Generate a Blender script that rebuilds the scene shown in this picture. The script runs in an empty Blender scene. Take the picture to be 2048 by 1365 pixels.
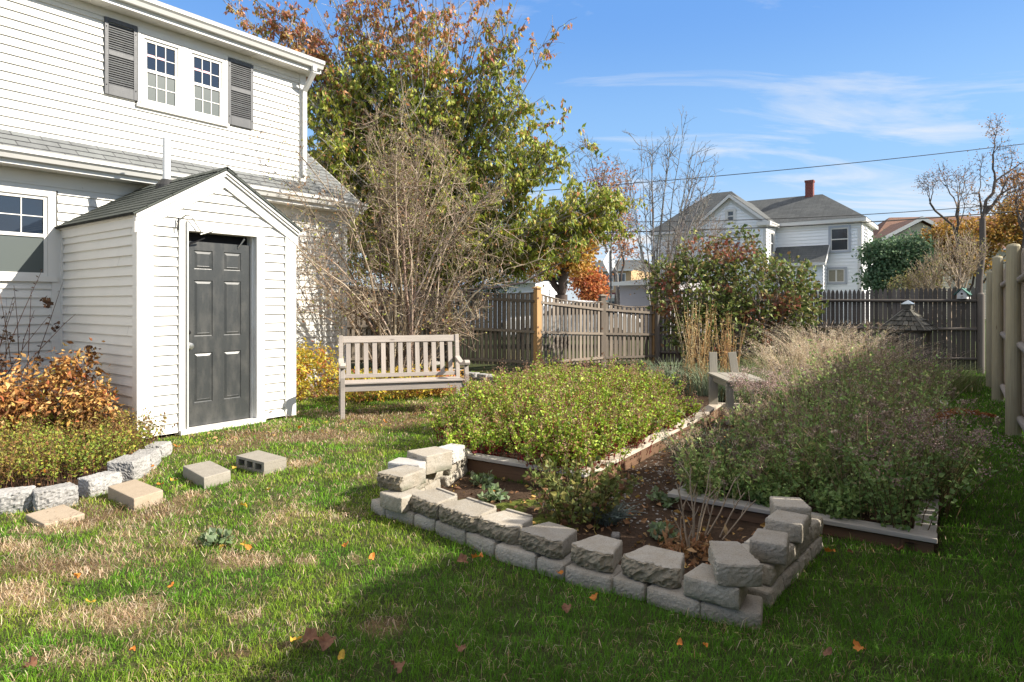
import bpy, math, random
import numpy as np
from mathutils import Vector, Matrix
random.seed(7)
RNG = np.random.default_rng(11)
scene = bpy.context.scene
COL = scene.collection
# ---------- camera calibration (pixels of the 2048 px wide photograph) ----------
F, CX, HY, H = 1281.0, 1024.0, 608.0, 1.4
def G(px, py, z=0.0):
    Y = F * (H - z) / (py - HY)
    return ((px - CX) / F * Y, Y)
def P(px, py, Y):
    return Vector(((px - CX) / F * Y, Y, H + (HY - py) / F * Y))
cam = bpy.data.cameras.new("camera"); cam_ob = bpy.data.objects.new("camera", cam); COL.objects.link(cam_ob)
cam.sensor_width = 36.0; cam.lens = F / 2048 * 36; cam.shift_y = -(682.5 - HY) / 2048
cam.clip_start = 0.05; cam.clip_end = 3000
cam_ob.location = (0, 0, H); cam_ob.rotation_euler = (math.radians(90), 0, 0)
scene.camera = cam_ob

# ---------- noise ----------
def _hash(ix, iy, seed):
    h = (ix.astype(np.int64) * 374761393 + iy.astype(np.int64) * 668265263 + seed * 1442695041) & 0xffffffff
    h = ((h ^ (h >> 13)) * 1274126177) & 0xffffffff
    return ((h ^ (h >> 16)) & 0xffff) / 65535.0
def vnoise(x, y, seed=0):
    x = np.asarray(x, float); y = np.asarray(y, float)
    ix, iy = np.floor(x), np.floor(y); fx, fy = x - ix, y - iy
    fx = fx * fx * (3 - 2 * fx); fy = fy * fy * (3 - 2 * fy)
    a = _hash(ix, iy, seed); b = _hash(ix + 1, iy, seed); c = _hash(ix, iy + 1, seed); d = _hash(ix + 1, iy + 1, seed)
    return (a * (1 - fx) + b * fx) * (1 - fy) + (c * (1 - fx) + d * fx) * fy
def fbm(x, y, seed=0, o=4):
    s = 0; a = .5; t = 0
    for k in range(o):
        s = s + a * vnoise(x * 2 ** k, y * 2 ** k, seed + k * 17); t += a; a *= .55
    return s / t
def inpoly(x, y, poly):
    x = np.asarray(x); y = np.asarray(y); c = np.zeros(x.shape, bool); n = len(poly)
    for i in range(n):
        x1, y1 = poly[i][:2]; x2, y2 = poly[(i + 1) % n][:2]
        if y1 == y2: continue
        m = ((y1 > y) != (y2 > y)) & (x < (x2 - x1) * (y - y1) / (y2 - y1) + x1)
        c ^= m
    return c

# ---------- objects ----------
def tag(o, label=None, cat=None, group=None, kind=None):
    if label and not 4 <= len(label.split()) <= 16: print("LABEL", len(label.split()), label)
    if label: o["label"] = label
    if cat: o["category"] = cat
    if group: o["group"] = group
    if kind: o["kind"] = kind
    return o
def empty(name, loc=(0, 0, 0), rz=0.0):
    o = bpy.data.objects.new(name, None); COL.objects.link(o); o.location = loc; o.rotation_euler = (0, 0, rz)
    o.empty_display_size = .1
    return o
def thing(name, label, cat, loc=(0, 0, 0), rz=0.0, group=None):
    return tag(empty(name, loc, rz), label, cat, group)
def link_mesh(name, me, mat, parent=None):
    o = bpy.data.objects.new(name, me); COL.objects.link(o)
    if mat is not None: me.materials.append(mat)
    if parent is not None: o.parent = parent
    return o
def np_mesh(name, V, faces, cols=None, smooth=False):
    """faces: list of (n,k) int arrays"""
    me = bpy.data.meshes.new(name); V = np.asarray(V, np.float32)
    me.vertices.add(len(V)); me.vertices.foreach_set("co", V.ravel())
    idx = np.concatenate([f.ravel() for f in faces]).astype(np.int32)
    tot = np.concatenate([np.full(len(f), f.shape[1]) for f in faces]).astype(np.int32)
    st = np.concatenate([[0], np.cumsum(tot)[:-1]]).astype(np.int32)
    me.loops.add(len(idx)); me.loops.foreach_set("vertex_index", idx)
    me.polygons.add(len(tot)); me.polygons.foreach_set("loop_start", st)
    me.update(calc_edges=True)
    if cols is not None:
        a = me.color_attributes.new("col", 'FLOAT_COLOR', 'POINT')
        c = np.ones((len(V), 4), np.float32); c[:, :3] = cols; a.data.foreach_set("color", c.ravel())
    me.polygons.foreach_set("use_smooth", np.full(len(tot), bool(smooth)))
    return me
def copy_tree(o, parent=None):
    c = o.copy(); COL.objects.link(c)
    if parent is not None: c.parent = parent
    for ch in o.children: copy_tree(ch, c)
    return c

class MB:
    def __init__(s): s.v = []; s.f = []; s.uv = []; s.rnd = []; s.sm = []
    def face(s, pts, uv=None, rnd=0.5, smooth=False):
        i = len(s.v); s.v += [tuple(p) for p in pts]; s.f.append(list(range(i, i + len(pts))))
        if uv is None:
            p0 = Vector(pts[0]); e = (Vector(pts[1]) - p0)
            e = e.normalized() if e.length > 1e-9 else Vector((1, 0, 0))
            n = (Vector(pts[1]) - p0).cross(Vector(pts[2]) - p0)
            n = n.normalized() if n.length > 1e-12 else Vector((0, 0, 1)); w = n.cross(e)
            uv = [((Vector(p) - p0).dot(e), (Vector(p) - p0).dot(w)) for p in pts]
        s.uv.append(list(uv)); s.rnd.append(rnd); s.sm.append(smooth)
    def hexa(s, c, rnd=None, jit=True):
        """c: 8 corners, bottom 4 (ccw) then top 4; long axis along c0-c1"""
        rnd = random.random() if rnd is None else rnd
        c = [Vector(p) for p in c]; L = [(c[1] - c[0]).length, (c[3] - c[0]).length, (c[4] - c[0]).length]
        o = (random.random() * 20, random.random() * 20) if jit else (0, 0)
        ax = L.index(max(L))
        quads = [(0, 3, 2, 1), (4, 5, 6, 7), (0, 1, 5, 4), (1, 2, 6, 5), (2, 3, 7, 6), (3, 0, 4, 7)]
        loc = [(0, 0, 0), (L[0], 0, 0), (L[0], L[1], 0), (0, L[1], 0), (0, 0, L[2]), (L[0], 0, L[2]), (L[0], L[1], L[2]), (0, L[1], L[2])]
        oth = [a for a in range(3) if a != ax]
        for q in quads:
            s.face([c[i] for i in q], [(loc[i][ax] + o[0], loc[i][oth[0]] + loc[i][oth[1]] + o[1]) for i in q], rnd)
    def box(s, x0, x1, y0, y1, z0, z1, rnd=None):
        s.hexa([(x0, y0, z0), (x1, y0, z0), (x1, y1, z0), (x0, y1, z0), (x0, y0, z1), (x1, y0, z1), (x1, y1, z1), (x0, y1, z1)], rnd)
    def bar(s, a, b, w, h, up=(0, 0, 1), rnd=None):
        a = Vector(a); b = Vector(b); t = (b - a).normalized(); up = Vector(up)
        x = t.cross(up)
        if x.length < 1e-4: x = t.cross(Vector((0, 1, 0)))
        x.normalize(); u = x.cross(t).normalized(); x = x * w / 2; u = u * h / 2
        s.hexa([a - x - u, b - x - u, b + x - u, a + x - u, a - x + u, b - x + u, b + x + u, a + x + u], rnd)
    def prism(s, poly, vec, rnd=None, uvs=True):
        """extrude planar polygon (list of 3d) by vec"""
        rnd = random.random() if rnd is None else rnd
        p = [Vector(q) for q in poly]; v = Vector(vec); q = [a + v for a in p]; n = len(p); L = v.length
        nn = Vector((0, 0, 0))
        for i in range(n): nn += p[i].cross(p[(i + 1) % n])
        if nn.dot(v) > 0: p.reverse(); q.reverse()
        o = random.random() * 20; acc = 0
        s.face(p, rnd=rnd); s.face(q[::-1], rnd=rnd)
        for i in range(n):
            j = (i + 1) % n; e = (p[j] - p[i]).length
            s.face([p[i], q[i], q[j], p[j]], [(o, acc), (o + L, acc), (o + L, acc + e), (o, acc + e)], rnd); acc += e
    def tube(s, pts, rad, n=8, caps=True, rnd=None, smooth=True):
        rnd = random.random() if rnd is None else rnd
        pts = [Vector(p) for p in pts]
        if not hasattr(rad, '__len__'): rad = [rad] * len(pts)
        rings = []; ref = None; acc = 0; us = []
        for i, p in enumerate(pts):
            t = (pts[min(i + 1, len(pts) - 1)] - pts[max(i - 1, 0)]).normalized()
            if ref is None:
                ref = Vector((0, 0, 1)) if abs(t.z) < .9 else Vector((1, 0, 0))
            x = t.cross(ref).normalized(); y = x.cross(t).normalized(); ref = y
            rings.append([p + (x * math.cos(2 * math.pi * k / n) + y * math.sin(2 * math.pi * k / n)) * rad[i] for k in range(n)])
            if i: acc += (p - pts[i - 1]).length
            us.append(acc)
        o = random.random() * 20; per = 2 * math.pi * max(rad) / n
        for i in range(len(pts) - 1):
            for k in range(n):
                l = (k + 1) % n
                s.face([rings[i][k], rings[i][l], rings[i + 1][l], rings[i + 1][k]],
                       [(us[i] + o, k * per), (us[i] + o, (k + 1) * per), (us[i + 1] + o, (k + 1) * per), (us[i + 1] + o, k * per)], rnd, smooth)
        if caps:
            s.face(rings[0][::-1], rnd=rnd); s.face(rings[-1], rnd=rnd)
    def lathe(s, c, prof, n=20, rnd=.5, smooth=True, closed=False):
        c = Vector(c)
        ring = [[c + Vector((r * math.cos(2 * math.pi * k / n), r * math.sin(2 * math.pi * k / n), z)) for k in range(n)] for r, z in prof]
        for i in range(len(prof) - 1):
            for k in range(n):
                l = (k + 1) % n
                s.face([ring[i][k], ring[i][l], ring[i + 1][l], ring[i + 1][k]], None, rnd, smooth)
        if closed:
            s.face(ring[0][::-1]); s.face(ring[-1])
    def build(s, name, mat, parent=None, bevel=0, merge=False):
        me = bpy.data.meshes.new(name); me.from_pydata(s.v, [], s.f)
        uvl = me.uv_layers.new(name="UVMap"); flat = [c for f in s.uv for p in f for c in p]
        uvl.data.foreach_set("uv", flat)
        a = me.attributes.new("rnd", 'FLOAT', 'FACE'); a.data.foreach_set("value", s.rnd)
        me.polygons.foreach_set("use_smooth", s.sm)
        me.validate()
        o = link_mesh(name, me, mat, parent)
        if merge or bevel:
            import bmesh
            bm = bmesh.new(); bm.from_mesh(me); bmesh.ops.remove_doubles(bm, verts=bm.verts, dist=1e-5); bm.to_mesh(me); bm.free()
        if bevel:
            m = o.modifiers.new("bevel", 'BEVEL'); m.width = bevel; m.segments = 2; m.limit_method = 'ANGLE'; m.angle_limit = math.radians(40)
        return o

# ---------- vegetation helpers ----------
def tubes_np(Pts, R, n=4):
    """Pts (M,K,3) R (M,K) -> verts, quad faces"""
    M, K, _ = Pts.shape
    T = np.empty_like(Pts); T[:, 1:-1] = Pts[:, 2:] - Pts[:, :-2]; T[:, 0] = Pts[:, 1] - Pts[:, 0]; T[:, -1] = Pts[:, -1] - Pts[:, -2]
    T /= np.linalg.norm(T, axis=2, keepdims=True) + 1e-9
    avg = T.mean(1, keepdims=True); ref = np.where(np.abs(avg[..., 2:3]) < .8, np.array([0, 0, 1.]), np.array([1., 0, 0]))
    X = np.cross(T, np.broadcast_to(ref, T.shape)); X /= np.linalg.norm(X, axis=2, keepdims=True) + 1e-9; Y = np.cross(X, T)
    a = np.arange(n) * 2 * np.pi / n
    ring = Pts[:, :, None] + (X[:, :, None] * np.cos(a)[None, None, :, None] + Y[:, :, None] * np.sin(a)[None, None, :, None]) * R[:, :, None, None]
    V = ring.reshape(-1, 3); m, k, j = np.meshgrid(np.arange(M), np.arange(K - 1), np.arange(n), indexing='ij')
    b = (m * K + k) * n; j2 = (j + 1) % n
    Fq = np.stack([b + j, b + j2, b + n + j2, b + n + j], -1).reshape(-1, 4)
    return V, Fq
def tube_object(name, groups, mat, parent=None):
    Vs = []; Fs = []; off = 0; cs = []
    for g in groups:
        Pts, R, n = g[:3]
        V, Fq = tubes_np(np.asarray(Pts, float), np.asarray(R, float), n); Vs.append(V); Fs.append(Fq + off); off += len(V)
        c = np.array(g[3] if len(g) > 3 else (1, 1, 1.), float)
        if c.ndim == 2: c = np.repeat(c, Pts.shape[1] * n, axis=0)
        else: c = np.broadcast_to(c, (len(V), 3))
        cs.append(c)
    return link_mesh(name, np_mesh(name, np.concatenate(Vs), [np.concatenate(Fs)], cols=np.concatenate(cs), smooth=True), mat, parent)
def unit(v): return v / (np.linalg.norm(v, axis=-1, keepdims=True) + 1e-9)
def leaf_object(name, pos, axis, size, cols, mat, parent=None, width=.32, fold=.25, wide=.45, rng=RNG):
    """one folded lozenge leaf (4 tris, 6 verts with a curved midrib) per position"""
    N = len(pos); size = np.broadcast_to(size, (N,))[:, None]
    axis = unit(axis + 1e-6); r = unit(rng.normal(size=(N, 3))); side = unit(np.cross(axis, r)); nor = np.cross(side, axis)
    curl = rng.uniform(-.25, .1, (N, 1)) * size
    b = pos; t = pos + axis * size + nor * curl
    mid = pos + axis * size * wide
    l = mid + side * size * width + nor * size * fold * width * 1.6; rr = mid - side * size * width + nor * size * fold * width * 1.6
    V = np.stack([b, l, t, rr, mid - nor * curl * .4], 1).reshape(-1, 3)
    i = np.arange(N)[:, None] * 5
    Fc = np.concatenate([i + np.array([[0, 4, 1]]), i + np.array([[1, 4, 2]]), i + np.array([[2, 4, 3]]), i + np.array([[3, 4, 0]])])
    cc = np.repeat(np.asarray(cols, np.float32), 5, axis=0)
    return link_mesh(name, np_mesh(name, V, [Fc], cols=cc), mat, parent)
def pick(rng, N, pal, w=None, var=.18):
    pal = np.array(pal, float); w = np.ones(len(pal)) if w is None else np.array(w, float); w = w / w.sum()
    c = pal[rng.choice(len(pal), N, p=w)]
    return np.clip(c * rng.uniform(1 - var, 1 + var, (N, 1)) * rng.uniform(.93, 1.07, (N, 3)), 0, 1)
def ell_points(rng, blobs, dens=1.0, shell=.35):
    out = []
    for (c, r, n) in blobs:
        n = int(n * dens); d = unit(rng.normal(size=(n, 3))); q = rng.uniform(shell, 1, (n, 1)) ** .6
        out.append(np.array(c) + d * q * np.array(r))
    return np.concatenate(out)
def curve_between(rng, a, b, K, jit, sag=0.0):
    """a,b (M,3) -> (M,K,3)"""
    t = np.linspace(0, 1, K)[None, :, None]; a = a[:, None]; b = b[:, None]; L = np.linalg.norm(b - a, axis=2, keepdims=True)
    j = rng.normal(size=(a.shape[0], K, 3)) * jit * L; j[:, 0] = 0; j[:, -1] *= .3
    p = a + (b - a) * t + j * np.sin(np.pi * np.clip(t, .05, .95)); p[..., 2] += (np.sin(np.pi * t) * sag * L)[..., 0]
    return p
def grow(rng, start, pts, r0, lean=.5, leafn=4, jit=.08, rmin=.004, up=0.0, expo=.5):
    """recursive clustering skeleton. returns list of (a,b,ra,rb) and tips"""
    segs = []; tips = []
    stack = [(np.array(start, float), np.asarray(pts, float), r0)]
    while stack:
        s, p, r = stack.pop()
        n = len(p)
        if n <= leafn:
            for q in p: segs.append((s, q, max(r * .6, rmin), rmin * .6)); tips.append((s, q))
            continue
        c = p.mean(0); L = np.linalg.norm(c - s)
        node = s + (c - s) * lean * rng.uniform(.7, 1.2) + rng.normal(size=3) * jit * L; node[2] += up * L
        k = 2 if rng.random() < .6 else 3
        k = min(k, n)
        cen = p[rng.choice(n, k, replace=False)]
        for _ in range(3):
            lab = np.argmin(((p[:, None] - cen[None]) ** 2).sum(-1), 1)
            for j in range(k):
                if (lab == j).any(): cen[j] = p[lab == j].mean(0)
        r2 = max(r * .88, rmin); segs.append((s, node, r, r2))
        for j in range(k):
            sub = p[lab == j]
            if len(sub): stack.append((node, sub, max(rmin, r2 * (len(sub) / n) ** expo)))
    return segs, tips
def seg_groups(rng, segs, jit=.06, K=5, thick=.02):
    a = np.array([s[0] for s in segs]); b = np.array([s[1] for s in segs]); ra = np.array([s[2] for s in segs]); rb = np.array([s[3] for s in segs])
    out = []
    for m, n in ((ra > thick, 7), (ra <= thick, 3)):
        if m.any():
            Pp = curve_between(rng, a[m], b[m], K, jit); t = np.linspace(0, 1, K)[None]
            out.append((Pp, ra[m][:, None] * (1 - t) + rb[m][:, None] * t, n))
    return out
# ---------- materials ----------
class NT:
    def __init__(s, name):
        s.m = bpy.data.materials.new(name); s.m.use_nodes = True; s.t = s.m.node_tree; s.n = s.t.nodes; s.l = s.t.links
        s.n.clear(); s.out = s.n.new('ShaderNodeOutputMaterial')
    def N(s, t, **kw):
        n = s.n.new(t)
        for k, v in kw.items():
            if k == 'inp':
                for a, b in v.items():
                    if hasattr(b, 'is_output') or isinstance(b, bpy.types.NodeSocket): s.l.new(b, n.inputs[a])
                    else: n.inputs[a].default_value = b
            else: setattr(n, k, v)
        return n
    def noise(s, vec, scale, detail=4, rough=.6, dist=0):
        n = s.N('ShaderNodeTexNoise', inp={'Scale': scale, 'Detail': detail, 'Roughness': rough, 'Distortion': dist})
        if vec is not None: s.l.new(vec, n.inputs['Vector'])
        return n.outputs['Fac']
    def mapr(s, f, a, b, c=0., d=1.):
        return s.N('ShaderNodeMapRange', inp={'Value': f, 'From Min': a, 'From Max': b, 'To Min': c, 'To Max': d}).outputs[0]
    def mix(s, f, a, b, mode='MIX'):
        n = s.N('ShaderNodeMix', data_type='RGBA', blend_type=mode)
        for k, v in ((0, f), (6, a), (7, b)):
            if isinstance(v, bpy.types.NodeSocket): s.l.new(v, n.inputs[k])
            else: n.inputs[k].default_value = v if k == 0 else (*v, 1) if len(v) == 3 else v
        return n.outputs[2]
    def math(s, op, a, b=0.):
        n = s.N('ShaderNodeMath', operation=op)
        for k, v in ((0, a), (1, b)):
            if isinstance(v, bpy.types.NodeSocket): s.l.new(v, n.inputs[k])
            else: n.inputs[k].default_value = v
        return n.outputs[0]
    def vmul(s, v, sc):
        return s.N('ShaderNodeMapping', inp={'Vector': v, 'Scale': sc}).outputs[0]
    def bsdf(s, col, rough=.6, bump=None, bstr=.3, bdist=.01, spec=.4, metal=0., trans=0.):
        b = s.N('ShaderNodeBsdfPrincipled', inp={'Specular IOR Level': spec, 'Metallic': metal})
        for k, v in (('Base Color', col), ('Roughness', rough)):
            if isinstance(v, bpy.types.NodeSocket): s.l.new(v, b.inputs[k])
            else: b.inputs[k].default_value = (*v, 1) if k == 'Base Color' and len(v) == 3 else v
        if bump is not None:
            bp = s.N('ShaderNodeBump', inp={'Strength': bstr, 'Distance': bdist, 'Height': bump}); s.l.new(bp.outputs[0], b.inputs['Normal'])
        if trans:
            t = s.N('ShaderNodeBsdfTranslucent')
            if isinstance(col, bpy.types.NodeSocket): s.l.new(col, t.inputs[0])
            else: t.inputs[0].default_value = (*col, 1)
            mx = s.N('ShaderNodeMixShader', inp={0: trans}); s.l.new(b.outputs[0], mx.inputs[1]); s.l.new(t.outputs[0], mx.inputs[2])
            s.l.new(mx.outputs[0], s.out.inputs[0])
        else: s.l.new(b.outputs[0], s.out.inputs[0])
        return s.m
    @property
    def uv(s): return s.N('ShaderNodeTexCoord').outputs['UV']
    @property
    def obj(s): return s.N('ShaderNodeTexCoord').outputs['Object']
    @property
    def rnd(s): return s.N('ShaderNodeAttribute', attribute_name='rnd').outputs['Fac']
    @property
    def col(s): return s.N('ShaderNodeAttribute', attribute_name='col').outputs['Color']
M = {}
def m_paint(name, col, rough=.45, dirt=.12, dscale=3., dcol=None, bump=.0):
    t = NT(name); o = t.obj
    n1 = t.noise(t.vmul(o, (1, 1, .35)), dscale, 6, .65); n2 = t.noise(o, 60, 3, .6)
    f = t.mapr(n1, .45, .8, 0, dirt)
    c = t.mix(f, col, dcol or tuple(x * .55 for x in col)); c = t.mix(t.mapr(n2, .3, .8, 0, .05), c, tuple(x * .7 for x in col))
    c = t.mix(t.math('LESS_THAN', t.rnd, -1.), c, tuple(x * .45 for x in col)); return t.bsdf(c, t.mapr(n2, .3, .7, rough - .08, rough + .08), n2 if bump else None, bump, .002)
def m_wood(name, a, b, dark, rough=.75, gs=1.0, rv=.35, knots=True):
    """weathered wood, grain along U"""
    t = NT(name); uv = t.uv
    g1 = t.noise(t.vmul(uv, (1.2 * gs, 45 * gs, 1)), 1.5, 6, .7, .6); g2 = t.noise(t.vmul(uv, (3 * gs, 160 * gs, 1)), 1.2, 4, .7)
    big = t.noise(t.vmul(uv, (1, 3, 1)), 1.6, 3, .6)
    c = t.mix(t.mapr(g1, .3, .7), a, b); c = t.mix(t.mapr(g2, .5, .75, 0, .65), c, dark)
    c = t.mix(t.mapr(big, .35, .75, 0, .45), c, tuple(x * .6 for x in a))
    if knots:
        v = t.N('ShaderNodeTexVoronoi', inp={'Scale': 2.2, 'Vector': t.vmul(uv, (1.0, 3.5, 1))}).outputs['Distance']
        c = t.mix(t.mapr(v, .03, .1, .8, 0), c, dark)
    r = t.rnd
    c = t.mix(1.0, c, t.N('ShaderNodeCombineColor', inp={0: t.mapr(r, 0, 1, 1 - rv, 1 + rv * .5), 1: t.mapr(r, 0, 1, 1 - rv, 1 + rv * .48), 2: t.mapr(r, 0, 1, 1 - rv, 1 + rv * .42)}).outputs[0], 'MULTIPLY')
    return t.bsdf(c, rough, t.math('ADD', g1, g2), .5, .003, .25)
def m_shingle(name, a, b, mort, bw=.30, rh=.135):
    t = NT(name); uv = t.uv
    br = t.N('ShaderNodeTexBrick', offset=.5, offset_frequency=2, inp={'Vector': uv, 'Color1': (*a, 1), 'Color2': (*b, 1), 'Mortar': (*mort, 1), 'Scale': 1., 'Mortar Size': .006, 'Mortar Smooth': .1, 'Brick Width': bw, 'Row Height': rh, 'Bias': 0.})
    n = t.noise(t.obj, 90, 4, .7); n2 = t.noise(t.obj, 1.3, 4, .6); n3 = t.noise(t.vmul(uv, (6, 1.2, 1)), 1, 3, .6)
    c = t.mix(t.mapr(n, .35, .7, 0, .5), br.outputs[0], tuple(x * .35 for x in a)); c = t.mix(t.mapr(n2, .4, .75, 0, .3), c, tuple(x * .55 for x in b))
    c = t.mix(t.mapr(n3, .45, .7, 0, .25), c, tuple(x * 1.5 for x in b))
    return t.bsdf(c, .9, t.math('ADD', t.math('MULTIPLY', br.outputs['Fac'], -.8), t.math('MULTIPLY', n, .35)), .6, .006, .2)
def m_stone(name, a, b, c3, sc=1., rough=.85, bs=.6, rv=.2, moss=0.):
    t = NT(name); o = t.obj
    w = t.N('ShaderNodeVectorMath', operation='ADD', inp={0: o, 1: t.N('ShaderNodeCombineXYZ', inp={0: t.math('MULTIPLY', t.N('ShaderNodeObjectInfo').outputs['Random'], 30.)}).outputs[0]}).outputs[0]
    n1 = t.noise(w, 9 * sc, 5, .65); n2 = t.noise(w, 120 * sc, 4, .75); n3 = t.noise(w, 300 * sc, 2, .6)
    c = t.mix(t.mapr(n1, .35, .7), a, b); c = t.mix(t.mapr(n2, .52, .68, 0, .8), c, c3); c = t.mix(t.mapr(n3, .58, .7, 0, .6), c, tuple(min(1, x * 1.5) for x in b))
    rr = t.N('ShaderNodeObjectInfo').outputs['Random']; g = t.mapr(rr, 0, 1, 1 - rv, 1 + rv)
    c = t.mix(1.0, c, t.N('ShaderNodeCombineColor', inp={0: g, 1: g, 2: g}).outputs[0], 'MULTIPLY')
    if moss:
        mz = t.mapr(t.N('ShaderNodeSeparateXYZ', inp={0: o}).outputs[2], 0, .06, 1, 0)
        c = t.mix(t.math('MULTIPLY', t.mapr(n1, .42, .6, 0, moss), mz), c, (.06, .07, .03))
    return t.bsdf(c, rough, t.math('ADD', n1, t.math('MULTIPLY', n2, .7)), bs, .004, .25)
def m_plain(name, col, rough=.6, spec=.4, metal=0., var=.1, sc=8):
    t = NT(name); n = t.noise(t.obj, sc, 5, .6)
    return t.bsdf(t.mix(t.mapr(n, .3, .7, 0, 1), tuple(x * (1 - var) for x in col), tuple(min(1, x * (1 + var)) for x in col)), rough, n, .1, .002, spec, metal)
def m_leaf(name, trans=.35, rough=.5, spec=.3):
    t = NT(name); return t.bsdf(t.col, rough, trans=trans, spec=spec)
def m_attr(name, rough=.8):
    t = NT(name); n = t.noise(t.obj, 40, 3, .6)
    return t.bsdf(t.mix(t.mapr(n, .3, .7, 0, .35), t.col, (.05, .04, .03)), rough, n, .3, .003, .2)
def m_glass(name, col, rough=.04, spec=.9):
    t = NT(name); n = t.noise(t.obj, 2.5, 2, .5)
    return t.bsdf(col, rough, n, .05, .02, spec)

M['siding'] = m_paint('white_siding', (.70, .68, .63), .5, .16)
M['far_siding'] = m_paint('far_white_siding', (.86, .87, .87), .6, .08)
M['trim'] = m_paint('white_trim', (.70, .68, .635), .45, .12)
M['trim_worn'] = m_paint('worn_white_trim', (.72, .71, .68), .5, .5, 6, (.30, .25, .18))
M['gutter'] = m_paint('white_gutter', (.66, .65, .62), .35, .25, 4, (.45, .44, .42))
M['soffit'] = m_paint('soffit', (.66, .64, .59), .5, .2)
M['shingle'] = m_shingle('grey_shingle', (.215, .225, .22), (.175, .18, .18), (.05, .05, .05))
M['shingle_green'] = m_shingle('weathered_shingle', (.105, .115, .10), (.075, .085, .075), (.02, .02, .02), .3, .13)
M['shingle_far'] = m_shingle('far_shingle', (.14, .145, .14), (.10, .105, .105), (.04, .04, .04), .5, .2)
M['shingle_brown'] = m_shingle('brown_shingle', (.23, .13, .09), (.19, .11, .08), (.08, .05, .04), .5, .2)
M['shutter'] = m_paint('dark_grey_shutter', (.075, .077, .08), .45, .45, 9, (.17, .17, .17))
M['door'] = m_paint('dark_grey_door', (.040, .043, .043), .34, .6, 9, (.125, .12, .11))
M['black'] = m_plain('black_gap', (.006, .006, .007), .8)
M['metal'] = m_plain('brushed_metal', (.6, .6, .58), .3, .5, 1.)
M['galv'] = m_plain('galvanised_metal', (.42, .48, .52), .35, .5, .85)
M['rubber'] = m_plain('rubber_boot', (.03, .03, .03), .6)
M['pvc'] = m_paint('pvc_pipe', (.75, .75, .74), .35, .15)
M['glass'] = m_glass('window_glass', (.012, .02, .035))
M['screen'] = m_glass('screened_glass', (.085, .10, .095), .35, .35)
M['glass_far'] = m_glass('far_window_glass', (.03, .04, .05), .08)
M['shade'] = m_plain('window_shade', (.32, .29, .22), .7)
M['pink'] = m_plain('pink_sticker', (.75, .45, .48), .6)
M['bench'] = m_wood('bench_teak', (.50, .445, .395), (.36, .31, .27), (.16, .13, .11), .75, 1.3, .18)
M['cedar'] = m_wood('new_cedar', (.55, .34, .16), (.46, .27, .12), (.28, .14, .05), .7, .8, .12)
M['fence_grey'] = m_wood('grey_fence_wood', (.285, .24, .195), (.20, .165, .135), (.07, .057, .045), .85, 1., .5)
M['fence_back'] = m_wood('old_dark_fence_wood', (.19, .165, .145), (.135, .117, .10), (.05, .042, .036), .9, .8, .4)
M['fence_right'] = m_wood('tan_fence_boards', (.44, .36, .275), (.33, .265, .20), (.16, .125, .095), .8, .9, .2)
M['log'] = m_wood('treated_log', (.47, .415, .28), (.36, .315, .205), (.17, .13, .08), .8, .9, .2)
M['rail_grey'] = m_wood('grey_log_rail', (.36, .32, .28), (.28, .25, .22), (.13, .11, .10), .8, .9, .15)
M['cap'] = m_wood('bleached_cap_board', (.62, .54, .44), (.50, .43, .34), (.26, .21, .16), .75, 1., .15)
M['cap_grey'] = m_wood('grey_cap_board', (.44, .41, .37), (.35, .325, .29), (.18, .155, .13), .75, 1., .15)
M['bed_side'] = m_wood('stained_bed_board', (.19, .11, .065), (.13, .075, .045), (.05, .03, .02), .8, .8, .15)
M['chair'] = m_wood('silvered_plank', (.38, .35, .29), (.29, .265, .22), (.13, .115, .09), .8, .9, .15)
M['shake'] = m_wood('mossy_shake', (.16, .15, .125), (.12, .115, .10), (.05, .05, .04), .9, 1.2, .5)
M['block'] = m_stone('concrete_block', (.315, .275, .215), (.38, .35, .30), (.17, .15, .12), 1., .9, .9, .16, .8)
M['block_rough'] = m_stone('split_block_face', (.20, .165, .115), (.33, .285, .215), (.085, .07, .05), 2.2, .95, .9, .12, .7)
M['block_pale'] = m_stone('whitened_block', (.50, .49, .47), (.38, .355, .32), (.24, .22, .19), 1., .88, .6, .1, .3)
M['granite'] = m_stone('granite', (.27, .26, .245), (.37, .36, .34), (.12, .115, .11), .7, .8, .8, .1, .5)
M['paver'] = m_stone('beige_paver', (.33, .265, .19), (.37, .30, .22), (.25, .19, .14), 1., .85, .3, .08, .0)
M['cinder'] = m_stone('cinder_block', (.28, .255, .21), (.33, .30, .25), (.19, .165, .135), 1., .9, .6, .08, .4)
M['pebble'] = m_stone('pebble', (.25, .23, .21), (.36, .34, .31), (.16, .15, .14), 1., .7, .2, .35)
M['terracotta'] = m_plain('terracotta', (.50, .17, .08), .7, .3)
M['plastic_black'] = m_plain('black_plastic', (.015, .015, .017), .4)
M['leaf'] = m_leaf('leaf'); M['leaf_dry'] = m_leaf('dry_leaf', .2, .65, .15); M['leaf_gloss'] = m_leaf('glossy_leaf', .25, .55, .25)
M['grass'] = m_leaf('grass_blade', .35, .55, .2)
M['bark'] = m_attr('bark'); M['stem'] = m_attr('stem', .7)
M['wire'] = m_plain('black_wire', (.02, .02, .022), .6)
M['brick'] = m_shingle('chimney_brick', (.25, .05, .04), (.20, .045, .035), (.4, .36, .33), .2, .07)
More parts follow.
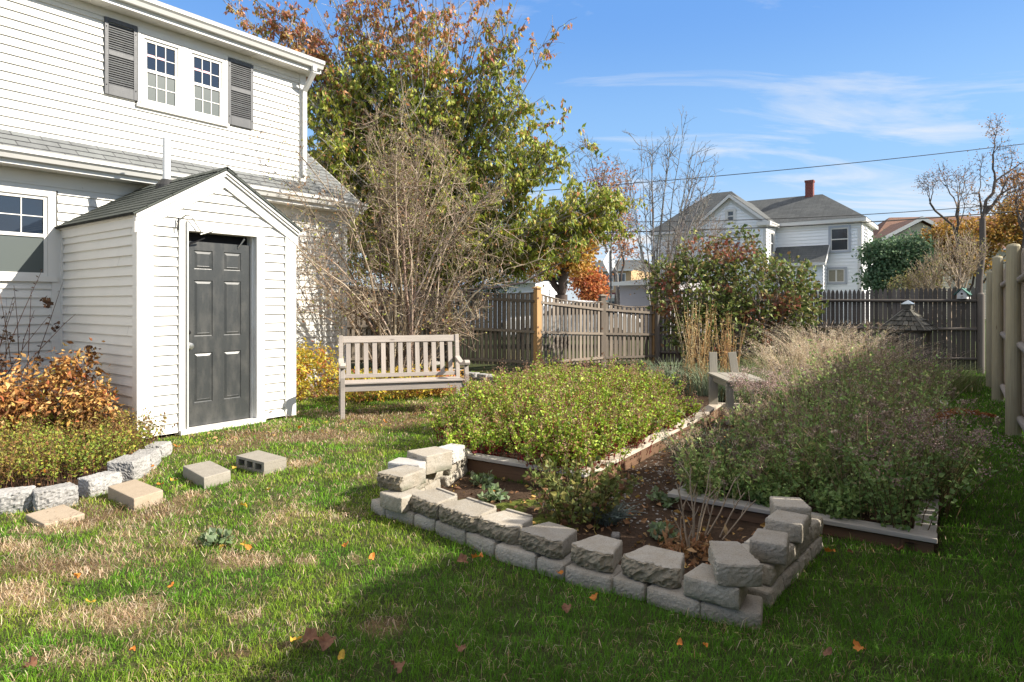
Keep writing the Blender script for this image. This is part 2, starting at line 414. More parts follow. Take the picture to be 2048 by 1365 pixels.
# ---------- the house ----------
HB = Vector((-5.454, 7.77, 0)); HA = math.atan2(.799, .602)
house = thing('house', 'white clapboard house with black shutters, grey shingles and a gabled entry with a dark door', 'house', HB, HA)
def h2w(x, y, z=0):
    return np.array([HB.x + x * .602 - y * .799, HB.y + x * .799 + y * .602, z])
def w2h(X, Y):
    dx = X - HB.x; dy = Y - HB.y
    return dx * .602 + dy * .799, -dx * .799 + dy * .602
EXPO = .104
SJ = random.Random(2)
def siding(mb, org, ux, nr, z0, z1, xl, xr, openings=(), e=EXPO, lip=.024, zs=()):
    org = Vector(org); ux = Vector(ux); nr = Vector(nr)
    if not callable(xl): a_ = xl; xl = lambda z: a_
    if not callable(xr): b_ = xr; xr = lambda z: b_
    k = 0; z = z0
    def pt(x, zz, off): return org + ux * x + nr * off + Vector((0, 0, zz))
    flip = ux.cross(Vector((0, 0, 1))).dot(nr) < 0
    while z < z1 - 1e-4:
        zt = min(z + e, z1); cuts = {z, zt}
        for o in openings:
            for q in (o[2], o[3]):
                if z < q < zt: cuts.add(q)
        for q in zs:
            if z < q < zt: cuts.add(q)
        cuts = sorted(cuts); r = random.random(); jx = SJ.uniform(-4, 4)
        for a, b in zip(cuts[:-1], cuts[1:]):
            m = (a + b) / 2; ints = [(xl(m), xr(m), True, True)]
            for o in openings:
                if o[2] < m < o[3]:
                    new = []
                    for (p, q, lf, rf) in ints:
                        if o[1] <= p or o[0] >= q: new.append((p, q, lf, rf)); continue
                        if o[0] > p: new.append((p, o[0], lf, False))
                        if o[1] < q: new.append((o[1], q, False, rf))
                    ints = new
            oa = lip - (lip - .002) * (a - z) / e; ob = lip - (lip - .002) * (b - z) / e
            for (p, q, lf, rf) in ints:
                if q - p > .5 and e < .12 and p < jx < q:
                    mb.face([pt(jx - .0018, a, oa + .0012), pt(jx + .0018, a, oa + .0012), pt(jx + .0018, b, ob + .0012), pt(jx - .0018, b, ob + .0012)] , rnd=-9)
                pa = xl(a) if lf else p; pb = xl(b) if lf else p; qa = xr(a) if rf else q; qb = xr(b) if rf else q
                if qa - pa < 1e-3 and qb - pb < 1e-3: continue
                f = [pt(pa, a, oa), pt(qa, a, oa), pt(qb, b, ob), pt(pb, b, ob)]
                if flip: f = f[::-1]
                mb.face(f, rnd=r)
                if a == z:
                    f = [pt(pa, a, -.004), pt(qa, a, -.004), pt(qa, a, oa), pt(pa, a, oa)]
                    mb.face(f if not flip else f[::-1], rnd=r)
        z = zt; k += 1
def roof_plane(mb, e0, e1, t1, t0, thick=.03, course=.135, uoff=0.0):
    """eave e0->e1, top t0..t1; sawtooth courses with uv in metres; polygon e0,e1,t1,t0"""
    e0, e1, t0, t1 = map(Vector, (e0, e1, t0, t1)); ud = (e1 - e0).normalized()
    n = ud.cross((t0 - e0)).normalized()
    if n.z < 0: n = -n
    vd = n.cross(ud); vd = vd if vd.z > 0 else -vd
    L = (t0 - e0).dot(vd); k = max(1, int(round(L / course)))
    def lerp(a, b, t): return a + (b - a) * t
    def uvp(p): return ((p - e0).dot(ud) + uoff, (p - e0).dot(vd))
    for i in range(k):
        a, b = i / k, (i + 1) / k
        p = [lerp(e0, t0, a), lerp(e1, t1, a), lerp(e1, t1, b), lerp(e0, t0, b)]
        q = [p[0] + n * (thick), p[1] + n * thick, p[2] + n * (thick - .006), p[3] + n * (thick - .006)]
        mb.face(q, [uvp(x) for x in p], .5)
        low = p[0] + n * (thick - .007) if i else p[0]; low2 = p[1] + n * (thick - .007) if i else p[1]
        mb.face([low, low2, q[1], q[0]], [uvp(x) for x in (p[0], p[1], p[1], p[0])], .5)
    for (s0, s1) in ((e0, t0), (e1, t1)):
        if (s0 - s1).length > .01:
            mb.face([s0, s1, s1 + n * (thick - .008), s0 + n * (thick - .008)], None, .5)
    mb.face([e1, e0, t0, t1], None, .5)

# first floor walls ---------------------------------------------------
WX0, WX1 = -.97, -.075
w_open = (WX0 - .02, WX1 + .02, 1.66, 2.76)
mb = MB(); siding(mb, (0, 0, 0), (1, 0, 0), (0, -1, 0), .12, 3.02, -4.0, 4.10, [w_open, (-.004, 1.79, 0, 2.36)])
mb.build('front_wall', M['siding'], house)
mb = MB()
def gxl(z): return 0 if z < 3.1 else (z - 3.1) / .7 + .0
siding(mb, (4.23, 0, 0), (0, 1, 0), (1, 0, 0), .12, 5.75, lambda z: 0 if z < 3.0 else (z - 3.0) / .72, lambda z: 7.2 if z < 3.0 else 7.2 - (z - 3.0) / .72)
siding(mb, (-4.0, 0, 0), (0, 1, 0), (-1, 0, 0), .12, 5.75, lambda z: 0 if z < 3.0 else (z - 3.0) / .72, lambda z: 7.2 if z < 3.0 else 7.2 - (z - 3.0) / .72)
siding(mb, (0, 7.2, 0), (1, 0, 0), (0, 1, 0), .12, 3.02, -4.0, 4.23)
mb.build('gable_wall', M['siding'], house)
mb = MB(); mb.box(-3.98, 4.2, .03, 7.17, -.1, .13); mb.build('foundation', M['block'], house)
mb = MB(); mb.box(-3.9, 4.1, .2, 7.0, .13, 2.95); mb.build('interior', M['black'], house)
mb = MB(); mb.box(4.10, 4.25, -.034, 0.0, .1, 2.995); mb.build('corner_board', M['trim'], house)
mb = MB(); mb.box(-.12, -.004, -.032, -.001, .1, 2.33); mb.build('corner_board', M['trim'], house)
# frieze and soffit
mb = MB(); mb.box(-4, 4.25, -.022, -.002, 2.80, 2.962); mb.build('frieze_board', M['trim'], house)
mb = MB(); mb.box(-4.1, 4.36, -.30, -.0015, 2.965, 2.98)
for i in range(42): mb.box(-4.1 + i * .2, -4.1 + i * .2 + .008, -.295, -.01, 2.959, 2.966, .1)
mb.build('soffit', M['soffit'], house)
mb = MB(); mb.box(-4.1, 4.36, -.325, -.302, 2.955, 3.10); mb.build('fascia_board', M['gutter'], house)
def gutter(x0, x1, yb, zt, name='gutter', h=.115, d=.115):
    pr = [(0, 0), (0, -h), (-.06, -h), (-.085, -h * .62), (-d, -h * .42), (-d, -.012), (-d - .006, 0), (-d + .012, 0), (-d + .01, -.02), (-.05, -h + .012), (-.01, -h + .012), (-.008, 0)]
    mb = MB(); mb.prism([(x0, yb + a, zt + b) for a, b in pr], (x1 - x0, 0, 0))
    for x in (x0, x1 - .003): mb.prism([(x, yb + a, zt + b) for a, b in pr[:7]], (.003, 0, 0))
    return mb.build(name, M['gutter'], house)
gutter(-4.1, 4.38, -.327, 3.125)
def downspout(x, pts, name='downspout'):
    mb = MB()
    for a, b in zip(pts[:-1], pts[1:]): mb.bar((x, *a), (x, *b), .075, .055, up=(0, -1, .01) if abs(a[1] - b[1]) > abs(a[0] - b[0]) else (0, 0, 1))
    return mb.build(name, M['gutter'], house, bevel=.008)
downspout(4.17, [(-.38, 3.02), (-.38, 2.93), (-.10, 2.72), (-.07, 2.66), (-.07, .18)])
# main roof -----------------------------------------------------------
T = .70; EY, EZ = -.31, 3.085
RY, RZ = 3.6, EZ + (3.6 + .31) * T
mb = MB(); roof_plane(mb, (-4.1, EY, EZ), (4.36, EY, EZ), (4.36, RY, RZ), (-4.1, RY, RZ), .035)
roof_plane(mb, (4.36, 7.5, EZ), (-4.1, 7.5, EZ), (-4.1, RY, RZ), (4.36, RY, RZ), .035)
mb.build('main_roof', M['shingle'], house)
mb = MB()
for s in (1, -1):
    y0 = EY if s > 0 else 7.51
    mb.prism([(4.362, y0, EZ + .03), (4.362, RY, RZ + .03), (4.362, RY, RZ - .14), (4.362, y0, EZ - .14)], (.022, 0, 0))
mb.build('rake_board', M['trim'], house)
# dormer (upper storey) ------------------------------------------------
DY = .12; DZ0 = EZ + (DY - EY) * T; DX1 = 3.477
d_open = [(.87, 2.16, 4.03, 5.09)]
mb = MB(); siding(mb, (0, DY, 0), (1, 0, 0), (0, -1, 0), DZ0 - .02, 5.16, -3.6, DX1 - .09, d_open)
mb.build('upper_wall', M['siding'], house)
mb = MB(); siding(mb, (DX1, 0, 0), (0, 1, 0), (1, 0, 0), DZ0, 5.6, DY, lambda z: min(3.55, EY + (z - EZ) / T - .02))
mb.build('dormer_side_wall', M['siding'], house)
mb = MB(); mb.box(DX1 - .09, DX1 + .026, DY - .036, DY - .002, DZ0 + .03, 5.19); mb.box(DX1 + .004, DX1 + .024, DY - .001, DY + .10, DZ0 + .1, 5.19)
mb.box(-3.6, DX1 - .092, DY - .024, DY - .004, 5.02 + .07, 5.188)
mb.build('dormer_trim', M['trim'], house)
mb = MB(); mb.box(-3.7, DX1 + .12, -.13, DY + .02, 5.19, 5.205)
for i in range(36): mb.box(-3.7 + i * .2, -3.7 + i * .2 + .008, -.125, DY - .03, 5.184, 5.191, .1)
mb.build('dormer_soffit', M['soffit'], house)
mb = MB(); mb.box(-3.7, DX1 + .12, -.155, -.132, 5.18, 5.345); mb.build('dormer_fascia', M['gutter'], house)
gutter(-3.7, DX1 + .14, -.157, 5.37, 'dormer_gutter', .125)
mb = MB(); roof_plane(mb, (-3.7, -.165, 5.352), (DX1 + .12, -.165, 5.352), (DX1 + .12, RY, RZ + .02), (-3.7, RY, RZ + .02), .025); mb.build('dormer_roof', M['shingle'], house)
mb = MB(); mb.prism([(DX1 + .122, -.16, 5.37), (DX1 + .122, RY, RZ + .03), (DX1 + .122, RY, RZ - .15), (DX1 + .122, -.16, 5.19)], (.02, 0, 0)); mb.build('dormer_rake', M['trim'], house)
downspout(DX1 - .03, [(-.215, 5.26), (-.215, 5.17), (-.03, 4.98), (.055, 4.9), (.055, DZ0 + .12)])
# windows ---------------------------------------------------------------
def window(x0, x1, z0, z1, yw, cols, rows=2, name='window', lowmat='screen', casing=.07, lowgrid=True):
    """double hung window set in a wall facing -y at yw"""
    y = yw - .03; mb = MB(); c = casing
    mb.box(x0, x0 + c, y, yw + .03, z0 + c * .8, z1 - c); mb.box(x1 - c, x1, y, yw + .03, z0 + c * .8, z1 - c)
    mb.box(x0, x1, y - .002, yw + .03, z1 - c, z1); mb.box(x0 - .01, x1 + .01, y - .022, yw + .03, z0, z0 + c * .8)
    w = mb.build(name, M['trim'], house, bevel=.003)
    a, b, zb, zt = x0 + c + .001, x1 - c - .001, z0 + c * .8 + .001, z1 - c - .001; zm = (zb + zt) / 2
    for up in (1, 0):
        yy = yw - .012 if up else yw - .026; lo, hi = (zm - .012, zt) if up else (zb, zm + .022); s = .038
        mb = MB(); mb.box(a, a + s, yy, yy + .025, lo, hi); mb.box(b - s, b, yy, yy + .025, lo, hi)
        mb.box(a + s, b - s, yy, yy + .025, lo, lo + s); mb.box(a + s, b - s, yy, yy + .025, hi - s, hi)
        mb.build('sash', M['trim'], w, bevel=.003)
        mb = MB(); m = .011
        for i in range(1, cols if (up or lowgrid) else 1):
            x = a + s + (b - a - 2 * s) * i / cols; mb.box(x - m / 2, x + m / 2, yy + .006, yy + .0145, lo + s, hi - s)
        for j in range(1, rows if (up or lowgrid) else 1):
            z = lo + s + (hi - lo - 2 * s) * j / rows; mb.box(a + s, b - s, yy + .0075, yy + .0142, z - m / 2, z + m / 2)
        if up or lowgrid: mb.build('muntin', M['trim'], w)
        mb = MB(); mb.box(a + s - .004, b - s + .004, yy + .015, yy + .02, lo + s - .004, hi - s + .004)
        mb.build('pane', M['glass'] if up else M[lowmat], w)
    return w
def hwindow_pair():
    y = DY
    mb = MB(); mb.box(.889, 2.145, y - .045, y - .002, 5.02, 5.09); mb.box(.875, 2.16, y - .06, y - .002, 4.03, 4.075)
    mb.box(.889, .925, y - .045, y - .002, 4.076, 5.018); mb.box(2.109, 2.145, y - .045, y - .002, 4.076, 5.018); mb.box(1.47, 1.56, y - .043, y - .002, 4.076, 5.018)
    mb.build('window_casing', M['trim'], house, bevel=.004)
hwindow_pair()
for (a, b) in ((.927, 1.468), (1.562, 2.107)):
    w = window(a, b, 4.077, 5.017, DY - .008, 3, 2, casing=.045)
    for k in range(2):
        mb = MB(); x = a + .085 + k * .135; mb.box(x + .005, x + .105, DY - .0135, DY - .0105, 4.745, 4.775); mb.build('sticker', M['pink'], w)
window(WX0, WX1, 1.66, 2.76, -.004, 3, 2, casing=.085, lowgrid=False)
# shutters --------------------------------------------------------------
def shutter(x0, x1, z0, z1, y):
    mb = MB(); s = .045; zm = z0 + (z1 - z0) * .55
    mb.box(x0, x0 + s, y - .03, y - .002, z0, z1); mb.box(x1 - s, x1, y - .03, y - .002, z0, z1)
    mb.box(x0 + s, x1 - s, y - .03, y - .002, z0, z0 + .13); mb.box(x0 + s, x1 - s, y - .03, y - .002, z1 - .055, z1); mb.box(x0 + s, x1 - s, y - .03, y - .002, zm - .03, zm + .03)
    o = mb.build('shutter', M['shutter'], house, bevel=.003)
    mb = MB()
    for lo, hi in ((z0 + .13, zm - .03), (zm + .03, z1 - .055)):
        n = int((hi - lo) / .0285)
        for i in range(n):
            z = lo + (i + .5) * (hi - lo) / n
            mb.hexa([(x0 + s, y - .026, z - .013), (x1 - s, y - .026, z - .013), (x1 - s, y - .008, z + .004), (x0 + s, y - .008, z + .004),
                     (x0 + s, y - .026, z - .007), (x1 - s, y - .026, z - .007), (x1 - s, y - .008, z + .010), (x0 + s, y - .008, z + .010)])
    mb.box(x0 + s - .002, x1 - s + .002, y - .006, y - .003, z0 + .1, z1 - .05, .1)
    mb.build('louvre', M['shutter'], o)
    for zz in (z0 + .12, z1 - .12):
        for xx in (x0 + .02, x1 - .02):
            mb = MB(); mb.tube([(xx, y - .029, zz), (xx, y - .036, zz)], .007, 8); mb.build('screw', M['black'], o)
shutter(.493, .885, 4.10, 5.09, DY - .012); shutter(2.15, 2.555, 4.08, 5.07, DY - .012)

# the gabled entry --------------------------------------------------------
SX1, SY = 1.786, -2.07; SZ = 2.33; RK = .411 + .482; RPZ = 2.885; SL = (RPZ - SZ) / RK
ox0, ox1, oz1 = .387, 1.384, 2.30
mb = MB()
siding(mb, (0, SY, 0), (1, 0, 0), (0, -1, 0), .03, RPZ - .10, lambda z: .125 if z < 2.22 else max(.125, (z - SZ + .13) / SL), lambda z: 1.67 if z < 2.22 else min(1.67, SX1 - (z - SZ + .13) / SL), [(ox0, ox1, 0, oz1)])
mb.build('entry_front_wall', M['siding'], house)
mb = MB(); siding(mb, (0, 0, 0), (0, 1, 0), (-1, 0, 0), .03, SZ - .14, SY + .05, -.002)
siding(mb, (SX1, 0, 0), (0, 1, 0), (1, 0, 0), .03, SZ - .14, SY + .05, -.002)
mb.build('entry_side_wall', M['siding'], house)
for bx in ([(-.031, .125, SY - .032, SY - .003, .02, SZ - .06), (-.032, -.004, SY - .0318, SY + .075, .02, SZ - .145)], [(1.67, SX1 + .031, SY - .032, SY - .003, .02, SZ - .06), (SX1 + .004, SX1 + .032, SY - .0318, SY + .075, .02, SZ - .145)], [(-.030, -.003, -.075, -.030, .02, SZ - .145)]):
    mb = MB()
    for q in bx: mb.box(*q)
    mb.build('entry_corner_board', M['trim'], house)
mb = MB()  # frieze on the sides
for s, x in ((-1, -.026), (1, SX1 + .003)): mb.box(x, x + .023, SY - .024, -.03, SZ - .143, SZ - .002)
for s, x in ((-1, -.05), (1, SX1 + .003)): mb.box(x, x + .047, SY - .05, -.03, SZ - .025 - .02, SZ + .0)
mb.build('entry_frieze', M['trim'], house)
def rake(off0, off1, y0, y1, name):
    mb = MB()
    for s in (1, -1):
        X = lambda x: x if s > 0 else SX1 - x
        xe = -.055
        def zr(x): return SZ + (x) * SL
        mb.prism([(X(xe), y0, zr(xe) - off0), (X(RK), y0, zr(RK) - off0), (X(RK), y0, zr(RK) - off1), (X(xe), y0, zr(xe) - off1)], (0, y1 - y0, 0))
    return mb.build(name, M['trim'], house)
rake(.055, .175, SY - .040, SY - .002, 'rake_frieze'); rake(-.012, .053, SY - .062, SY - .002, 'rake_moulding'); rake(-.013, .020, SY - .078, SY - .0622, 'rake_crown')
mb = MB(); e = .08
for s in (1, -1):
    X = lambda x: x if s > 0 else SX1 - x
    a = (X(-e), SY - .09, SZ + .014 - e * SL); b = (X(-e), .0, SZ + .014 - e * SL); c = (X(RK), .0, SZ + .014 + RK * SL); d = (X(RK), SY - .09, SZ + .014 + RK * SL)
    roof_plane(mb, *( (a, b, c, d) if s < 0 else (b, a, d, c)), thick=.03, course=.12, uoff=3)
for i in range(8):
    y0 = SY - .092 + i * .262
    for s in (1, -1):
        p = [(RK, y0, RPZ + .058), (RK + s * .12, y0, RPZ + .058 - .12 * SL), (RK + s * .12, y0 + .255, RPZ + .054 - .12 * SL), (RK, y0 + .255, RPZ + .054)]
        mb.face(p if s > 0 else p[::-1])
        mb.face([(RK, y0, RPZ + .045), (RK + s * .12, y0, RPZ + .045 - .12 * SL), (RK + s * .12, y0, RPZ + .058 - .12 * SL), (RK, y0, RPZ + .058)])
mb.build('entry_roof', M['shingle_green'], house)
# door opening
mb = MB(); c = .075
mb.box(ox0, .462, SY - .034, SY - .002, .03, 2.30); mb.box(1.308, ox1, SY - .034, SY - .002, .03, 2.30)
mb.box(.462, 1.308, SY - .034, SY - .002, 2.205, 2.30)
mb.box(.463, .480, SY - .05, SY + .14, .05, 2.204); mb.box(.463, .470, SY - .06, SY - .036, .06, 2.29)
mb.box(.481, 1.29, SY - .030, SY + .14, 2.187, 2.204)
mb.build('door_casing', M['trim'], house, bevel=.003)
mb = MB(); mb.box(1.289, 1.307, SY - .030, SY + .14, .05, 2.204); mb.box(1.262, 1.288, SY + .03, SY + .14, .05, 2.186)
mb.build('door_jamb', M['trim_worn'], house, bevel=.002)
mb = MB(); mb.box(ox0 + .0, ox1, SY - .075, SY - .0355, .0, .052); mb.box(ox0 + .0, ox1, SY - .0353, SY + .07, .0, .050)
mb.build('threshold', M['trim_worn'], house, bevel=.004)
mb = MB(); mb.box(.44, 1.33, SY + .15, SY + .16, .02, 2.25); mb.build('entry_interior', M['black'], house)
DX0, DXR, DZB, DZT, DYF = .484, 1.238, .058, 2.085, SY + .055
dmb = MB(); xs = [(DX0 + .105, DX0 + .315), (DX0 + .445, DX0 + .655)]
zs_ = [(DZB + .25, DZB + .80), (DZB + .98, DZB + 1.60), (DZB + 1.72, DZB + 1.93)]
xe = sorted([DX0, DXR] + [v for p in xs for v in p]); ze = sorted([DZB, DZT] + [v for p in zs_ for v in p])
for i in range(len(xe) - 1):
    for j in range(len(ze) - 1):
        a, b, lo, hi = xe[i], xe[i + 1], ze[j], ze[j + 1]
        isp = any(abs(a - p[0]) < 1e-6 for p in xs) and any(abs(lo - p[0]) < 1e-6 for p in zs_)
        def ring(d, y): return [(a + d, y, lo + d), (b - d, y, lo + d), (b - d, y, hi - d), (a + d, y, hi - d)]
        if not isp: dmb.face(ring(0, DYF)); continue
        rs = [ring(0, DYF), ring(.004, DYF + .007), ring(.012, DYF + .009), ring(.036, DYF - .001), ring(.04, DYF)]
        for r0, r1 in zip(rs[:-1], rs[1:]):
            for k in range(4): dmb.face([r0[k], r0[(k + 1) % 4], r1[(k + 1) % 4], r1[k]])
        dmb.face(rs[-1])
dmb.box(DX0, DXR, DYF + .012, DYF + .045, DZB, DZT)
for (a, b) in (((DX0, DYF), (DX0, DYF + .012)), ((DXR, DYF), (DXR, DYF + .012))): dmb.face([(a[0], a[1], DZB), (b[0], b[1], DZB), (b[0], b[1], DZT), (a[0], a[1], DZT)])
dmb.face([(DX0, DYF, DZT), (DXR, DYF, DZT), (DXR, DYF + .012, DZT), (DX0, DYF + .012, DZT)])
door = dmb.build('door', M['door'], house)
def knob(x, z, r, key):
    mb = MB(); prof = [(.0, .0)]
    pts = [(x, DYF - .001, z), (x, DYF - .008, z), (x, DYF - .009, z), (x, DYF - .03, z), (x, DYF - .036, z), (x, DYF - .052, z), (x, DYF - .06, z), (x, DYF - .061, z)]
    rad = [r * 1.25, r * 1.2, r * .55, r * .5, r * .95, r, r * .7, .001] if not key else [r * 1.2, r * 1.15, r, r, r * .95, r * .5, r * .2, .001]
    if key: pts = [(p[0], DYF - (DYF - p[1]) * .5, p[2]) for p in pts]
    mb.tube(pts, rad, 16); return mb
knob(DX0 + .05, DZB + .88, .034, False).build('knob', M['metal'], door)
knob(DX0 + .045, DZB + 1.03, .022, True).build('deadbolt', M['black'], door)
mb = MB()  # spring chain and closer above the door
cp = [(.40, SY - .06, 2.31), (.44, SY - .075, 2.345), (.49, SY - .08, 2.34), (.55, SY - .07, 2.26), (.62, SY - .06, 2.165)]
for i in range(40):
    t = i / 40 * 4; k = int(t); f = t - k; a = Vector(cp[k]).lerp(Vector(cp[k + 1]), f); mb.tube([a + Vector((-.006, 0, .004)), a + Vector((.006, 0, -.004))], .0045, 5)
for x0_, n in ((.425, 16), (.385, 12)):
    for i in range(n): mb.tube([(x0_, SY - .05, 2.29 - i * .014), (x0_ + .004, SY - .055, 2.281 - i * .014)], .0038, 5)
mb.build('chain', M['metal'], house)
mb = MB(); mb.tube([(.60, SY - .065, 2.152), (.66, SY - .066, 2.175), (.74, SY - .05, 2.205)], [.008, .014, .012], 8); mb.build('chain_handle', M['metal'], house)
mb = MB(); mb.bar((.50, SY + .05, 2.03), (.66, SY - .045, 2.12), .022, .012); mb.build('door_closer', M['black'], house)
mb = MB(); mb.bar((1.10, SY + .05, 2.04), (1.14, SY - .02, 2.15), .012, .012); mb.build('door_hook', M['metal'], house)
mb = MB(); mb.tube([(.375, SY - .04, 2.31), (.365, SY - .06, 2.18)], .008, 8); mb.build('spring', M['black'], house)
# vent pipe through the entry roof
vx, vy = .295 + .482, SY + 1.10; vz = SZ + vx * SL
mb = MB(); mb.lathe((vx, vy, 0), [(.125, vz - .03), (.115, vz + .03), (.06, vz + .10), (.05, vz + .10)], 20); mb.build('pipe_boot', M['rubber'], house)
mb = MB(); mb.lathe((vx, vy, 0), [(.044, vz - .02), (.044, 3.42), (.036, 3.42), (.036, 3.2)], 20); mb.build('vent_pipe', M['pvc'], house)
# weather stains / chips near the sill of the entry
for (x, z, w_, h_) in ((.33, .10, .02, .03), (.365, .12, .01, .03), (1.45, .10, .05, .015), (1.75, .12, .03, .02), (1.70, .08, .015, .02)):
    mb = MB(); mb.face([(x, SY - .031, z), (x + w_, SY - .031, z + .004), (x + w_ * .8, SY - .031, z + h_), (x + .003, SY - .031, z + h_ * .8)])
    mb.build('paint_chip', M['bed_side'], house)
# ---------- fences ----------
def ln(a, b, t): return (a[0] + (b[0] - a[0]) * t, a[1] + (b[1] - a[1]) * t)
# right fence: board panels behind heavy log posts and rails
FD = Vector((.567, .824, 0)); FN = Vector((-.824, .567, 0))   # along, towards the garden
FO = Vector((5.34, 6.82, 0))
rf = thing('board_fence', 'tall tan board fence with thick log posts along the right side of the lawn', 'fence', FO, math.atan2(FD.y, FD.x))
posts = [-10.3, -7.75, -5.15, -2.55, .0, 2.92, 4.86]; tops = [2.02, 2.06, 2.0, 2.08, 2.04, 2.09, 1.96]
hts = []
for i, (s, zt) in enumerate(zip(posts, tops)):
    mb = MB(); mb.tube([(s, 0, -.1), (s + .01, 0, 1.0), (s, .0, zt - .03), (s, 0, zt - .008), (s, 0, zt)], [.072, .068, .064, .05, .012], 16); mb.build('post', M['log'], rf)
ends = posts + [6.75]
for i in range(len(ends) - 1):
    a, b = ends[i] + .05, ends[i + 1] - .05
    for k, z in enumerate((.2, .95, 1.68)):
        j = random.uniform(-.03, .03); mb = MB(); mb.tube([(a - .03, -.055, z + j), ((a + b) / 2, -.06, z + j * .3), (b + .03, -.055, z - j)], [.034, .044, .036], 12); mb.build('rail', M['rail_grey'], rf)
mb = MB(); s = -10.4; rr = random.Random(4)
while s < 6.75:
    w = .088; k = max(i for i in range(len(ends)) if ends[i] <= s + .12) if s > -10.2 else 0
    p0, p1 = ends[k], ends[min(k + 1, len(ends) - 1)]; t = (s - p0) / (p1 - p0) if p1 > p0 else 0
    zt = 2.03 + (.16 if s < -3.4 else 0) + .03 * rr.uniform(-1, 1) - .17 * math.sin(math.pi * min(max(t, 0), 1)); y = -.11
    mb.hexa([(s, y - .018, .04), (s + w, y - .018, .04), (s + w, y, .04), (s, y, .04), (s, y - .018, zt), (s + w, y - .018, zt), (s + w, y, zt), (s, y, zt)][0:8])
    mb.prism([(s, y, zt), (s + w, y, zt), (s + w * .75, y, zt + .045), (s + w * .25, y, zt + .045)], (0, -.018, 0))
    s += w + (.003 if rr.random() < .8 else rr.uniform(.012, .022))
mb.build('board_panel', M['fence_right'], rf)

# back picket fence
BL, BR = Vector((3.3, 14.75, 0)), Vector((9.45, 12.92, 0)); bd = (BR - BL); BLn = bd.length
bf = thing('picket_fence', 'weathered dark picket fence with pointed tops across the back of the garden', 'fence', BL, math.atan2(bd.y, bd.x))
mb = MB(); s = .02; rr = random.Random(9)
while s < BLn - .03:
    w = .070; zt = 1.72 + rr.uniform(-.012, .012) + .02 * math.sin(s * 1.3); y = .0; g = rr.uniform(-.003, .003)
    poly = [(s, y, .06), (s + w, y, .06), (s + w, y, zt - .10), (s + w * .86, y, zt - .04), (s + w * .5, y, zt), (s + w * .14, y, zt - .04), (s, y, zt - .10)]
    mb.prism(poly, (g, .018, 0)); s += w + .013 + rr.uniform(-.003, .004)
mb.build('picket_panel', M['fence_back'], bf)
for z in (.28, .885, 1.46):
    mb = MB(); mb.tube([(0, -.03, z), (BLn * .5, -.03, z + .01), (BLn, -.03, z)], .032, 10); mb.build('rail', M['fence_back'], bf)
for s, zt in ((.05, 1.75), (3.05, 1.80), (BLn - .02, 1.62)):
    mb = MB(); mb.tube([(s, -.08, 0), (s, -.08, zt - .03), (s, -.08, zt)], [.062, .06, .035], 14); mb.build('post', M['fence_back'], bf)

# shadowbox fence with scalloped top: A - B - C (dark side), C - D - E (sunlit)
def scallop(p, q, za, zb, dip, lab, posts_, base):
    p, q = Vector((*p, 0)), Vector((*q, 0)); d = q - p; L = d.length
    root = thing('scalloped_fence', lab, 'fence', p, math.atan2(d.y, d.x), 'scalloped shadowbox fence sections')
    def top(s):
        t = s / L; return za + (zb - za) * t - dip * 4 * t * (1 - t)
    s = .05; rr = random.Random(3)
    for side in (-1, 1):
        mb = MB(); s = .055 if side < 0 else .11; w = .066
        while s < L - .09:
            z = top(s + w / 2); y = side * .03; z0 = base + rr.uniform(0, .02)
            mb.hexa([(s, y - .008, z0), (s + w, y - .008, z0), (s + w, y + .008, z0), (s, y + .008, z0), (s, y - .008, top(s)), (s + w, y - .008, top(s + w)), (s + w, y + .008, top(s + w)), (s, y + .008, top(s))])
            s += .112
        mb.build('board_panel', M['fence_grey'], root)
    for k, f in enumerate((.07, .5, .9)):
        z0 = base + .10 + (za - .17 - base - .10) * k / 2; z1 = base + .10 + (zb - .17 - base - .10) * k / 2
        mb = MB(); mb.bar((.04, 0, z0), (L - .04, 0, z1), .038, .062); mb.build('rail', M['fence_grey'], root)
        mb = MB(); mb.bar((.04, -.052, z0), (L - .04, -.052, z1), .026, .05); mb.build('rail', M['fence_grey'], root)
    mb = MB(); n = 14
    for i in range(n):
        a, b = L * i / n, L * (i + 1) / n
        mb.bar((a, 0, top(a) + .012), (b + .002, 0, top(b) + .012), .095, .02)
    mb.build('cap_rail', M['fence_grey'], root)
    for (s, zt, mat) in posts_:
        mb = MB(); mb.box(s - .062, s + .062, -.062, .062, -.05, zt - .06); mb.box(s - .052, s + .052, -.052, .052, zt - .06, zt - .035); mb.box(s - .085, s + .085, -.085, .085, zt - .035, zt - .012)
        c = [(s - .075, -.075), (s + .075, -.075), (s + .075, .075), (s - .075, .075)]
        for i in range(4): mb.face([(*c[i], zt - .0118), (*c[(i + 1) % 4], zt - .0118), (s, 0, zt + .02)])
        mb.build('post', M[mat], root, bevel=.004)
        mb = MB()
        for z in (.13, .50, .86): mb.tube([(s - .035, -.0625, base + z * (zt - base)), (s - .035, -.066, base + z * (zt - base))], .022, 10)
        mb.build('knot', M['bed_side'], root)
fA, fB, fC, fD, fE = (-3.60, 13.7), (-1.38, 14.2), (.52, 13.1), (2.02, 14.3), (3.28, 14.75)
scallop(fA, fB, 1.80, 1.74, .10, 'grey scalloped fence section beside the house corner behind the bare shrub', [(0, 1.9, 'cedar')], .12)
scallop(fB, fC, 1.72, 1.62, .06, 'scalloped fence section seen from its shaded side, left of the orange cedar post', [(0, 1.84, 'cedar'), (1.0, 0, 'cedar')][:1], .10)
scallop(fC, fD, 1.60, 1.44, .08, 'sunlit scalloped fence section to the right of the orange cedar post', [(0, 1.745, 'cedar')], .10)
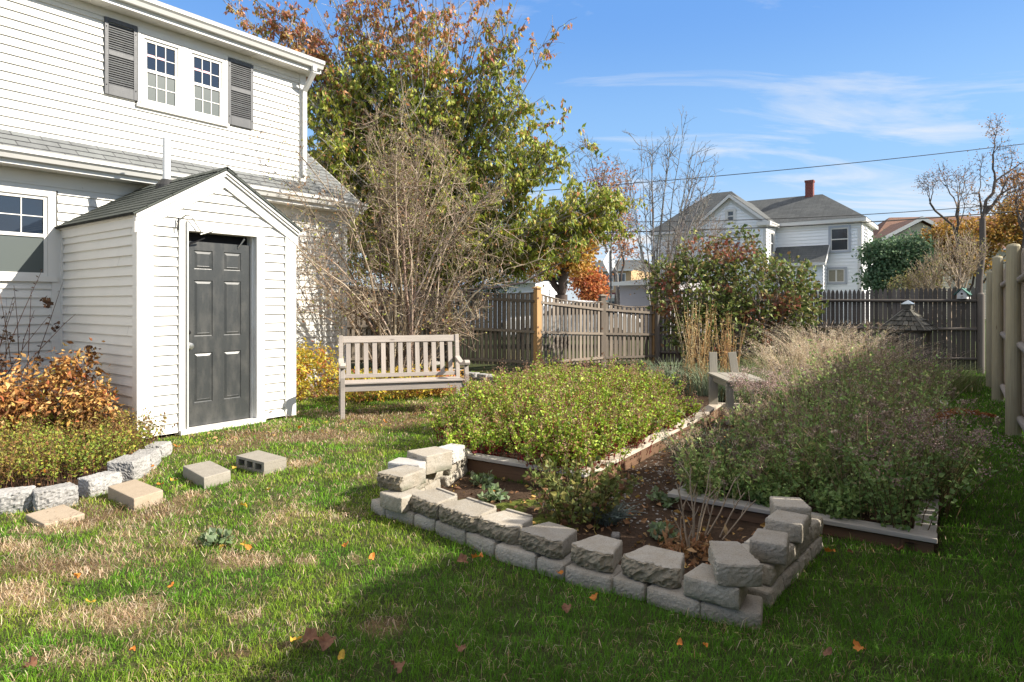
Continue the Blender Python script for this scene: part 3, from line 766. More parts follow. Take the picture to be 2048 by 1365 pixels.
scallop(fD, fE, 1.44, 1.36, .08, 'last scalloped fence section covered in leaf shadow next to the dark pickets', [(0, 1.60, 'fence_grey'), ((Vector(fE) - Vector(fD)).length, 1.5, 'cedar')], .10)
# ---------- bench ----------
bench = thing('garden_bench', 'weathered grey wooden slatted bench with curved arms on the lawn in front of the fence', 'bench', (-2.05, 7.75, 0), math.atan2(.45, 1.461))
BW, BD = 1.53, .50
def outline(name, poly, x0, x1, mat='bench', parent=bench, bev=.004):
    mb = MB(); mb.prism([(x0, y, z) for y, z in poly], (x1 - x0, 0, 0)); return mb.build(name, M[mat], parent, bevel=bev)
for x in (0.0, BW):
    a, b = x - .026, x + .026
    outline('leg', [(-.028, -.02), (.022, -.02), (.022, .36), (.012, .50), (.03, .61), (-.022, .61), (-.045, .50), (-.03, .36)], a, b)
    outline('leg', [(BD - .02, -.02), (BD + .03, -.02), (BD + .03, .42), (BD + .10, .985), (BD + .055, .99), (BD - .022, .42)], a, b)
    outline('armrest', [(-.075, .625), (-.085, .655), (-.06, .683), (.0, .682), (.10, .645), (.22, .632), (.36, .655), (BD + .045, .70), (BD + .045, .665), (.36, .62), (.2, .595), (.10, .603), (-.02, .615)], x - .033, x + .033)
    mb = MB(); mb.bar((x, .02, .12), (x, BD - .02, .12), .03, .04); mb.bar((x, .02, .365), (x, BD - .02, .35), .03, .06); mb.build('side_rail', M['bench'], bench, bevel=.003)
mb = MB(); mb.bar((.026, .0, .375), (BW - .026, .0, .375), .025, .085); mb.build('front_rail', M['bench'], bench, bevel=.003)
for i in range(6):
    y = -.03 + i * .086; z = .432 - i * .004
    mb = MB(); mb.bar((.02 if 0 < i < 5 else -.0, y + .03, z), (BW - .02 if 0 < i < 5 else BW, y + .03, z), .074, .02); mb.build('seat_slat', M['bench'], bench, bevel=.003)
yt = BD + .075
mb = MB(); mb.bar((.027, yt, .935), (BW - .027, yt, .935), .028, .085, up=(0, .12, 1)); mb.build('top_rail', M['bench'], bench, bevel=.003)
mb = MB(); mb.bar((.027, BD + .012, .465), (BW - .027, BD + .012, .465), .026, .05); mb.build('lower_rail', M['bench'], bench, bevel=.003)
for i in range(13):
    x = .095 + i * (BW - .19) / 12
    mb = MB(); mb.bar((x, BD + .015, .488), (x, yt - .001, .896), .058, .014, up=(0, 1, 0)); mb.build('back_slat', M['bench'], bench, bevel=.002)

# ---------- small plank seat among the herbs ----------
st = thing('plank_chair', 'low weathered plank seat with two upright back boards between the two raised beds', 'seat', (2.47, 7.36, 0), math.radians(-2))
for i in range(4):
    mb = MB(); a = (i * .123, .0, .515); b = (i * .123, .74, .515)
    mb.bar((.06 + i * .122, -.02, .505), (.04 + i * .122, .76, .52), .114, .022); mb.build('seat_slat', M['chair'], st, bevel=.003)
for x, y, rot in ((.04, .70, 0), (.32, .70, .04)):
    mb = MB(); mb.bar((x + .02, y + .07, .44), (x + .02 - rot, y + .1, .785), .098, .03, up=(0, 1, 0)); mb.build('back_board', M['chair'], st, bevel=.004)
for x, y, w in ((-.005, .62, .11), (.47, .62, .1), (.03, .06, .09), (.46, .06, .09)):
    mb = MB(); mb.bar((x + .02, y, 0), (x + .02, y, .49), w, .03, up=(0, 1, 0)); mb.build('leg', M['chair'], st, bevel=.004)
mb = MB(); mb.bar((.05, .02, .47), (.49, .02, .47), .025, .06); mb.bar((.02, .05, .465), (.02, .66, .465), .025, .06); mb.build('apron', M['chair'], st, bevel=.003)

# ---------- shingled lantern-roofed shelter ----------
lx, ly = (1816 - CX) / F * 11.4, 11.4
sh = thing('garden_shelter', 'small garden shelter with mossy shingled pyramid roof and metal capped cupola', 'shelter', (lx, ly, 0), math.radians(42))
R_ = .36; zb, za = .93, 1.33
mb = MB()
for k in range(4):
    c0 = Vector((R_ * (1 if k in (0, 3) else -1), R_ * (1 if k in (0, 1) else -1), zb)); k2 = (k + 1) % 4
    c1 = Vector((R_ * (1 if k2 in (0, 3) else -1), R_ * (1 if k2 in (0, 1) else -1), zb)); ap = Vector((0, 0, za)); rows = 5
    for r in range(rows):
        a, b = r / rows, min(1, (r + 1.25) / rows)
        e0, e1 = c0.lerp(ap, a), c1.lerp(ap, a); f0, f1 = c0.lerp(ap, b), c1.lerp(ap, b); n = ((e1 - e0).cross(f0 - e0)).normalized(); n = n if n.z > 0 else -n
        nn = max(2, 7 - r)
        for i in range(nn):
            s0, s1 = i / nn + .01, (i + 1) / nn - .01; j = random.uniform(.006, .02)
            p = [e0.lerp(e1, s0), e0.lerp(e1, s1), f0.lerp(f1, s1), f0.lerp(f1, s0)]
            q = [p[0] + n * (.012 + j), p[1] + n * (.012 + j), p[2] + n * .004, p[3] + n * .004]
            mb.hexa([p[0], p[3], p[2], p[1], q[0], q[3], q[2], q[1]])
mb.build('roof', M['shake'], sh)
mb = MB()
for k in range(4):
    c0 = Vector((R_ * 1.03 * (1 if k in (0, 3) else -1), R_ * 1.03 * (1 if k in (0, 1) else -1), zb + .015)); mb.bar(c0, (0, 0, za + .025), .035, .02)
mb.build('hip_ridge', M['shake'], sh)
mb = MB(); mb.box(-.062, .062, -.062, .062, za - .03, za + .07); cup = mb.build('cupola', M['shake'], sh, bevel=.004)
mb = MB()
for k in range(4):
    c = [(.085, .085), (-.085, .085), (-.085, -.085), (.085, -.085)]; a, b = c[k], c[(k + 1) % 4]
    mb.face([(*a, za + .071), (*b, za + .071), (0, 0, za + .135)]); mb.face([(*a, za + .062), (*b, za + .062), (*b, za + .071), (*a, za + .071)])
mb.build('metal_cap', M['galv'], sh)
for x in (-1, 1):
    for y in (-1, 1):
        mb = MB(); mb.bar((x * .25, y * .25, 0), (x * .25, y * .25, zb + .05), .05, .05); mb.build('post', M['shake'], sh)
mb = MB()
for z in (.05, .16, .27, .38):
    for k in range(4):
        a = [(-.28, -.28), (.28, -.28), (.28, .28), (-.28, .28)]; mb.bar((*a[k], z), (*a[(k + 1) % 4], z), .03, .09)
mb.build('base', M['shake'], sh)
mb = MB()
for k in range(4):
    a = [(-.28, -.28), (.28, -.28), (.28, .28), (-.28, .28)]; mb.bar((*a[k], zb - .02), (*a[(k + 1) % 4], zb - .02), .04, .05)
mb.build('eave_beam', M['shake'], sh)

# ---------- birdhouse on the back fence ----------
bh = thing('birdhouse', 'small white birdhouse with a green roof at the right end of the dark fence', 'birdhouse', (9.08, 12.93, 1.50), math.radians(-48))
mb = MB(); w, L = .085, .30
mb.prism([(-w, 0, 0), (w, 0, 0), (w, 0, .10), (0, 0, .20), (-w, 0, .10)], (0, L, 0)); mb.build('body', M['trim_worn'], bh, bevel=.002)
mb = MB()
for s in (1, -1): mb.hexa([(0, -.03, .205), (0, L + .03, .205), (s * .13, L + .03, .075), (s * .13, -.03, .075), (0, -.03, .22), (0, L + .03, .22), (s * .135, L + .03, .09), (s * .135, -.03, .09)])
mb.build('roof', m_plain('green_paint', (.06, .15, .12), .7, .3), bh)
mb = MB(); mb.tube([(0, -.001, .10), (0, -.004, .10)], .02, 14); mb.build('entrance_hole', M['black'], bh)
mb = MB(); mb.bar((0, -.003, .055), (0, -.05, .055), .05, .008); mb.build('perch', M['trim_worn'], bh)

# ---------- pots ----------
px_, py_ = (888 - CX) / F * 9.9, 9.9
pot = thing('flower_pot', 'orange terracotta pot seen through the bench slats', 'pot', (px_, py_, 0))
mb = MB(); mb.lathe((0, 0, 0), [(.0, .0), (.12, 0), (.165, .27), (.185, .27), (.19, .35), (.17, .35), (.15, .28), (.0, .28)], 28); mb.build('body', M['terracotta'], pot)
mb = MB(); mb.lathe((0, 0, 0), [(0, .30), (.165, .30)], 20); mb.build('soil', M['bed_side'], pot)
p2 = MB(); p2.lathe((0, 0, 0), [(.0, .0), (.07, 0), (.10, .2), (.11, .2), (.11, .23), (.095, .23), (.085, .1), (0, .1)], 20)
o = p2.build('nursery_pot', M['plastic_black']); o.location = ((922 - CX) / F * 11.0, 11.0, .02); tag(o, 'small black plastic pot beside the right arm of the bench, in front of the fence', 'pot')

# ---------- rough blocks ----------
def rough_block(name, quad, z0, z1, mat, seed, rough=(.012, .004, .004), rnd=.010, chamfer=.0, lip=False, res=.0125, tilt=0):
    """quad: front-left, front-right, back-right, back-left ground points; front (0-1) is the rough split face"""
    q = [np.array(p, float) for p in quad]
    Lx = np.linalg.norm(q[1] - q[0]); Ly = np.linalg.norm(q[3] - q[0]); Lz = z1 - z0
    nx, ny, nz = max(4, int(Lx / res)), max(4, int(Ly / res)), max(4, int(Lz / (res * .8)))
    gu, gw, gt = [np.concatenate([[0, e_], np.linspace(0, 1, m_ + 1)[1:-1], [1 - e_, 1]]) for m_, e_ in ((nx, rnd * .5 / Lx), (ny, rnd * .5 / Ly), (nz, rnd * .5 / Lz))]
    nx += 2; ny += 2; nz += 2
    vid = {}; V = []; Fc = []
    def v(i, j, k):
        if (i, j, k) not in vid: vid[(i, j, k)] = len(V); V.append((gu[i], gw[j], gt[k]))
        return vid[(i, j, k)]
    for i in range(nx):
        for j in range(ny): Fc.append((v(i, j, nz), v(i + 1, j, nz), v(i + 1, j + 1, nz), v(i, j + 1, nz))); Fc.append((v(i, j, 0), v(i, j + 1, 0), v(i + 1, j + 1, 0), v(i + 1, j, 0)))
    for i in range(nx):
        for k in range(nz): Fc.append((v(i, 0, k), v(i + 1, 0, k), v(i + 1, 0, k + 1), v(i, 0, k + 1))); Fc.append((v(i, ny, k), v(i, ny, k + 1), v(i + 1, ny, k + 1), v(i + 1, ny, k)))
    for j in range(ny):
        for k in range(nz): Fc.append((v(0, j, k), v(0, j, k + 1), v(0, j + 1, k + 1), v(0, j + 1, k))); Fc.append((v(nx, j, k), v(nx, j + 1, k), v(nx, j + 1, k + 1), v(nx, j, k + 1)))
    A = np.array(V); u, w, t = A[:, 0], A[:, 1], A[:, 2]
    # rounding of edges: superellipse pull
    def pull(a, L):
        d = np.minimum(a, 1 - a) * L; return np.clip(1 - d / rnd, 0, 1)
    pu, pw, pt = pull(u, Lx), pull(w, Ly), pull(t, Lz)
    k = rnd * .30
    sx = np.where(u < .5, 1, -1) * k * (np.maximum(pw, pt) ** 2) * (pu > 0); sy = np.where(w < .5, 1, -1) * k * (np.maximum(pu, pt) ** 2) * (pw > 0); szz = np.where(t < .5, 1, -1) * k * (np.maximum(pu, pw) ** 2) * (pt > 0)
    ex = (q[1] - q[0]) / Lx; ey = np.array([-ex[1], ex[0]])
    XY = ((1 - u) * (1 - w))[:, None] * q[0] + (u * (1 - w))[:, None] * q[1] + (u * w)[:, None] * q[2] + ((1 - u) * w)[:, None] * q[3]
    x = u * Lx; y = w * Ly; z = t * Lz
    cn = (np.clip(1 - np.minimum(u, 1 - u) * Lx / .05, 0, 1)) * chamfer * np.clip(1 - w * 3, 0, 1)
    fr = np.clip(1 - w * Ly / .02, 0, 1); sd = np.maximum(np.clip(1 - u * Lx / .01, 0, 1), np.clip(1 - (1 - u) * Lx / .01, 0, 1))
    N = lambda s, a, b: .45 * (fbm(a * 24 + seed * 3.7, b * 24 + seed, s, 4) - .5) + .75 * (fbm(a * 85 + seed * 1.7, b * 85 + seed, s + 40, 2) - .5)
    dy = fr * rough[0] * 2.4 * (N(3, x, z + .0) + .35 * N(5, x * 3, z * 3)) - fr * rough[0] * .9 * (1 - np.abs(t * 2 - 1)) + cn
    dx = sd * rough[1] * 2 * N(7, y, z); dz = (t > .99) * rough[2] * 1.2 * N(9, x, y)
    edge = np.clip(1 - w * Ly / .02, 0, 1) * (t > .5) * rough[0] * .5 * np.clip(N(12, x * 1.3, x * 0) + .1, 0, 1)
    XY = XY + ex[None] * (dx + sx)[:, None] + ey[None] * (dy + sy + edge)[:, None]
    Z = z0 + z + dz + szz - edge * .6
    if tilt: Z = Z + (x - Lx / 2) * tilt
    c = XY.mean(0)
    VV = np.column_stack([XY - c, Z - z0])
    me = np_mesh(name, VV, [np.array(Fc)], smooth=False)
    o = link_mesh(name, me, mat); me.materials.append(M['block_rough'] if mat == M['block'] else mat)
    fw = np.array([min(A[i, 1] for i in f) + max(A[i, 1] for i in f) for f in Fc]); me.polygons.foreach_set('material_index', ((fw < 1e-6) & (rough[0] > .01)).astype(np.int32)); o.location = (c[0], c[1], z0); o.rotation_euler = (0, 0, 0)
    
    if lip:
        mb = MB(); b0, b1 = (q[3] - c), (q[2] - c); e = (b1 - b0) / np.linalg.norm(b1 - b0); n = np.array([-e[1], e[0]])
        i0 = b0 - n * .022 + e * .006; i1 = b1 - n * .022 - e * .006
        mb.hexa([(*i0, Lz - .002), (*i1, Lz - .002), (*(i1 + n * .02), Lz - .002), (*(i0 + n * .02), Lz - .002), (*i0, Lz + .009), (*i1, Lz + .009), (*(i1 + n * .02), Lz + .009), (*(i0 + n * .02), Lz + .009)])
        mb.build('lip', mat, o, bevel=.002)
    return o
def block_px(a, b, zt, zb, depth=.21, taper=.045, mat='block', lip=False, chamfer=.02, wmin=None, rough=(.012, .003, .003), name='retaining_block', seed=None, widen=0, tilt=0, rnd=.010):
    A = np.array(G(*a, zt)); B = np.array(G(*b, zt)); e = (B - A) / np.linalg.norm(B - A); n = np.array([-e[1], e[0]])
    A = A - e * widen; B = B + e * widen
    q = [A, B, B + n * depth - e * taper, A + n * depth + e * taper]
    return rough_block(name, q, zb, zt, M[mat], seed if seed is not None else int(abs(a[0] * 7 + a[1])), rough, chamfer=chamfer, lip=lip, tilt=tilt, rnd=rnd)
ORD = ['leftmost', 'second', 'third', 'fourth', 'fifth', 'sixth', 'seventh', 'eighth', 'ninth', 'tenth', 'eleventh', 'twelfth']
soft = (.0032, .003, .0015)
bot = [((740, 998), (767, 1012)), ((769, 1012), (824, 1028)), ((826, 1029), (868, 1039)), ((868, 1042), (928, 1064)), ((930, 1064), (985, 1086)), ((988, 1090), (1069, 1112)), ((1072, 1115), (1126, 1131)),
       ((1128, 1133), (1220, 1158)), ((1222, 1155), (1288, 1172)), ((1291, 1174), (1398, 1205)), ((1400, 1205), (1522, 1229))]
for i, (a, b) in enumerate(bot):
    o = block_px(a, b, .07, -.04, depth=.2, taper=.01, rough=soft, chamfer=.004, seed=i + 50, widen=.004, rnd=.022)
    tag(o, f"{ORD[i]} grey block{' from the left' if i else ''} in the sunken bottom course facing the lawn" if i < 10 else 'last grey block of the bottom course, at the front corner nearest the viewer', 'block', 'blocks of the bottom course')
topc = [((812, 986), (868, 1009)), ((872, 1008), (951, 1036)), ((951, 1034), (1031, 1058)), ((1033, 1058), (1119, 1086)), ((1136, 1088), (1222, 1111)), ((1239, 1112), (1358, 1141))]
lab2 = ['small pale block with a lipped back edge, first of the low top course', 'pale sunlit block with a crumbly lip, second in the low top course',
        'sunlit block with a shaded rough face, third in the low top course', 'block crossed by a thin band of sun, fourth in the low top course',
        'brown rough-faced block with a whitish stain on its top, fifth in the low top course', 'broad rough-faced block with a flat five-sided top, sixth in the low top course']
for i, (a, b) in enumerate(topc):
    o = block_px(a, b, .17, .071, depth=.22, taper=.05, rough=(.016, .003, .003), chamfer=.03, lip=i < 3, seed=i + 5)
    tag(o, lab2[i], 'block', 'blocks of the low top course')
o = block_px((1364, 1150), (1478, 1180), .17, .071, depth=.20, taper=.02, rough=soft, chamfer=.006, seed=70, rnd=.014); tag(o, 'smooth-faced block lying at the front right corner partly under the askew block', 'block', 'blocks of the low top course')
o = block_px((1434, 1128), (1528, 1131), .272, .171, depth=.285, taper=.03, rough=(.004, .012, .003), chamfer=.01, seed=71); tag(o, 'askew block with pale drips set across the front right corner', 'block')
# left stack
S = [((752, 944), (802, 955), .272, .171, .26, .02, 'block', (.016, .004, .003), 'big tan block with a split face at the front of the left stack'),
     ((756, 984), (800, 998), .17, .071, .22, .02, 'block', soft, 'tan block under the front block of the left stack'),
     ((773, 925), (836, 931), .275, .175, .17, .0, 'block_pale', soft, 'block with a white painted top in the left stack'),
     ((811, 902), (850, 914), .31, .175, .26, .02, 'block', (.005, .003, .002), 'tall smooth tan block with a vertical groove in the left stack'),
     ((866, 897), (905, 902), .28, .175, .22, .02, 'block_pale', (.014, .008, .006), 'whitened rough block at the far end of the left stack')]
for i, (a, b, zt, zb, dp, tp, mt, rg, lb) in enumerate(S):
    o = block_px(a, b, zt, zb, depth=dp, taper=tp, mat=mt, rough=rg, seed=80 + i, rnd=.010 if i != 3 else .007, chamfer=.012); tag(o, lb, 'block', 'blocks of the left stack')
def block_q(c, ang, w, d, z0, z1, label, mat='block', rg=soft, seed=0, group=None, rnd=.014, taper=0):
    e = np.array([math.cos(ang), math.sin(ang)]); n = np.array([-e[1], e[0]]); c = np.array(c)
    o = rough_block('retaining_block', [c - e * w / 2 - n * d / 2, c + e * w / 2 - n * d / 2, c + e * (w / 2 - taper) + n * d / 2, c - e * (w / 2 - taper) + n * d / 2], z0, z1, M[mat], seed, rg, rnd=rnd)
    return tag(o, label, 'block', group)
# inner face blocks under the left stack (they face right, towards the soil)
base0 = np.array([-.80, 4.42]); dirL = unit(np.array([.27, .87])[None])[0]; angL = math.atan2(dirL[1], dirL[0])
nm = ['first', 'second', 'third', 'fourth']
for k in range(4):
    for lv in range(2):
        c = base0 + dirL * (.14 + k * .262 + lv * .05) + np.array([.045 * (k > 1), -.0])
        block_q(c, angL + [.03, -.05, .02, .06][k], .25, .20, lv * .10 + (-.04 if lv == 0 else -.03), lv * .10 + .069, f"brownish block, {nm[k]} from the front in the {'ground' if lv == 0 else 'middle'} row of the left stack", seed=100 + k * 2 + lv, group='lower blocks of the left stack', rg=(.006, .004, .004))
# right stack, three levels, running back towards the right bed
r0 = np.array(G(1546, 1215)); r1 = np.array(G(1642, 1108)); dR = (r1 - r0) / np.linalg.norm(r1 - r0); nR = np.array([-dR[1], dR[0]]); angR = math.atan2(dR[1], dR[0])
print('right wall', r0, r1, np.linalg.norm(r1 - r0))
for k in range(4):
    for lv in range(2):
        c = r0 + dR * (.10 + k * .235 + lv * .05) + nR * (.12 + .01 * lv)
        block_q(c, angR + [.05, -.04, .03, .0][k], .23, .21, lv * .10 + (-.04 if lv == 0 else -.03), lv * .10 + .069, f"dark grey block, {nm[k]} from the front in the {'ground' if lv == 0 else 'middle'} row of the right stack", seed=120 + k * 2 + lv, group='lower blocks of the right stack', rg=(.006, .004, .004))
for a, b, sd, lb, mt in (((1497, 1079), (1574, 1092), 130, 'grey block crossed by a bright sliver of sun on top of the right stack', 'block'),
                     ((1528, 1036), (1604, 1051), 131, 'dark grey block in the middle of the top row of the right stack', 'block'),
                     ((1550, 1012), (1625, 1016), 132, 'pale grey block at the far end of the top row of the right stack', 'block')):
    o = block_px(a, b, .274, .172, depth=.20, taper=.01, rough=soft, chamfer=.006, seed=sd, rnd=.014, mat=mt); tag(o, lb, 'block', 'top blocks of the right stack')

# ---------- granite edging, pavers ----------
gr = [((-30, 992), (64, 982), .13, .17, 'granite edging stone cut off by the left edge of the picture'),
      ((70, 987), (158, 971), .13, .16, 'granite edging stone directly behind the flat beige paver'),
      ((181, 961), (246, 944), .12, .16, 'granite edging stone left of the upright end-on stone'),
      ((269, 924), (303, 908), .15, .22, 'granite edging stone set end-on with its rough end facing the viewer'),
      ((304, 909), (322, 896), .13, .18, 'granite edging stone second from the entry wall'), ((324, 892), (345, 882), .11, .16, 'granite edging stone nearest to the entry doorway')]
for i, (a, b, zt, d, lb) in enumerate(gr):
    o = block_px(a, b, zt, -.03, depth=d, taper=.01, mat='granite', rough=(.012, .010, .010), chamfer=.01, seed=150 + i, name='granite_stone', rnd=.014); tag(o, lb, 'edging stone', 'granite stones edging the left border')
for i, (x0, x1, yb) in enumerate(((895, 915, 752), (917, 950, 757), (952, 970, 759), (972, 1000, 763))):
    a, b = (x0, yb - 13 + i), (x1, yb - 11 + i)
    o = block_px(a, b, .11, -.02, depth=.18, taper=.0, mat='granite', rough=(.01, .008, .008), seed=170 + i, name='edging_stone', rnd=.014)
    tag(o, f"grey edging stone behind the bench, {['leftmost', 'second from the left', 'third from the left', 'rightmost'][i]} of the far row", 'edging stone', 'edging stones behind the bench')
def px_block(pts, z1, z0, mat, name, label, cat, seed, res=.03, rough=(.002, .002, .001)):
    q = [np.array(G(*p, z1)) for p in pts]; o = rough_block(name, q, z0, z1, M[mat], seed, rough, rnd=.008, res=res); return tag(o, label, cat)
px_block([(88, 1049), (170, 1027), (127, 1008), (50, 1029)], .035, -.01, 'paver', 'paver', 'flat square beige paver at the near end of the stepping stones', 'paver', 200)
px_block([(268, 998), (327, 980), (271, 958), (215, 973)], .085, -.02, 'paver', 'concrete_block', 'solid tan concrete block, nearest of the raised stepping blocks', 'concrete block', 201)
px_block([(408, 956), (462, 941), (420, 921), (365, 932)], .085, -.02, 'cinder', 'concrete_block', 'solid grey concrete block in the middle of the stepping blocks', 'concrete block', 202)
# hollow block
q = [Vector((*G(*p, .10), 0)) for p in ((472, 911.5), (528, 925.5), (573, 915.5), (517, 900.5))]; c = sum(q, Vector()) / 4; q = [p - c for p in q]
cb = thing('cinder_block', 'hollow concrete block on its side with three holes facing left, nearest the door', 'concrete block', (c.x, c.y, 0))
fl, fr, br_, bl = q; mb = MB(); th = .10
def pp(u, v, z): p = fl.lerp(fr, u).lerp(bl.lerp(br_, u), v); return (p.x, p.y, z)
# solid top/bottom plates and webs around three cores running through v
us = [0, .09, .31, .40, .60, .69, .91, 1.0]
mb.hexa([pp(0, 0, .078), pp(1, 0, .078), pp(1, 1, .078), pp(0, 1, .078), pp(0, 0, th), pp(1, 0, th), pp(1, 1, th), pp(0, 1, th)])
mb.hexa([pp(0, 0, -.01), pp(1, 0, -.01), pp(1, 1, -.01), pp(0, 1, -.01), pp(0, 0, .022), pp(1, 0, .022), pp(1, 1, .022), pp(0, 1, .022)])
for i in range(0, 8, 2): mb.hexa([pp(us[i], 0, .0222), pp(us[i + 1], 0, .0222), pp(us[i + 1], 1, .0222), pp(us[i], 1, .0222), pp(us[i], 0, .0778), pp(us[i + 1], 0, .0778), pp(us[i + 1], 1, .0778), pp(us[i], 1, .0778)])
mb.build('shell', M['cinder'], cb, bevel=.002)
mb = MB(); mb.hexa([pp(.05, .25, .02), pp(.95, .25, .02), pp(.95, .9, .02), pp(.05, .9, .02), pp(.05, .25, .08), pp(.95, .25, .08), pp(.95, .9, .08), pp(.05, .9, .08)]); mb.build('core', M['black'], cb)

# ---------- raised beds ----------
def bed(name, label, corners, z, matcap, side_h, cw=.11):
    r = thing(name, label, 'raised bed', (*corners[0], 0)); c0 = Vector((*corners[0], 0))
    P_ = [Vector((*c, 0)) - c0 for c in corners]
    for a, b in zip(P_[:-1], P_[1:]):
        d = (b - a).normalized(); n = Vector((-d.y, d.x, 0)); up = Vector((0, 0, 1))
        mb = MB(); L = (b - a).length; k = max(1, round(L / 2.0))
        for i in range(k):
            mb.bar(a + d * (L * i / k + .002) + n * cw * .35 + up * (z - .014), a + d * (L * (i + 1) / k - .003) + n * cw * .35 + up * (z - .014), cw, .028)
        mb.build('cap_board', matcap, r, bevel=.004)
        mb = MB(); mb.bar(a + n * .03 + d * .02 + up * ((z - .03) / 2 - .02), b + n * .03 - d * .02 + up * ((z - .03) / 2 - .02), .035, z - .01); mb.build('side_board', M['bed_side'], r)
    return r
b1 = [(-.50, 5.39), G(1172, 948, .15), (2.02, 7.0), (2.65, 8.1)]
bed('raised_bed', 'left raised bed with a bleached wooden cap board round the bright green herbs', [b1[0], b1[1]], .15, M['cap_grey'], .2)
# the second run joins the first: same bed
rb = [o for o in scene.objects if o.name == 'raised_bed'][0]
def bed_run(root, pts, z, cap, cw=.11):
    c0 = Vector(root.location); 
    for a, b in zip(pts[:-1], pts[1:]):
        a = Vector((*a, 0)) - c0; b = Vector((*b, 0)) - c0; a.z = b.z = 0; d = (b - a).normalized(); n = Vector((-d.y, d.x, 0)); up = Vector((0, 0, 1)); L = (b - a).length; k = max(1, round(L / 1.9))
        mb = MB()
        for i in range(k): mb.bar(a + d * (L * i / k + .003) + n * cw * .35 + up * (z - .014), a + d * (L * (i + 1) / k - .003) + n * cw * .35 + up * (z - .014), cw, .028)
        mb.build('cap_board', cap, root, bevel=.004)
        mb = MB(); mb.bar(a + n * .03 + d * .02 + up * ((z - .03) / 2 - .02), b + n * .03 - d * .02 + up * ((z - .03) / 2 - .02), .035, z - .01); mb.build('side_board', M['bed_side'], root)
p1 = np.array(b1[1]) + np.array([.04, .075])
bed_run(rb, [p1, b1[2], b1[3]], .147, M['cap'], .13)
b2a = G(1336, 985, .1); b2b = G(1876, 1077, .1)
rb2 = bed('raised_bed', 'right raised bed with a grey cap board, filled with tall dried herbs', [b2a, b2b], .10, M['cap_grey'], .2, .12)
fd = np.array([.567, .824])
bed_run(rb2, [np.array(b2b) + np.array([.03, .09]), np.array(b2b) + fd * 6.2], .097, M['cap_grey'], .11)
e2 = np.array(b2a) + np.array([-.05, .06])
bed_run(rb2, [np.array(b2a) + fd * 5.6 + np.array([.12, -.0]), np.array(b2a) + np.array([.10, .085])], .097, M['cap_grey'], .11)
mb = MB(); e = np.array(b2b); mb.bar((e[0] - .12, e[1] + .11, .066), (e[0] - .12, e[1] + .11, -.05), .05, .05); mb.build('corner_post', M['bed_side'], None); 
o = bpy.context.scene.objects['corner_post']; o.parent = rb2; o.matrix_parent_inverse = Matrix.Translation(-Vector(rb2.location))
far = thing('edging_board', 'bleached edging board on the ground by the plank seat', 'board', (*G(1383, 808, .05), 0)); 
mb = MB(); v = Vector((*G(1560, 812, .05), 0)) - Vector(far.location); mb.bar((0, 0, .04), (v.x, v.y, .04), .05, .06); mb.build('board', M['cap'], far, bevel=.004)
# ---------- ground, lawn ----------
ring_poly = [G(*p) for p in ((760, 1000), (900, 1055), (1090, 1112), (1300, 1165), (1500, 1195), (1600, 1120), (1640, 1075))] + [(2.3, 3.64), (1.1, 4.5), (2.0, 5.6), (3.9, 8.3), (2.9, 8.7), (1.7, 6.5), (.5, 4.75), (-.45, 5.3), (-.75, 4.9)]
bed1_poly = [(-.48, 5.43), (.53, 4.76), (2.0, 7.0), (2.62, 8.1), (2.9, 9.2), (-.2, 9.3), (-.5, 8.4), (-.55, 6.5)]
bed2_poly = [b2a, b2b, tuple(np.array(b2b) + fd * 6.2), tuple(np.array(b2a) + fd * 6.0 + np.array([.1, .3]))]
b2soil = [(b2a[0] + .06, b2a[1] + .03), (b2b[0] - .05, b2b[1] + .06), tuple(np.array(b2b) + fd * 6.1 - np.array([.08, 0])), tuple(np.array(b2a) + fd * 5.6 + np.array([.1, .0]))]
border_poly = [G(*p) for p in ((-250, 1040), (64, 1015), (160, 998), (250, 975), (300, 935), (345, 895))] + [(-3.7, 6.6), (-4.2, 6.9), (-5.5, 7.8), (-8.5, 4.0), (-7, 2.6)]
back_poly = [(2.9, 8.9), (3.9, 8.3), (5.2, 8.2), (6.3, 9.2), (7.6, 11.0), (8.6, 12.6), (3.3, 14.6), (1.2, 12.8), (1.6, 11.0)]
yel_poly = [tuple(h2w(1.9, -.75)[:2]), tuple(h2w(3.0, -1.0)[:2]), tuple(h2w(4.6, -1.5)[:2]), (-.9, 9.8), (-.7, 10.8), (-2.6, 12.5), tuple(h2w(4.4, 0)[:2]), tuple(h2w(1.8, 0)[:2])]
def house_mask(X, Y):
    x, y = w2h(X, Y); return ((x > -4.5) & (x < 4.3) & (y > -.03) & (y < 8)) | ((x > -.03) & (x < 1.82) & (y > -2.10) & (y < 0))
def excl(X, Y):
    m = house_mask(X, Y)
    for p in (ring_poly, bed1_poly, bed2_poly, border_poly): m |= inpoly(X, Y, p)
    return m
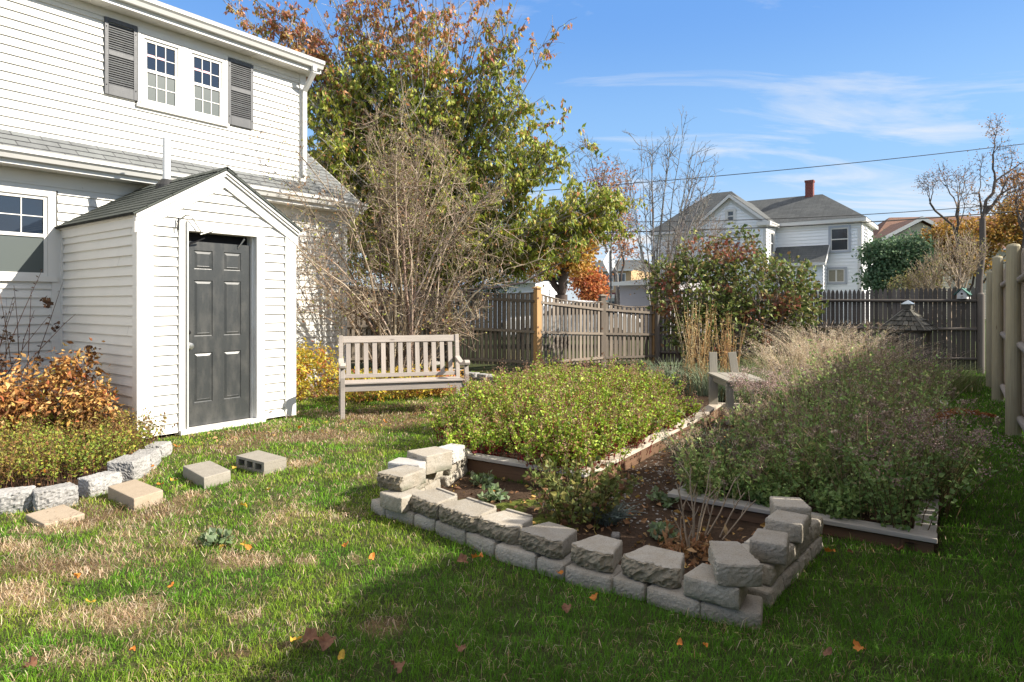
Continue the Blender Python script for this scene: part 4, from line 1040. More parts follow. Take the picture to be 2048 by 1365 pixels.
# dead / worn patches: px, py, rx, ry(m), kind  0 straw 1 brown
patch = [(234, 1233, .36, .16, 0), (170, 1155, .22, .12, 0), (30, 1200, .3, .18, 0), (385, 994, .2, .09, 0), (490, 1233, .17, .07, 0), (713, 1124, .12, .08, 0), (610, 1121, .1, .06, 0), (480, 1120, .3, .12, 0),
         (73, 1140, .5, .14, 1), (200, 1035, .55, .16, 1), (330, 1010, .3, .1, 1), (620, 875, .9, .3, 1), (480, 870, .9, .28, 1), (760, 850, .6, .3, 1), (420, 905, .5, .2, 1), (860, 820, .7, .4, 1), (560, 1290, .2, .06, 1),
         (120, 1060, .4, .1, 0), (330, 900, .35, .15, 1), (700, 830, 1.0, .35, 0), (100, 1320, .3, .08, 0), (620, 930, .4, .15, 0), (700, 905, .5, .2, 1), (480, 1305, .16, .06, 1), (760, 1250, .2, .08, 1), (30, 1100, .3, .1, 0), (1005, 775, .8, .5, 1), (560, 868, 1.5, .26, 1), (800, 838, 1.3, .32, 1), (430, 893, 1.0, .2, 1), (230, 1025, .7, .13, 1)]
def patches(X, Y):
    s = np.zeros_like(X); b = np.zeros_like(X); nz = fbm(X * 5.5, Y * 3.2, 41, 5) - .5; n2 = fbm(X * 1.6, Y * 1.6, 5, 3)
    for px, py, rx, ry, k in patch:
        cx, cy = G(px, py); rx = rx * .68; ry = ry * .85; d = np.sqrt(((X - cx) / rx) ** 2 + ((Y - cy) / ry) ** 2); v = np.clip(1.2 - d + nz * 2.6, 0, 1)
        if k == 0: s = np.maximum(s, v)
        else: b = np.maximum(b, v)
    w = np.clip((fbm(X * 2.6, Y * 2.6, 77, 5) - .54) * 5, 0, 1) * np.clip((-.2 - X + .25 * Y - 1.0) * .8, 0, 1)
    s = np.maximum(s, w * .5)
    return np.clip(s, 0, 1), np.clip(b, 0, 1)
def gz(X, Y): return (fbm(X * .8, Y * .8, 3, 3) - .5) * .03
nx_, ny_ = 420, 420
gx = np.concatenate([[-400, -120, -40, -16], np.linspace(-8, 9.6, nx_), [16, 40, 120, 400]]); gy = np.concatenate([[-60, -10, 0], np.linspace(1.2, 16, ny_), [22, 40, 120, 700]])
GX, GY = np.meshgrid(gx, gy); Xf, Yf = GX.ravel(), GY.ravel()
S_, B_ = patches(Xf, Yf)
near = (np.abs(Xf) < 20) & (Yf < 22)
Z = np.where(near, gz(Xf, Yf), 0)
grn = np.array([.06, .075, .025]); strw = np.array([.36, .26, .15]); brn = np.array([.17, .12, .06])
n1 = fbm(Xf * 9, Yf * 9, 8, 4)[:, None]; n2 = vnoise(Xf * 30, Yf * 30, 12)[:, None]
C = grn * (1 - S_[:, None]) + strw * S_[:, None]; C = C * (1 - B_[:, None]) + brn * B_[:, None]; C = C * (.75 + .5 * n1)
soil = np.array([.075, .048, .032])
for p, cc in ((ring_poly, soil), (bed1_poly, soil * .8), (bed2_poly, soil * .6), (border_poly, soil * .9), (back_poly, soil * .7), (yel_poly, np.array([.15, .09, .045]))):
    m = inpoly(Xf, Yf, p); C[m] = cc * (.6 + .9 * n1[m]) * (.8 + .4 * n2[m])
moss = inpoly(Xf, Yf, ring_poly) & (n1[:, 0] > .5) & (Yf > 3.6) & (Yf < 4.6) & (Xf < .4)
C[moss] = np.array([.13, .16, .03])
C[~near] = np.array([.07, .09, .035])
nX, nY = len(gx), len(gy); i, j = np.meshgrid(np.arange(nY - 1), np.arange(nX - 1), indexing='ij'); b = (i * nX + j).ravel()
me = np_mesh('ground', np.column_stack([Xf, Yf, Z - .004]), [np.stack([b, b + 1, b + nX + 1, b + nX], 1)], cols=C, smooth=True)
t = NT('ground'); n = t.noise(t.obj, 55, 5, .7); nb = t.noise(t.obj, 14, 4, .6)
gm = t.bsdf(t.mix(t.mapr(n, .35, .7, 0, .55), t.col, (.03, .022, .014)), .95, t.math('ADD', n, nb), .9, .02, .1)
ground = link_mesh('ground', me, gm); tag(ground, kind='structure')
# raised soil inside the beds
for nm_, poly, z in (('soil', bed1_poly, .08), ('soil', b2soil, .045)):
    pts = []; xs_ = np.linspace(min(p[0] for p in poly), max(p[0] for p in poly), 60); ys_ = np.linspace(min(p[1] for p in poly), max(p[1] for p in poly), 60)
    A, B = np.meshgrid(xs_, ys_); a, b = A.ravel(), B.ravel(); n1_ = fbm(a * 8, b * 8, 4, 4); zz = z + (n1_ - .5) * .04; idx = (np.arange(59)[:, None] * 60 + np.arange(59)[None]).ravel()
    ctr = inpoly(a[idx] + (xs_[1] - xs_[0]) / 2, b[idx] + (ys_[1] - ys_[0]) / 2, poly); idx = idx[ctr]
    me = np_mesh(nm_, np.column_stack([a, b, zz]), [np.stack([idx, idx + 1, idx + 61, idx + 60], 1)], cols=soil[None] * (.5 + .8 * n1_[:, None]), smooth=True)
    so = link_mesh(nm_, me, gm); tag(so, kind='structure')

# ---------- grass blades ----------
def blades(name, X, Y, hgt, wid, cols, lean, mat, z0=None, kind='stuff', label=None, cat=None, rng=RNG):
    N = len(X); z = gz(X, Y) - .006 if z0 is None else z0
    a = rng.uniform(0, 2 * np.pi, N); d = np.stack([np.cos(a), np.sin(a), 0 * a], 1); s = np.stack([-np.sin(a), np.cos(a), 0 * a], 1)
    fa = rng.uniform(0, 2 * np.pi, N); s2 = np.stack([np.cos(fa), np.sin(fa), 0 * fa], 1)
    b = np.stack([X, Y, z + 0 * X], 1); up = np.array([0, 0, 1.])[None]
    h = hgt[:, None]; w = wid[:, None]; L = lean[:, None]
    m = b + up * h * .55 * np.sqrt(np.clip(1 - (L * .5) ** 2, .05, 1)) + d * h * L * .30
    t = b + up * h * np.sqrt(np.clip(1 - L ** 2, .02, 1)) + d * h * L
    V = np.stack([b - s2 * w / 2, b + s2 * w / 2, m + s2 * w * .42, m - s2 * w * .42, t], 1).reshape(-1, 3)
    i = np.arange(N)[:, None] * 5
    me = np_mesh(name, V, [i + np.array([[0, 1, 2, 3]]), i + np.array([[3, 2, 4]])], cols=np.repeat(cols, 5, 0), smooth=True)
    o = link_mesh(name, me, mat); tag(o, label, cat, None, kind); return o
def sample_lawn(N, y0, y1, p):
    u = RNG.random(N); 
    Y = (y0 ** p + (y1 ** p - y0 ** p) * u) ** (1 / p); X = RNG.uniform(-.86, .86, N) * Y * 1.0; far_ = RNG.random(N) < .07; X = np.where(far_, -Y * RNG.uniform(.86, 1.5, N), X); return X, Y
NG = 380000
X, Y = sample_lawn(NG, 1.9, 13.2, .42)
cl = fbm(X * 7, Y * 7, 61, 3)
S2, B2 = patches(X, Y)
keep = ~excl(X, Y) & ~inpoly(X, Y, back_poly)
keep &= ~(inpoly(X, Y, yel_poly) & (RNG.random(NG) < .85))
keep &= RNG.random(NG) > B2 * .70
keep &= (RNG.random(NG) < .45 + cl * 1.3)
fx = (X - 5.34) * .824 - (Y - 6.82) * .567
keep &= fx < .15
X, Y, S2, B2, cl = X[keep], Y[keep], S2[keep], B2[keep], cl[keep]; N = len(X); print('blades', N)
lush = np.clip((X + .9 + (3.2 - Y) * .25) * .9, 0, 1)
dead = RNG.random(N) < (1 - lush * .55) * np.clip(.08 + np.clip(fbm(X * 6.5, Y * 6.5, 81, 4) - .54, 0, 1) * 1.2 + S2 * .62 + B2 * .36, 0, .8)
lush = np.clip((X + .9 + (3.2 - Y) * .25) * .9, 0, 1)
yel = (fbm(X * 3.1, Y * 3.1, 91, 3) - .35) * 1.8 * (1 - lush * .7)
g0 = np.array([.13, .30, .02]); g1 = np.array([.34, .42, .04]); g2 = np.array([.098, .24, .02])
c = g0 * (1 - np.clip(yel, 0, 1)[:, None]) + g1 * np.clip(yel, 0, 1)[:, None]; c = c * (1 - lush[:, None] * .7) + g2 * lush[:, None] * .7
dc = pick(RNG, N, [(.50, .38, .22), (.42, .29, .15), (.58, .47, .32), (.30, .19, .10)], [4, 3, 3, 2])
bd_ = B2 > .3; dc[bd_] *= np.array([.72, .62, .55])
c = np.where(dead[:, None], dc, c * RNG.uniform(.7, 1.35, (N, 1))); c = c * RNG.uniform(.92, 1.08, (N, 3))
cl2 = fbm(X * 13, Y * 13, 62, 3); scl = np.clip(Y / 3.6, .8, 2.3); c = c * (.62 + .76 * fbm(X * 5.5, Y * 5.5, 71, 3))[:, None]
hg = RNG.uniform(.020, .048, N) * (.35 + 1.2 * cl2) * (1 + .25 * lush); hg = np.where(dead, hg * 1.25, hg)
ln_ = np.where(dead, RNG.uniform(.7, 1.0, N), RNG.uniform(.2, 1.0, N))
blades('grass', X, Y, hg, RNG.uniform(.0022, .0038, N) * scl, c, ln_, M['grass'], label='patchy autumn lawn of green and straw coloured grass', cat='grass')

# flattened straw lying over the worn patches
X, Y = sample_lawn(420000, 1.9, 11.5, .42); S3, B3 = patches(X, Y); k_ = (RNG.random(len(X)) < np.clip(S3 * .5 + B3 * .18 + .006, 0, 1) * (.4 + 1.1 * fbm(X * 16, Y * 16, 5, 3))) & ~excl(X, Y) & ~inpoly(X, Y, back_poly); X, Y, B3 = X[k_], Y[k_], B3[k_]; N = len(X); print('straw', N)
dc = pick(RNG, N, [(.56, .42, .27), (.46, .33, .19), (.66, .53, .38), (.34, .22, .12)], [4, 3, 3, 2], .2) * np.where(B3 > .3, .7, 1.)[:, None]
blades('thatch', X, Y, RNG.uniform(.03, .075, N), RNG.uniform(.0022, .0036, N) * np.clip(Y / 3.6, .8, 2.3), dc, RNG.uniform(.93, 1.0, N), M['leaf_dry'], z0=gz(X, Y) + RNG.uniform(-.002, .016, N), label='flattened dead straw lying over the worn lawn patches', cat='grass')
# ---------- garden plants ----------
R5 = np.random.default_rng(5)
def rand_in(poly, n, rng=R5):
    xs = [p[0] for p in poly]; ys = [p[1] for p in poly]; out = []
    while sum(len(o) for o in out) < n:
        a = rng.uniform(min(xs), max(xs), n * 2); b = rng.uniform(min(ys), max(ys), n * 2); m = inpoly(a, b, poly); out.append(np.stack([a[m], b[m]], 1))
    return np.concatenate(out)[:n]
def stem_curves(base, h, spread, K=5, rng=R5, bias=None, droop=.0):
    N = len(base); a = rng.uniform(0, 2 * np.pi, N); d = np.stack([np.cos(a), np.sin(a)], 1) * rng.uniform(0, 1, (N, 1)) * spread
    if bias is not None: d = d + bias
    t = np.linspace(0, 1, K)[None, :, None]; P_ = np.zeros((N, K, 3)); P_[:, :, :2] = base[:, None, :2] + d[:, None] * t ** 1.5 * h[:, None, None] + rng.normal(size=(N, K, 2)) * .012 * t
    P_[:, :, 2] = base[:, None, 2] + (h[:, None] * (t[..., 0] - droop * t[..., 0] ** 3)); return P_
def along(P_, t):
    K = P_.shape[1]; f = np.clip(t, 0, .999) * (K - 1); i = f.astype(int); f = (f - i)[..., None]
    r = np.arange(len(P_))[:, None]; return P_[r, i] * (1 - f) + P_[r, np.minimum(i + 1, K - 1)] * f
def plant(name, label, cat, loc, stems, leaves, extra=(), group=None):
    """stems: (groups, mat); leaves: (partname, pos, axis, size, cols, mat, kwargs)"""
    loc = np.array(loc, float); r = thing(name, label, cat, tuple(loc), 0, group)
    if stems is not None:
        gs = [(g[0] - loc, *g[1:]) for g in stems[1]]; tube_object(stems[0], gs, stems[2], r)
    for l in leaves:
        nm, pos, ax, sz, co, mt = l[:6]; kw = l[6] if len(l) > 6 else {}
        leaf_object(nm, pos - loc, ax, sz, co, mt, r, **kw)
    return r
# --- bright green herb patch (left bed)
def mounds(cent, hc, n, r, spread, K=5, z=.1, flat=.3, jit=.05):
    """stems radiating from mound centres"""
    k = R5.integers(0, len(cent), n); a = R5.uniform(0, 2 * np.pi, n); q = np.sqrt(R5.random(n)); o = np.stack([np.cos(a), np.sin(a)], 1)
    base = np.column_stack([cent[k] + o * (q * r)[:, None], np.full(n, z)]); h = hc[k] * R5.uniform(.62, 1.18, n) * (1 - flat * q ** 2)
    mounds.k = k
    return base, h, stem_curves(base, h, jit * 6, K, bias=o * (q * spread)[:, None])
poly = [(-.45, 5.5), (.50, 4.84), (1.80, 6.85), (2.1, 7.9), (2.0, 8.6), (1.2, 8.9), (-.15, 8.7), (-.42, 7.2)]
gx_, gy_ = np.meshgrid(np.arange(-1, 3, .40), np.arange(4.6, 9.3, .40)); cent = np.column_stack([gx_.ravel(), gy_.ravel()]) + R5.normal(size=(gx_.size, 2)) * .11; cent = cent[inpoly(cent[:, 0], cent[:, 1], poly)]
cent = np.concatenate([cent, [(-.55, 6.3), (-.50, 7.0), (.35, 5.0), (-.30, 5.45), (1.05, 5.75), (1.5, 6.5), (.75, 5.2)]])
hc = R5.uniform(.38, .72, len(cent)) * np.clip(1.12 - .28 * np.hypot(cent[:, 0] - .5, (cent[:, 1] - 6.9) * .5), .7, 1.12); hc[-7:] *= .9
n = 1900; base, hh, SC = mounds(cent, hc, n, .20, .42, z=.07)
k = 40; tt = np.clip(R5.beta(1.9, 1.2, (n, k)), .03, 1); pos = along(SC, tt).reshape(-1, 3); ax = R5.normal(size=pos.shape); ax[:, 2] = np.abs(ax[:, 2]) * .7 + .1; pos += ax * .006
tone = np.repeat(R5.uniform(.72, 1.25, n), k)[:, None]
cols = pick(R5, len(pos), [(.36, .48, .05), (.27, .40, .04), (.15, .25, .03), (.54, .62, .13), (.32, .18, .08)], [4, 4, 2.8, 1.8, 2.0], .25) * tone
side_low = tt.ravel() < .45
low = pick(R5, len(pos), [(.19, .025, .03), (.15, .16, .04), (.28, .09, .05)], [4, 1.2, 2]); m_ = side_low & (R5.random(len(pos)) < .9); cols[m_] = low[m_]
keep = ~(side_low & (R5.random(len(pos)) < .5))
hd = R5.random(n) < .5; hp = SC[hd][:, -1]; hpos = (hp[:, None] + R5.normal(size=(len(hp), 26, 3)) * np.array([.015, .015, .035]) + np.array([0, 0, .02])).reshape(-1, 3); hcol = pick(R5, len(hpos), [(.32, .19, .12), (.42, .28, .19), (.22, .12, .08)])
scol = pick(R5, n, [(.26, .02, .03), (.28, .06, .04), (.20, .03, .025)])
plant('herb_patch', 'knee-high patch of bright green herbs with dark red stems filling the left raised bed', 'herb patch', (.6, 6.8, .1),
      ('stems', [(SC, np.linspace(.0034, .0014, 5)[None] * np.ones((n, 1)), 3, scol)], M['stem']),
      [('leaves', pos[keep], ax[keep], R5.uniform(.016, .040, keep.sum()) , cols[keep], M['leaf'], dict(width=.36)), ('seed_heads', hpos, R5.normal(size=hpos.shape), .013, hcol, M['leaf_dry'], dict(width=.4))])
# --- dried herb patch (right bed)
c0 = np.array(b2a); c1 = np.array(b2b); wv = c1 - c0; wl = np.linalg.norm(wv); wu = wv / wl
cent = []; hc = []
for s_ in np.arange(.30, 5.3, .54):
    for u_ in (.18, .48, .80):
        if s_ > 2.9 and u_ < .3: continue
        s2_ = s_ + R5.normal() * .12; u2 = u_ + R5.normal() * .05; cent.append(c0 + wv * u2 + fd * s2_); hc.append(R5.uniform(.62, 1.2) * (.62 + .38 * min(1, s_ / .9)) * (1 - .45 * abs(u2 - .5) ** 1.2) * (1.0 if s_ < 3.6 else .82))
cent = np.array(cent); hc = np.array(hc); cpx = CX + cent[:, 0] / cent[:, 1] * F; hc = np.where(cpx < 1575, np.clip(hc, .16, np.maximum(H - (808 - HY) * cent[:, 1] / F, .16)), hc)
n = 1650; base, hh, SC = mounds(cent, hc, n, .19, .62, z=.05, flat=.42, jit=.035); mt = R5.uniform(.62, 1.35, len(cent))[mounds.k]
k = 32; tt = np.clip(R5.beta(1.3, 1.5, (n, k)), .03, 1); pos = along(SC, tt).reshape(-1, 3); ax = R5.normal(size=pos.shape); ax[:, 2] += .45; pos += ax * .008
tone = np.repeat(R5.uniform(.75, 1.25, n) * mt, k)[:, None]
cols = pick(R5, len(pos), [(.24, .34, .10), (.31, .41, .13), (.16, .25, .07), (.40, .44, .16), (.30, .25, .12)], [4, 3, 3, 2, 1.5], .2) * tone
hsel = R5.random(n) < .5; hp = SC[hsel][:, -1]; nh = len(hp); kk = 34; dd = unit(R5.normal(size=(nh, kk, 3))) * R5.uniform(.2, 1, (nh, kk, 1)) * np.array([.036, .036, .022]) * R5.uniform(.6, 1.5, (nh, 1, 1)); hpos = (hp[:, None] + dd).reshape(-1, 3)
hcol = pick(R5, len(hpos), [(.40, .31, .22), (.30, .225, .165), (.50, .40, .30), (.21, .15, .11)], [3, 3, 2, 2], .2) * np.repeat(R5.uniform(.7, 1.2, nh), kk)[:, None]
tw = np.stack([hp[:, None] - np.array([0, 0, .06]) + 0 * dd[:, :6], hp[:, None] + dd[:, :6]], 2).reshape(-1, 2, 3)
plant('dried_herb_patch', 'waist-high mass of herbs with brown dried flower heads filling the right raised bed', 'herb patch', (2.9, 6.2, .1),
      ('stems', [(SC, np.linspace(.0034, .0016, 5)[None] * np.ones((n, 1)), 3, pick(R5, n, [(.46, .36, .22), (.34, .32, .14), (.36, .24, .14)])), (tw, np.full((len(tw), 2), .0011), 3, (.3, .22, .15))], M['stem']),
      [('leaves', pos, ax, R5.uniform(.018, .044, len(pos)), cols, M['leaf'], dict(width=.28)), ('seed_heads', hpos, R5.normal(size=hpos.shape), R5.uniform(.010, .016, len(hpos)), hcol, M['leaf_dry'], dict(width=.42))])
def bedpts(n, s0, s1, u0=.06, u1=.96):
    s = R5.uniform(s0, s1, n); u = R5.uniform(u0, u1, n); return c0 + wv * u[:, None] + fd * s[:, None]
# rosemary-like clump at the left front corner and broad-leaved clumps along the front
def clump(name, label, cat, c, r, h, nst, kl, lsz, pal, stemcol=(.15, .1, .05), spread=.8, width=.3, hd=None, z0=.0, mat='leaf', beta=(1.5, 1.2), droop=0., group=None, fold=.25):
    a = R5.uniform(0, 2 * np.pi, nst); q = np.sqrt(R5.random(nst)) * r; base = np.column_stack([c[0] + np.cos(a) * q * (1 if np.isscalar(r) else 1), c[1] + np.sin(a) * q, np.full(nst, z0)])
    outw = np.stack([np.cos(a), np.sin(a)], 1) * (q / (np.max(r) + 1e-6))[:, None] * spread * .6
    hh = R5.uniform(.6, 1, nst) * h; SC = stem_curves(base, hh, spread * .35, bias=outw, droop=droop)
    tt = np.clip(R5.beta(*beta, (nst, kl)), .04, 1); pos = along(SC, tt).reshape(-1, 3); ax = R5.normal(size=pos.shape); ax[:, 2] += .25; pos += ax * .006
    lv = [('leaves', pos, ax, R5.uniform(*lsz, len(pos)), pick(R5, len(pos), *pal), M[mat], dict(width=width, fold=fold))]
    if hd:
        sel = R5.random(nst) < hd[0]; hp = SC[sel][:, -1]; hpos = (hp[:, None] + R5.normal(size=(len(hp), hd[1], 3)) * hd[2]).reshape(-1, 3)
        lv.append(('seed_heads', hpos, R5.normal(size=hpos.shape), hd[3], pick(R5, len(hpos), hd[4]), M['leaf_dry'], dict(width=.4)))
    return plant(name, label, cat, (c[0], c[1], z0), ('stems', [(SC, np.linspace(.0035, .0015, 5)[None] * np.ones((nst, 1)), 3, np.array(stemcol))], M['stem']), lv, group=group)
gpal = ([(.18, .27, .08), (.24, .33, .10), (.13, .20, .06)], [3, 2, 2])
q = c0 + fd * .75 + wv * .02; clump('rosemary', 'feathery blue-green rosemary at the left edge of the right bed', 'shrub', q, .22, .42, 60, 90, (.018, .03), ([(.13, .19, .12), (.10, .16, .09), (.17, .23, .15)],), width=.10, z0=.05)
for f, lb in ((.18, 'small leafy herb at the left front corner of the right bed'), (.42, 'leafy herb behind the front cap board of the right bed, beside the stacked blocks'),
              (.66, 'leafy bright green herb behind the front cap board, right of the stacked blocks'), (.88, 'tall pale herb at the right front corner of the right bed')):
    q = c0 + wv * f + fd * .18
    clump('herb', lb, 'herb', q, .13, .22 if f < .8 else .55, 26, 34, (.022, .042), gpal, width=.42, z0=.05, hd=(.5, 40, .022, .013, [(.32, .23, .19), (.22, .15, .12)]) if f > .8 else None, group='leafy herbs along the front of the right bed')
q = c0 + wv * .95 + fd * .75; clump('herb', 'grey-brown seeded herb leaning over the right edge of the right bed', 'herb', q, .2, .6, 50, 26, (.02, .034), gpal, width=.3, z0=.05, hd=(.9, 60, .028, .013, [(.40, .29, .24), (.28, .19, .16)]), spread=1.1)
# lit dried flower heads near the plank seat
for (x, y, lb) in ((2.68, 6.95, 'pinkish dried flower heads in front of the plank seat'), (3.25, 7.2, 'pinkish dried flower heads at the right of the plank seat')):
    clump('dried_flowers', lb, 'dried flowers', (x, y), .17, .55, 50, 16, (.018, .03), gpal, z0=.12, hd=(1, 60, .026, .013, [(.50, .36, .32), (.38, .26, .22), (.58, .45, .40)]), spread=.7, group='dried flower heads by the plank seat')
# shrub and tuft inside the block ring
clump('young_shrub', 'small yellow-green leafed shrub inside the block ring', 'shrub', G(1150, 1040), .20, .40, 46, 26, (.030, .055), ([(.16, .19, .05), (.26, .24, .07), (.10, .12, .03), (.22, .12, .06)], [3, 2, 3, 1]), width=.34, spread=1.1)
clump('grey_tuft', 'blue-grey grassy tuft beside the small shrub in the block ring', 'plant', G(1215, 1045), .07, .16, 150, 1, (.02, .03), ([(.2, .25, .24), (.14, .18, .17)],), stemcol=(.16, .21, .19), width=.1, spread=1.6, droop=.3)
for p_, lb in (((965, 970), 'small pale green weed on the soil below the left cap board'), ((985, 1000), 'low moss-green weed near the left stack of blocks'), ((430, 1090), 'broad-leaved grey-green weed in the lawn'), ((1330, 1010), 'low green weed on the bare soil between the beds'), ((1320, 1075), 'small green weed beside the dry canes')):
    clump('weed', lb, 'weed', G(*p_), .05, .07, 16, 5, (.035, .06), ([(.17, .24, .10), (.22, .28, .16)],), width=.40, spread=1.8, droop=.2)
# dry canes in the ring
cn = thing('dry_canes', 'bare dry canes standing in the front of the block ring', 'dead plant', (*G(1385, 1105), 0)); L0 = np.array([*G(1385, 1105), 0.])
cps = []
for (x0, y0, x1, y1) in ((1378, 1100, 1352, 965), (1384, 1095, 1381, 935), (1388, 1095, 1395, 985), (1390, 1105, 1420, 930), (1395, 1080, 1423, 968), (1400, 1095, 1432, 990), (1415, 1070, 1472, 955), (1445, 1080, 1512, 1000), (1380, 1110, 1385, 1030), (1372, 1100, 1350, 1040), (1440, 1075, 1490, 985), (1377, 1105, 1365, 1010)):
    bx, by = G(x0, y0); e = P(x1, y1, by + random.uniform(-.08, .08)); a = np.array([bx, by, 0.]); b_ = np.array(e); m1 = a * .6 + b_ * .4 + R5.normal(size=3) * .012; m2 = a * .25 + b_ * .75 + R5.normal(size=3) * .01
    cps.append(np.stack([a, m1, m2, b_]))
    for q in range(2):
        t0 = m2 * .6 + b_ * .4 if q else m1 * .4 + m2 * .6; e2_ = t0 + np.array([R5.normal() * .045, R5.normal() * .03, .09]); cps.append(np.stack([t0, t0 * .66 + e2_ * .34 + R5.normal(size=3) * .004, t0 * .33 + e2_ * .67, e2_]))
cps = np.array(cps) - L0; rr = np.where(np.arange(len(cps)) % 3 == 0, .0055, .003)[:, None] * np.array([[1, .85, .7, .5]])
tube_object('canes', [(cps, rr, 5, (.40, .31, .22))], M['stem'], cn)
tuftp = (R5.normal(size=(260, 3)) * np.array([.12, .10, .02]) + np.array([0, 0, .03])); leaf_object('dry_leaves', tuftp, R5.normal(size=(260, 3)), R5.uniform(.03, .07, 260), pick(R5, 260, [(.30, .16, .07), (.38, .24, .12), (.22, .11, .05)]), M['leaf_dry'], cn, width=.2)
# rusty dock stalk arching out of the right bed
dk = thing('dock_stalk', 'rusty brown dock seed stalk arching over the right edge of the right bed', 'dead plant', tuple(P(1785, 880, 5.0)))
L0 = np.array(P(1785, 880, 5.0)); ctl = np.array([P(1785, 900, 5.0), P(1820, 860, 5.05), P(1872, 835, 5.1), P(1925, 822, 5.15), P(1990, 833, 5.2)]) - L0
st_ = [(ctl[None], np.array([[.006, .005, .0045, .0035, .002]]), 6, (.34, .17, .08))]
t_ = R5.uniform(.38, 1, 900); f = t_ * 4; i = np.minimum(f.astype(int), 3); pos = ctl[i] * (1 - (f - i))[:, None] + ctl[i + 1] * (f - i)[:, None] + R5.normal(size=(900, 3)) * (.030 * (1.15 - t_))[:, None]
tube_object('stalk', st_, M['stem'], dk); leaf_object('seeds', pos, R5.normal(size=pos.shape), .014, pick(R5, 900, [(.36, .13, .05), (.26, .08, .035), (.45, .20, .08)]), M['leaf_dry'], dk, width=.45)
# tall orange canes and grasses at the back
def canes(name, label, c, r, h, n, col, lean=.25, rad=.004, leafp=None, group=None):
    a = R5.uniform(0, 2 * np.pi, n); q = np.sqrt(R5.random(n)) * r; base = np.column_stack([c[0] + np.cos(a) * q, c[1] + np.sin(a) * q, 0 * a]); SC = stem_curves(base, R5.uniform(.65, 1, n) * h, lean)
    pos = along(SC, R5.uniform(.3, 1, (n, 9))).reshape(-1, 3); ax = R5.normal(size=pos.shape)
    return plant(name, label, 'dead plant', (*c, 0), ('canes', [(SC, np.array([[1, .9, .8, .6, .35]]) * rad * np.ones((n, 1)), 4, pick(R5, n, col))], M['stem']), [('dry_leaves', pos, ax, R5.uniform(.02, .05, len(pos)), pick(R5, len(pos), leafp or col), M['leaf_dry'], dict(width=.2))], group=group)
canes('orange_canes', 'tall upright orange-brown canes behind the plank seat, left clump', (2.75, 9.5), .24, 1.5, 60, [(.58, .40, .19), (.48, .29, .12), (.66, .54, .33)], .22, group='tall orange canes')
canes('orange_canes', 'tall upright orange-brown canes nearer the plank seat, right clump', (3.15, 9.3), .14, 1.3, 34, [(.56, .38, .18), (.46, .27, .12)], .18, group='tall orange canes')
def grass_tuft(name, label, c, r, h, n, cols, lean=.9, wid=.006, heads=None, cat='ornamental grass', group=None):
    rt = thing(name, label, cat, (*c, 0), 0, group)
    a = R5.uniform(0, 2 * np.pi, n); q = np.sqrt(R5.random(n)) * r; base = np.column_stack([np.cos(a) * q, np.sin(a) * q, 0 * a]); d = np.stack([np.cos(a), np.sin(a)], 1) * R5.uniform(.1, 1, (n, 1)) * lean + R5.normal(size=(n, 2)) * .15
    hh = R5.uniform(.55, 1, n) * h; t = np.linspace(0, 1, 6)[None, :, None]; P_ = np.zeros((n, 6, 3)); P_[:, :, :2] = base[:, None, :2] + d[:, None] * (t ** 2) * hh[:, None, None] * .6; P_[:, :, 2] = hh[:, None] * (t[..., 0] - .25 * t[..., 0] ** 3)
    tube_object('blades', [(P_, np.array([[.9, 1, .9, .7, .5, .2]]) * wid / 2 * np.ones((n, 1)), 3, pick(R5, n, cols))], M['stem'], rt)
    if heads:
        sel = R5.random(n) < heads[0]; hp = P_[sel]; m = heads[1]; tt = R5.uniform(.72, 1, (len(hp), m)); pos = along(hp, tt).reshape(-1, 3) + R5.normal(size=(len(hp) * m, 3)) * heads[2]; ax = R5.normal(size=pos.shape); ax[:, 2] -= .5
        leaf_object('plumes', pos, ax, R5.uniform(.015, .035, len(pos)), pick(R5, len(pos), heads[3]), M['leaf_dry'], rt, width=.12)
    return rt
tan = [(.64, .51, .34), (.54, .42, .26), (.72, .60, .42)]
for i, (px, Y_, h_, lb) in enumerate(((1585, 9.3, 1.25, 'left'), (1640, 9.8, 1.55, 'tallest'), (1700, 9.9, 1.4, 'right'), (1735, 10.3, 1.25, 'rightmost'))):
    grass_tuft('feather_grass', f'{lb} plume of tan feather grass in front of the dark picket fence', ((px - CX) / F * Y_, Y_), .28, h_, 300, tan, 1.15, .005, (.45, 24, .014, [(.70, .58, .43), (.76, .66, .52), (.56, .43, .31)]), group='tan feather grasses')
grass_tuft('feather_grass', 'thin purple-tan grass growing up around the little shelter', ((1830 - CX) / F * 10.2, 10.2), .4, .95, 260, [(.50, .40, .29), (.40, .31, .22), (.28, .32, .14)], .7, .004, (.5, 18, .02, [(.36, .27, .24), (.44, .35, .30)]))
bg = [(.30, .38, .24), (.22, .30, .16), (.38, .43, .28)]
for px, Y_, lb in ((1345, 9.9, 'left of the orange canes'), (1420, 9.4, 'around the feet of the orange canes'), (1500, 9.0, 'behind the plank seat')):
    grass_tuft('blue_grass', f'blue-green grass clump {lb}', ((px - CX) / F * Y_, Y_), .32, .72, 420, bg, 1.1, .007, group='blue-green grass clumps')
for px, Y_, h_, lb in ((1545, 10.2, .85, 'behind the tan plumes on the left'), (1660, 8.9, .78, 'in front of the tan plumes'), (1750, 9.2, .75, 'left of the little shelter'), (1850, 9.6, .75, 'right of the little shelter'), (1600, 8.4, .7, 'just right of the plank seat'), (1900, 10.4, .55, 'low against the far corner')):
    grass_tuft('green_grass_clump', f'loose green grass clump {lb}', ((px - CX) / F * Y_, Y_), .42, h_, 420, [(.22, .30, .08), (.30, .34, .12), (.16, .22, .07), (.42, .36, .2)], 1.0, .006, group='loose green grass clumps')
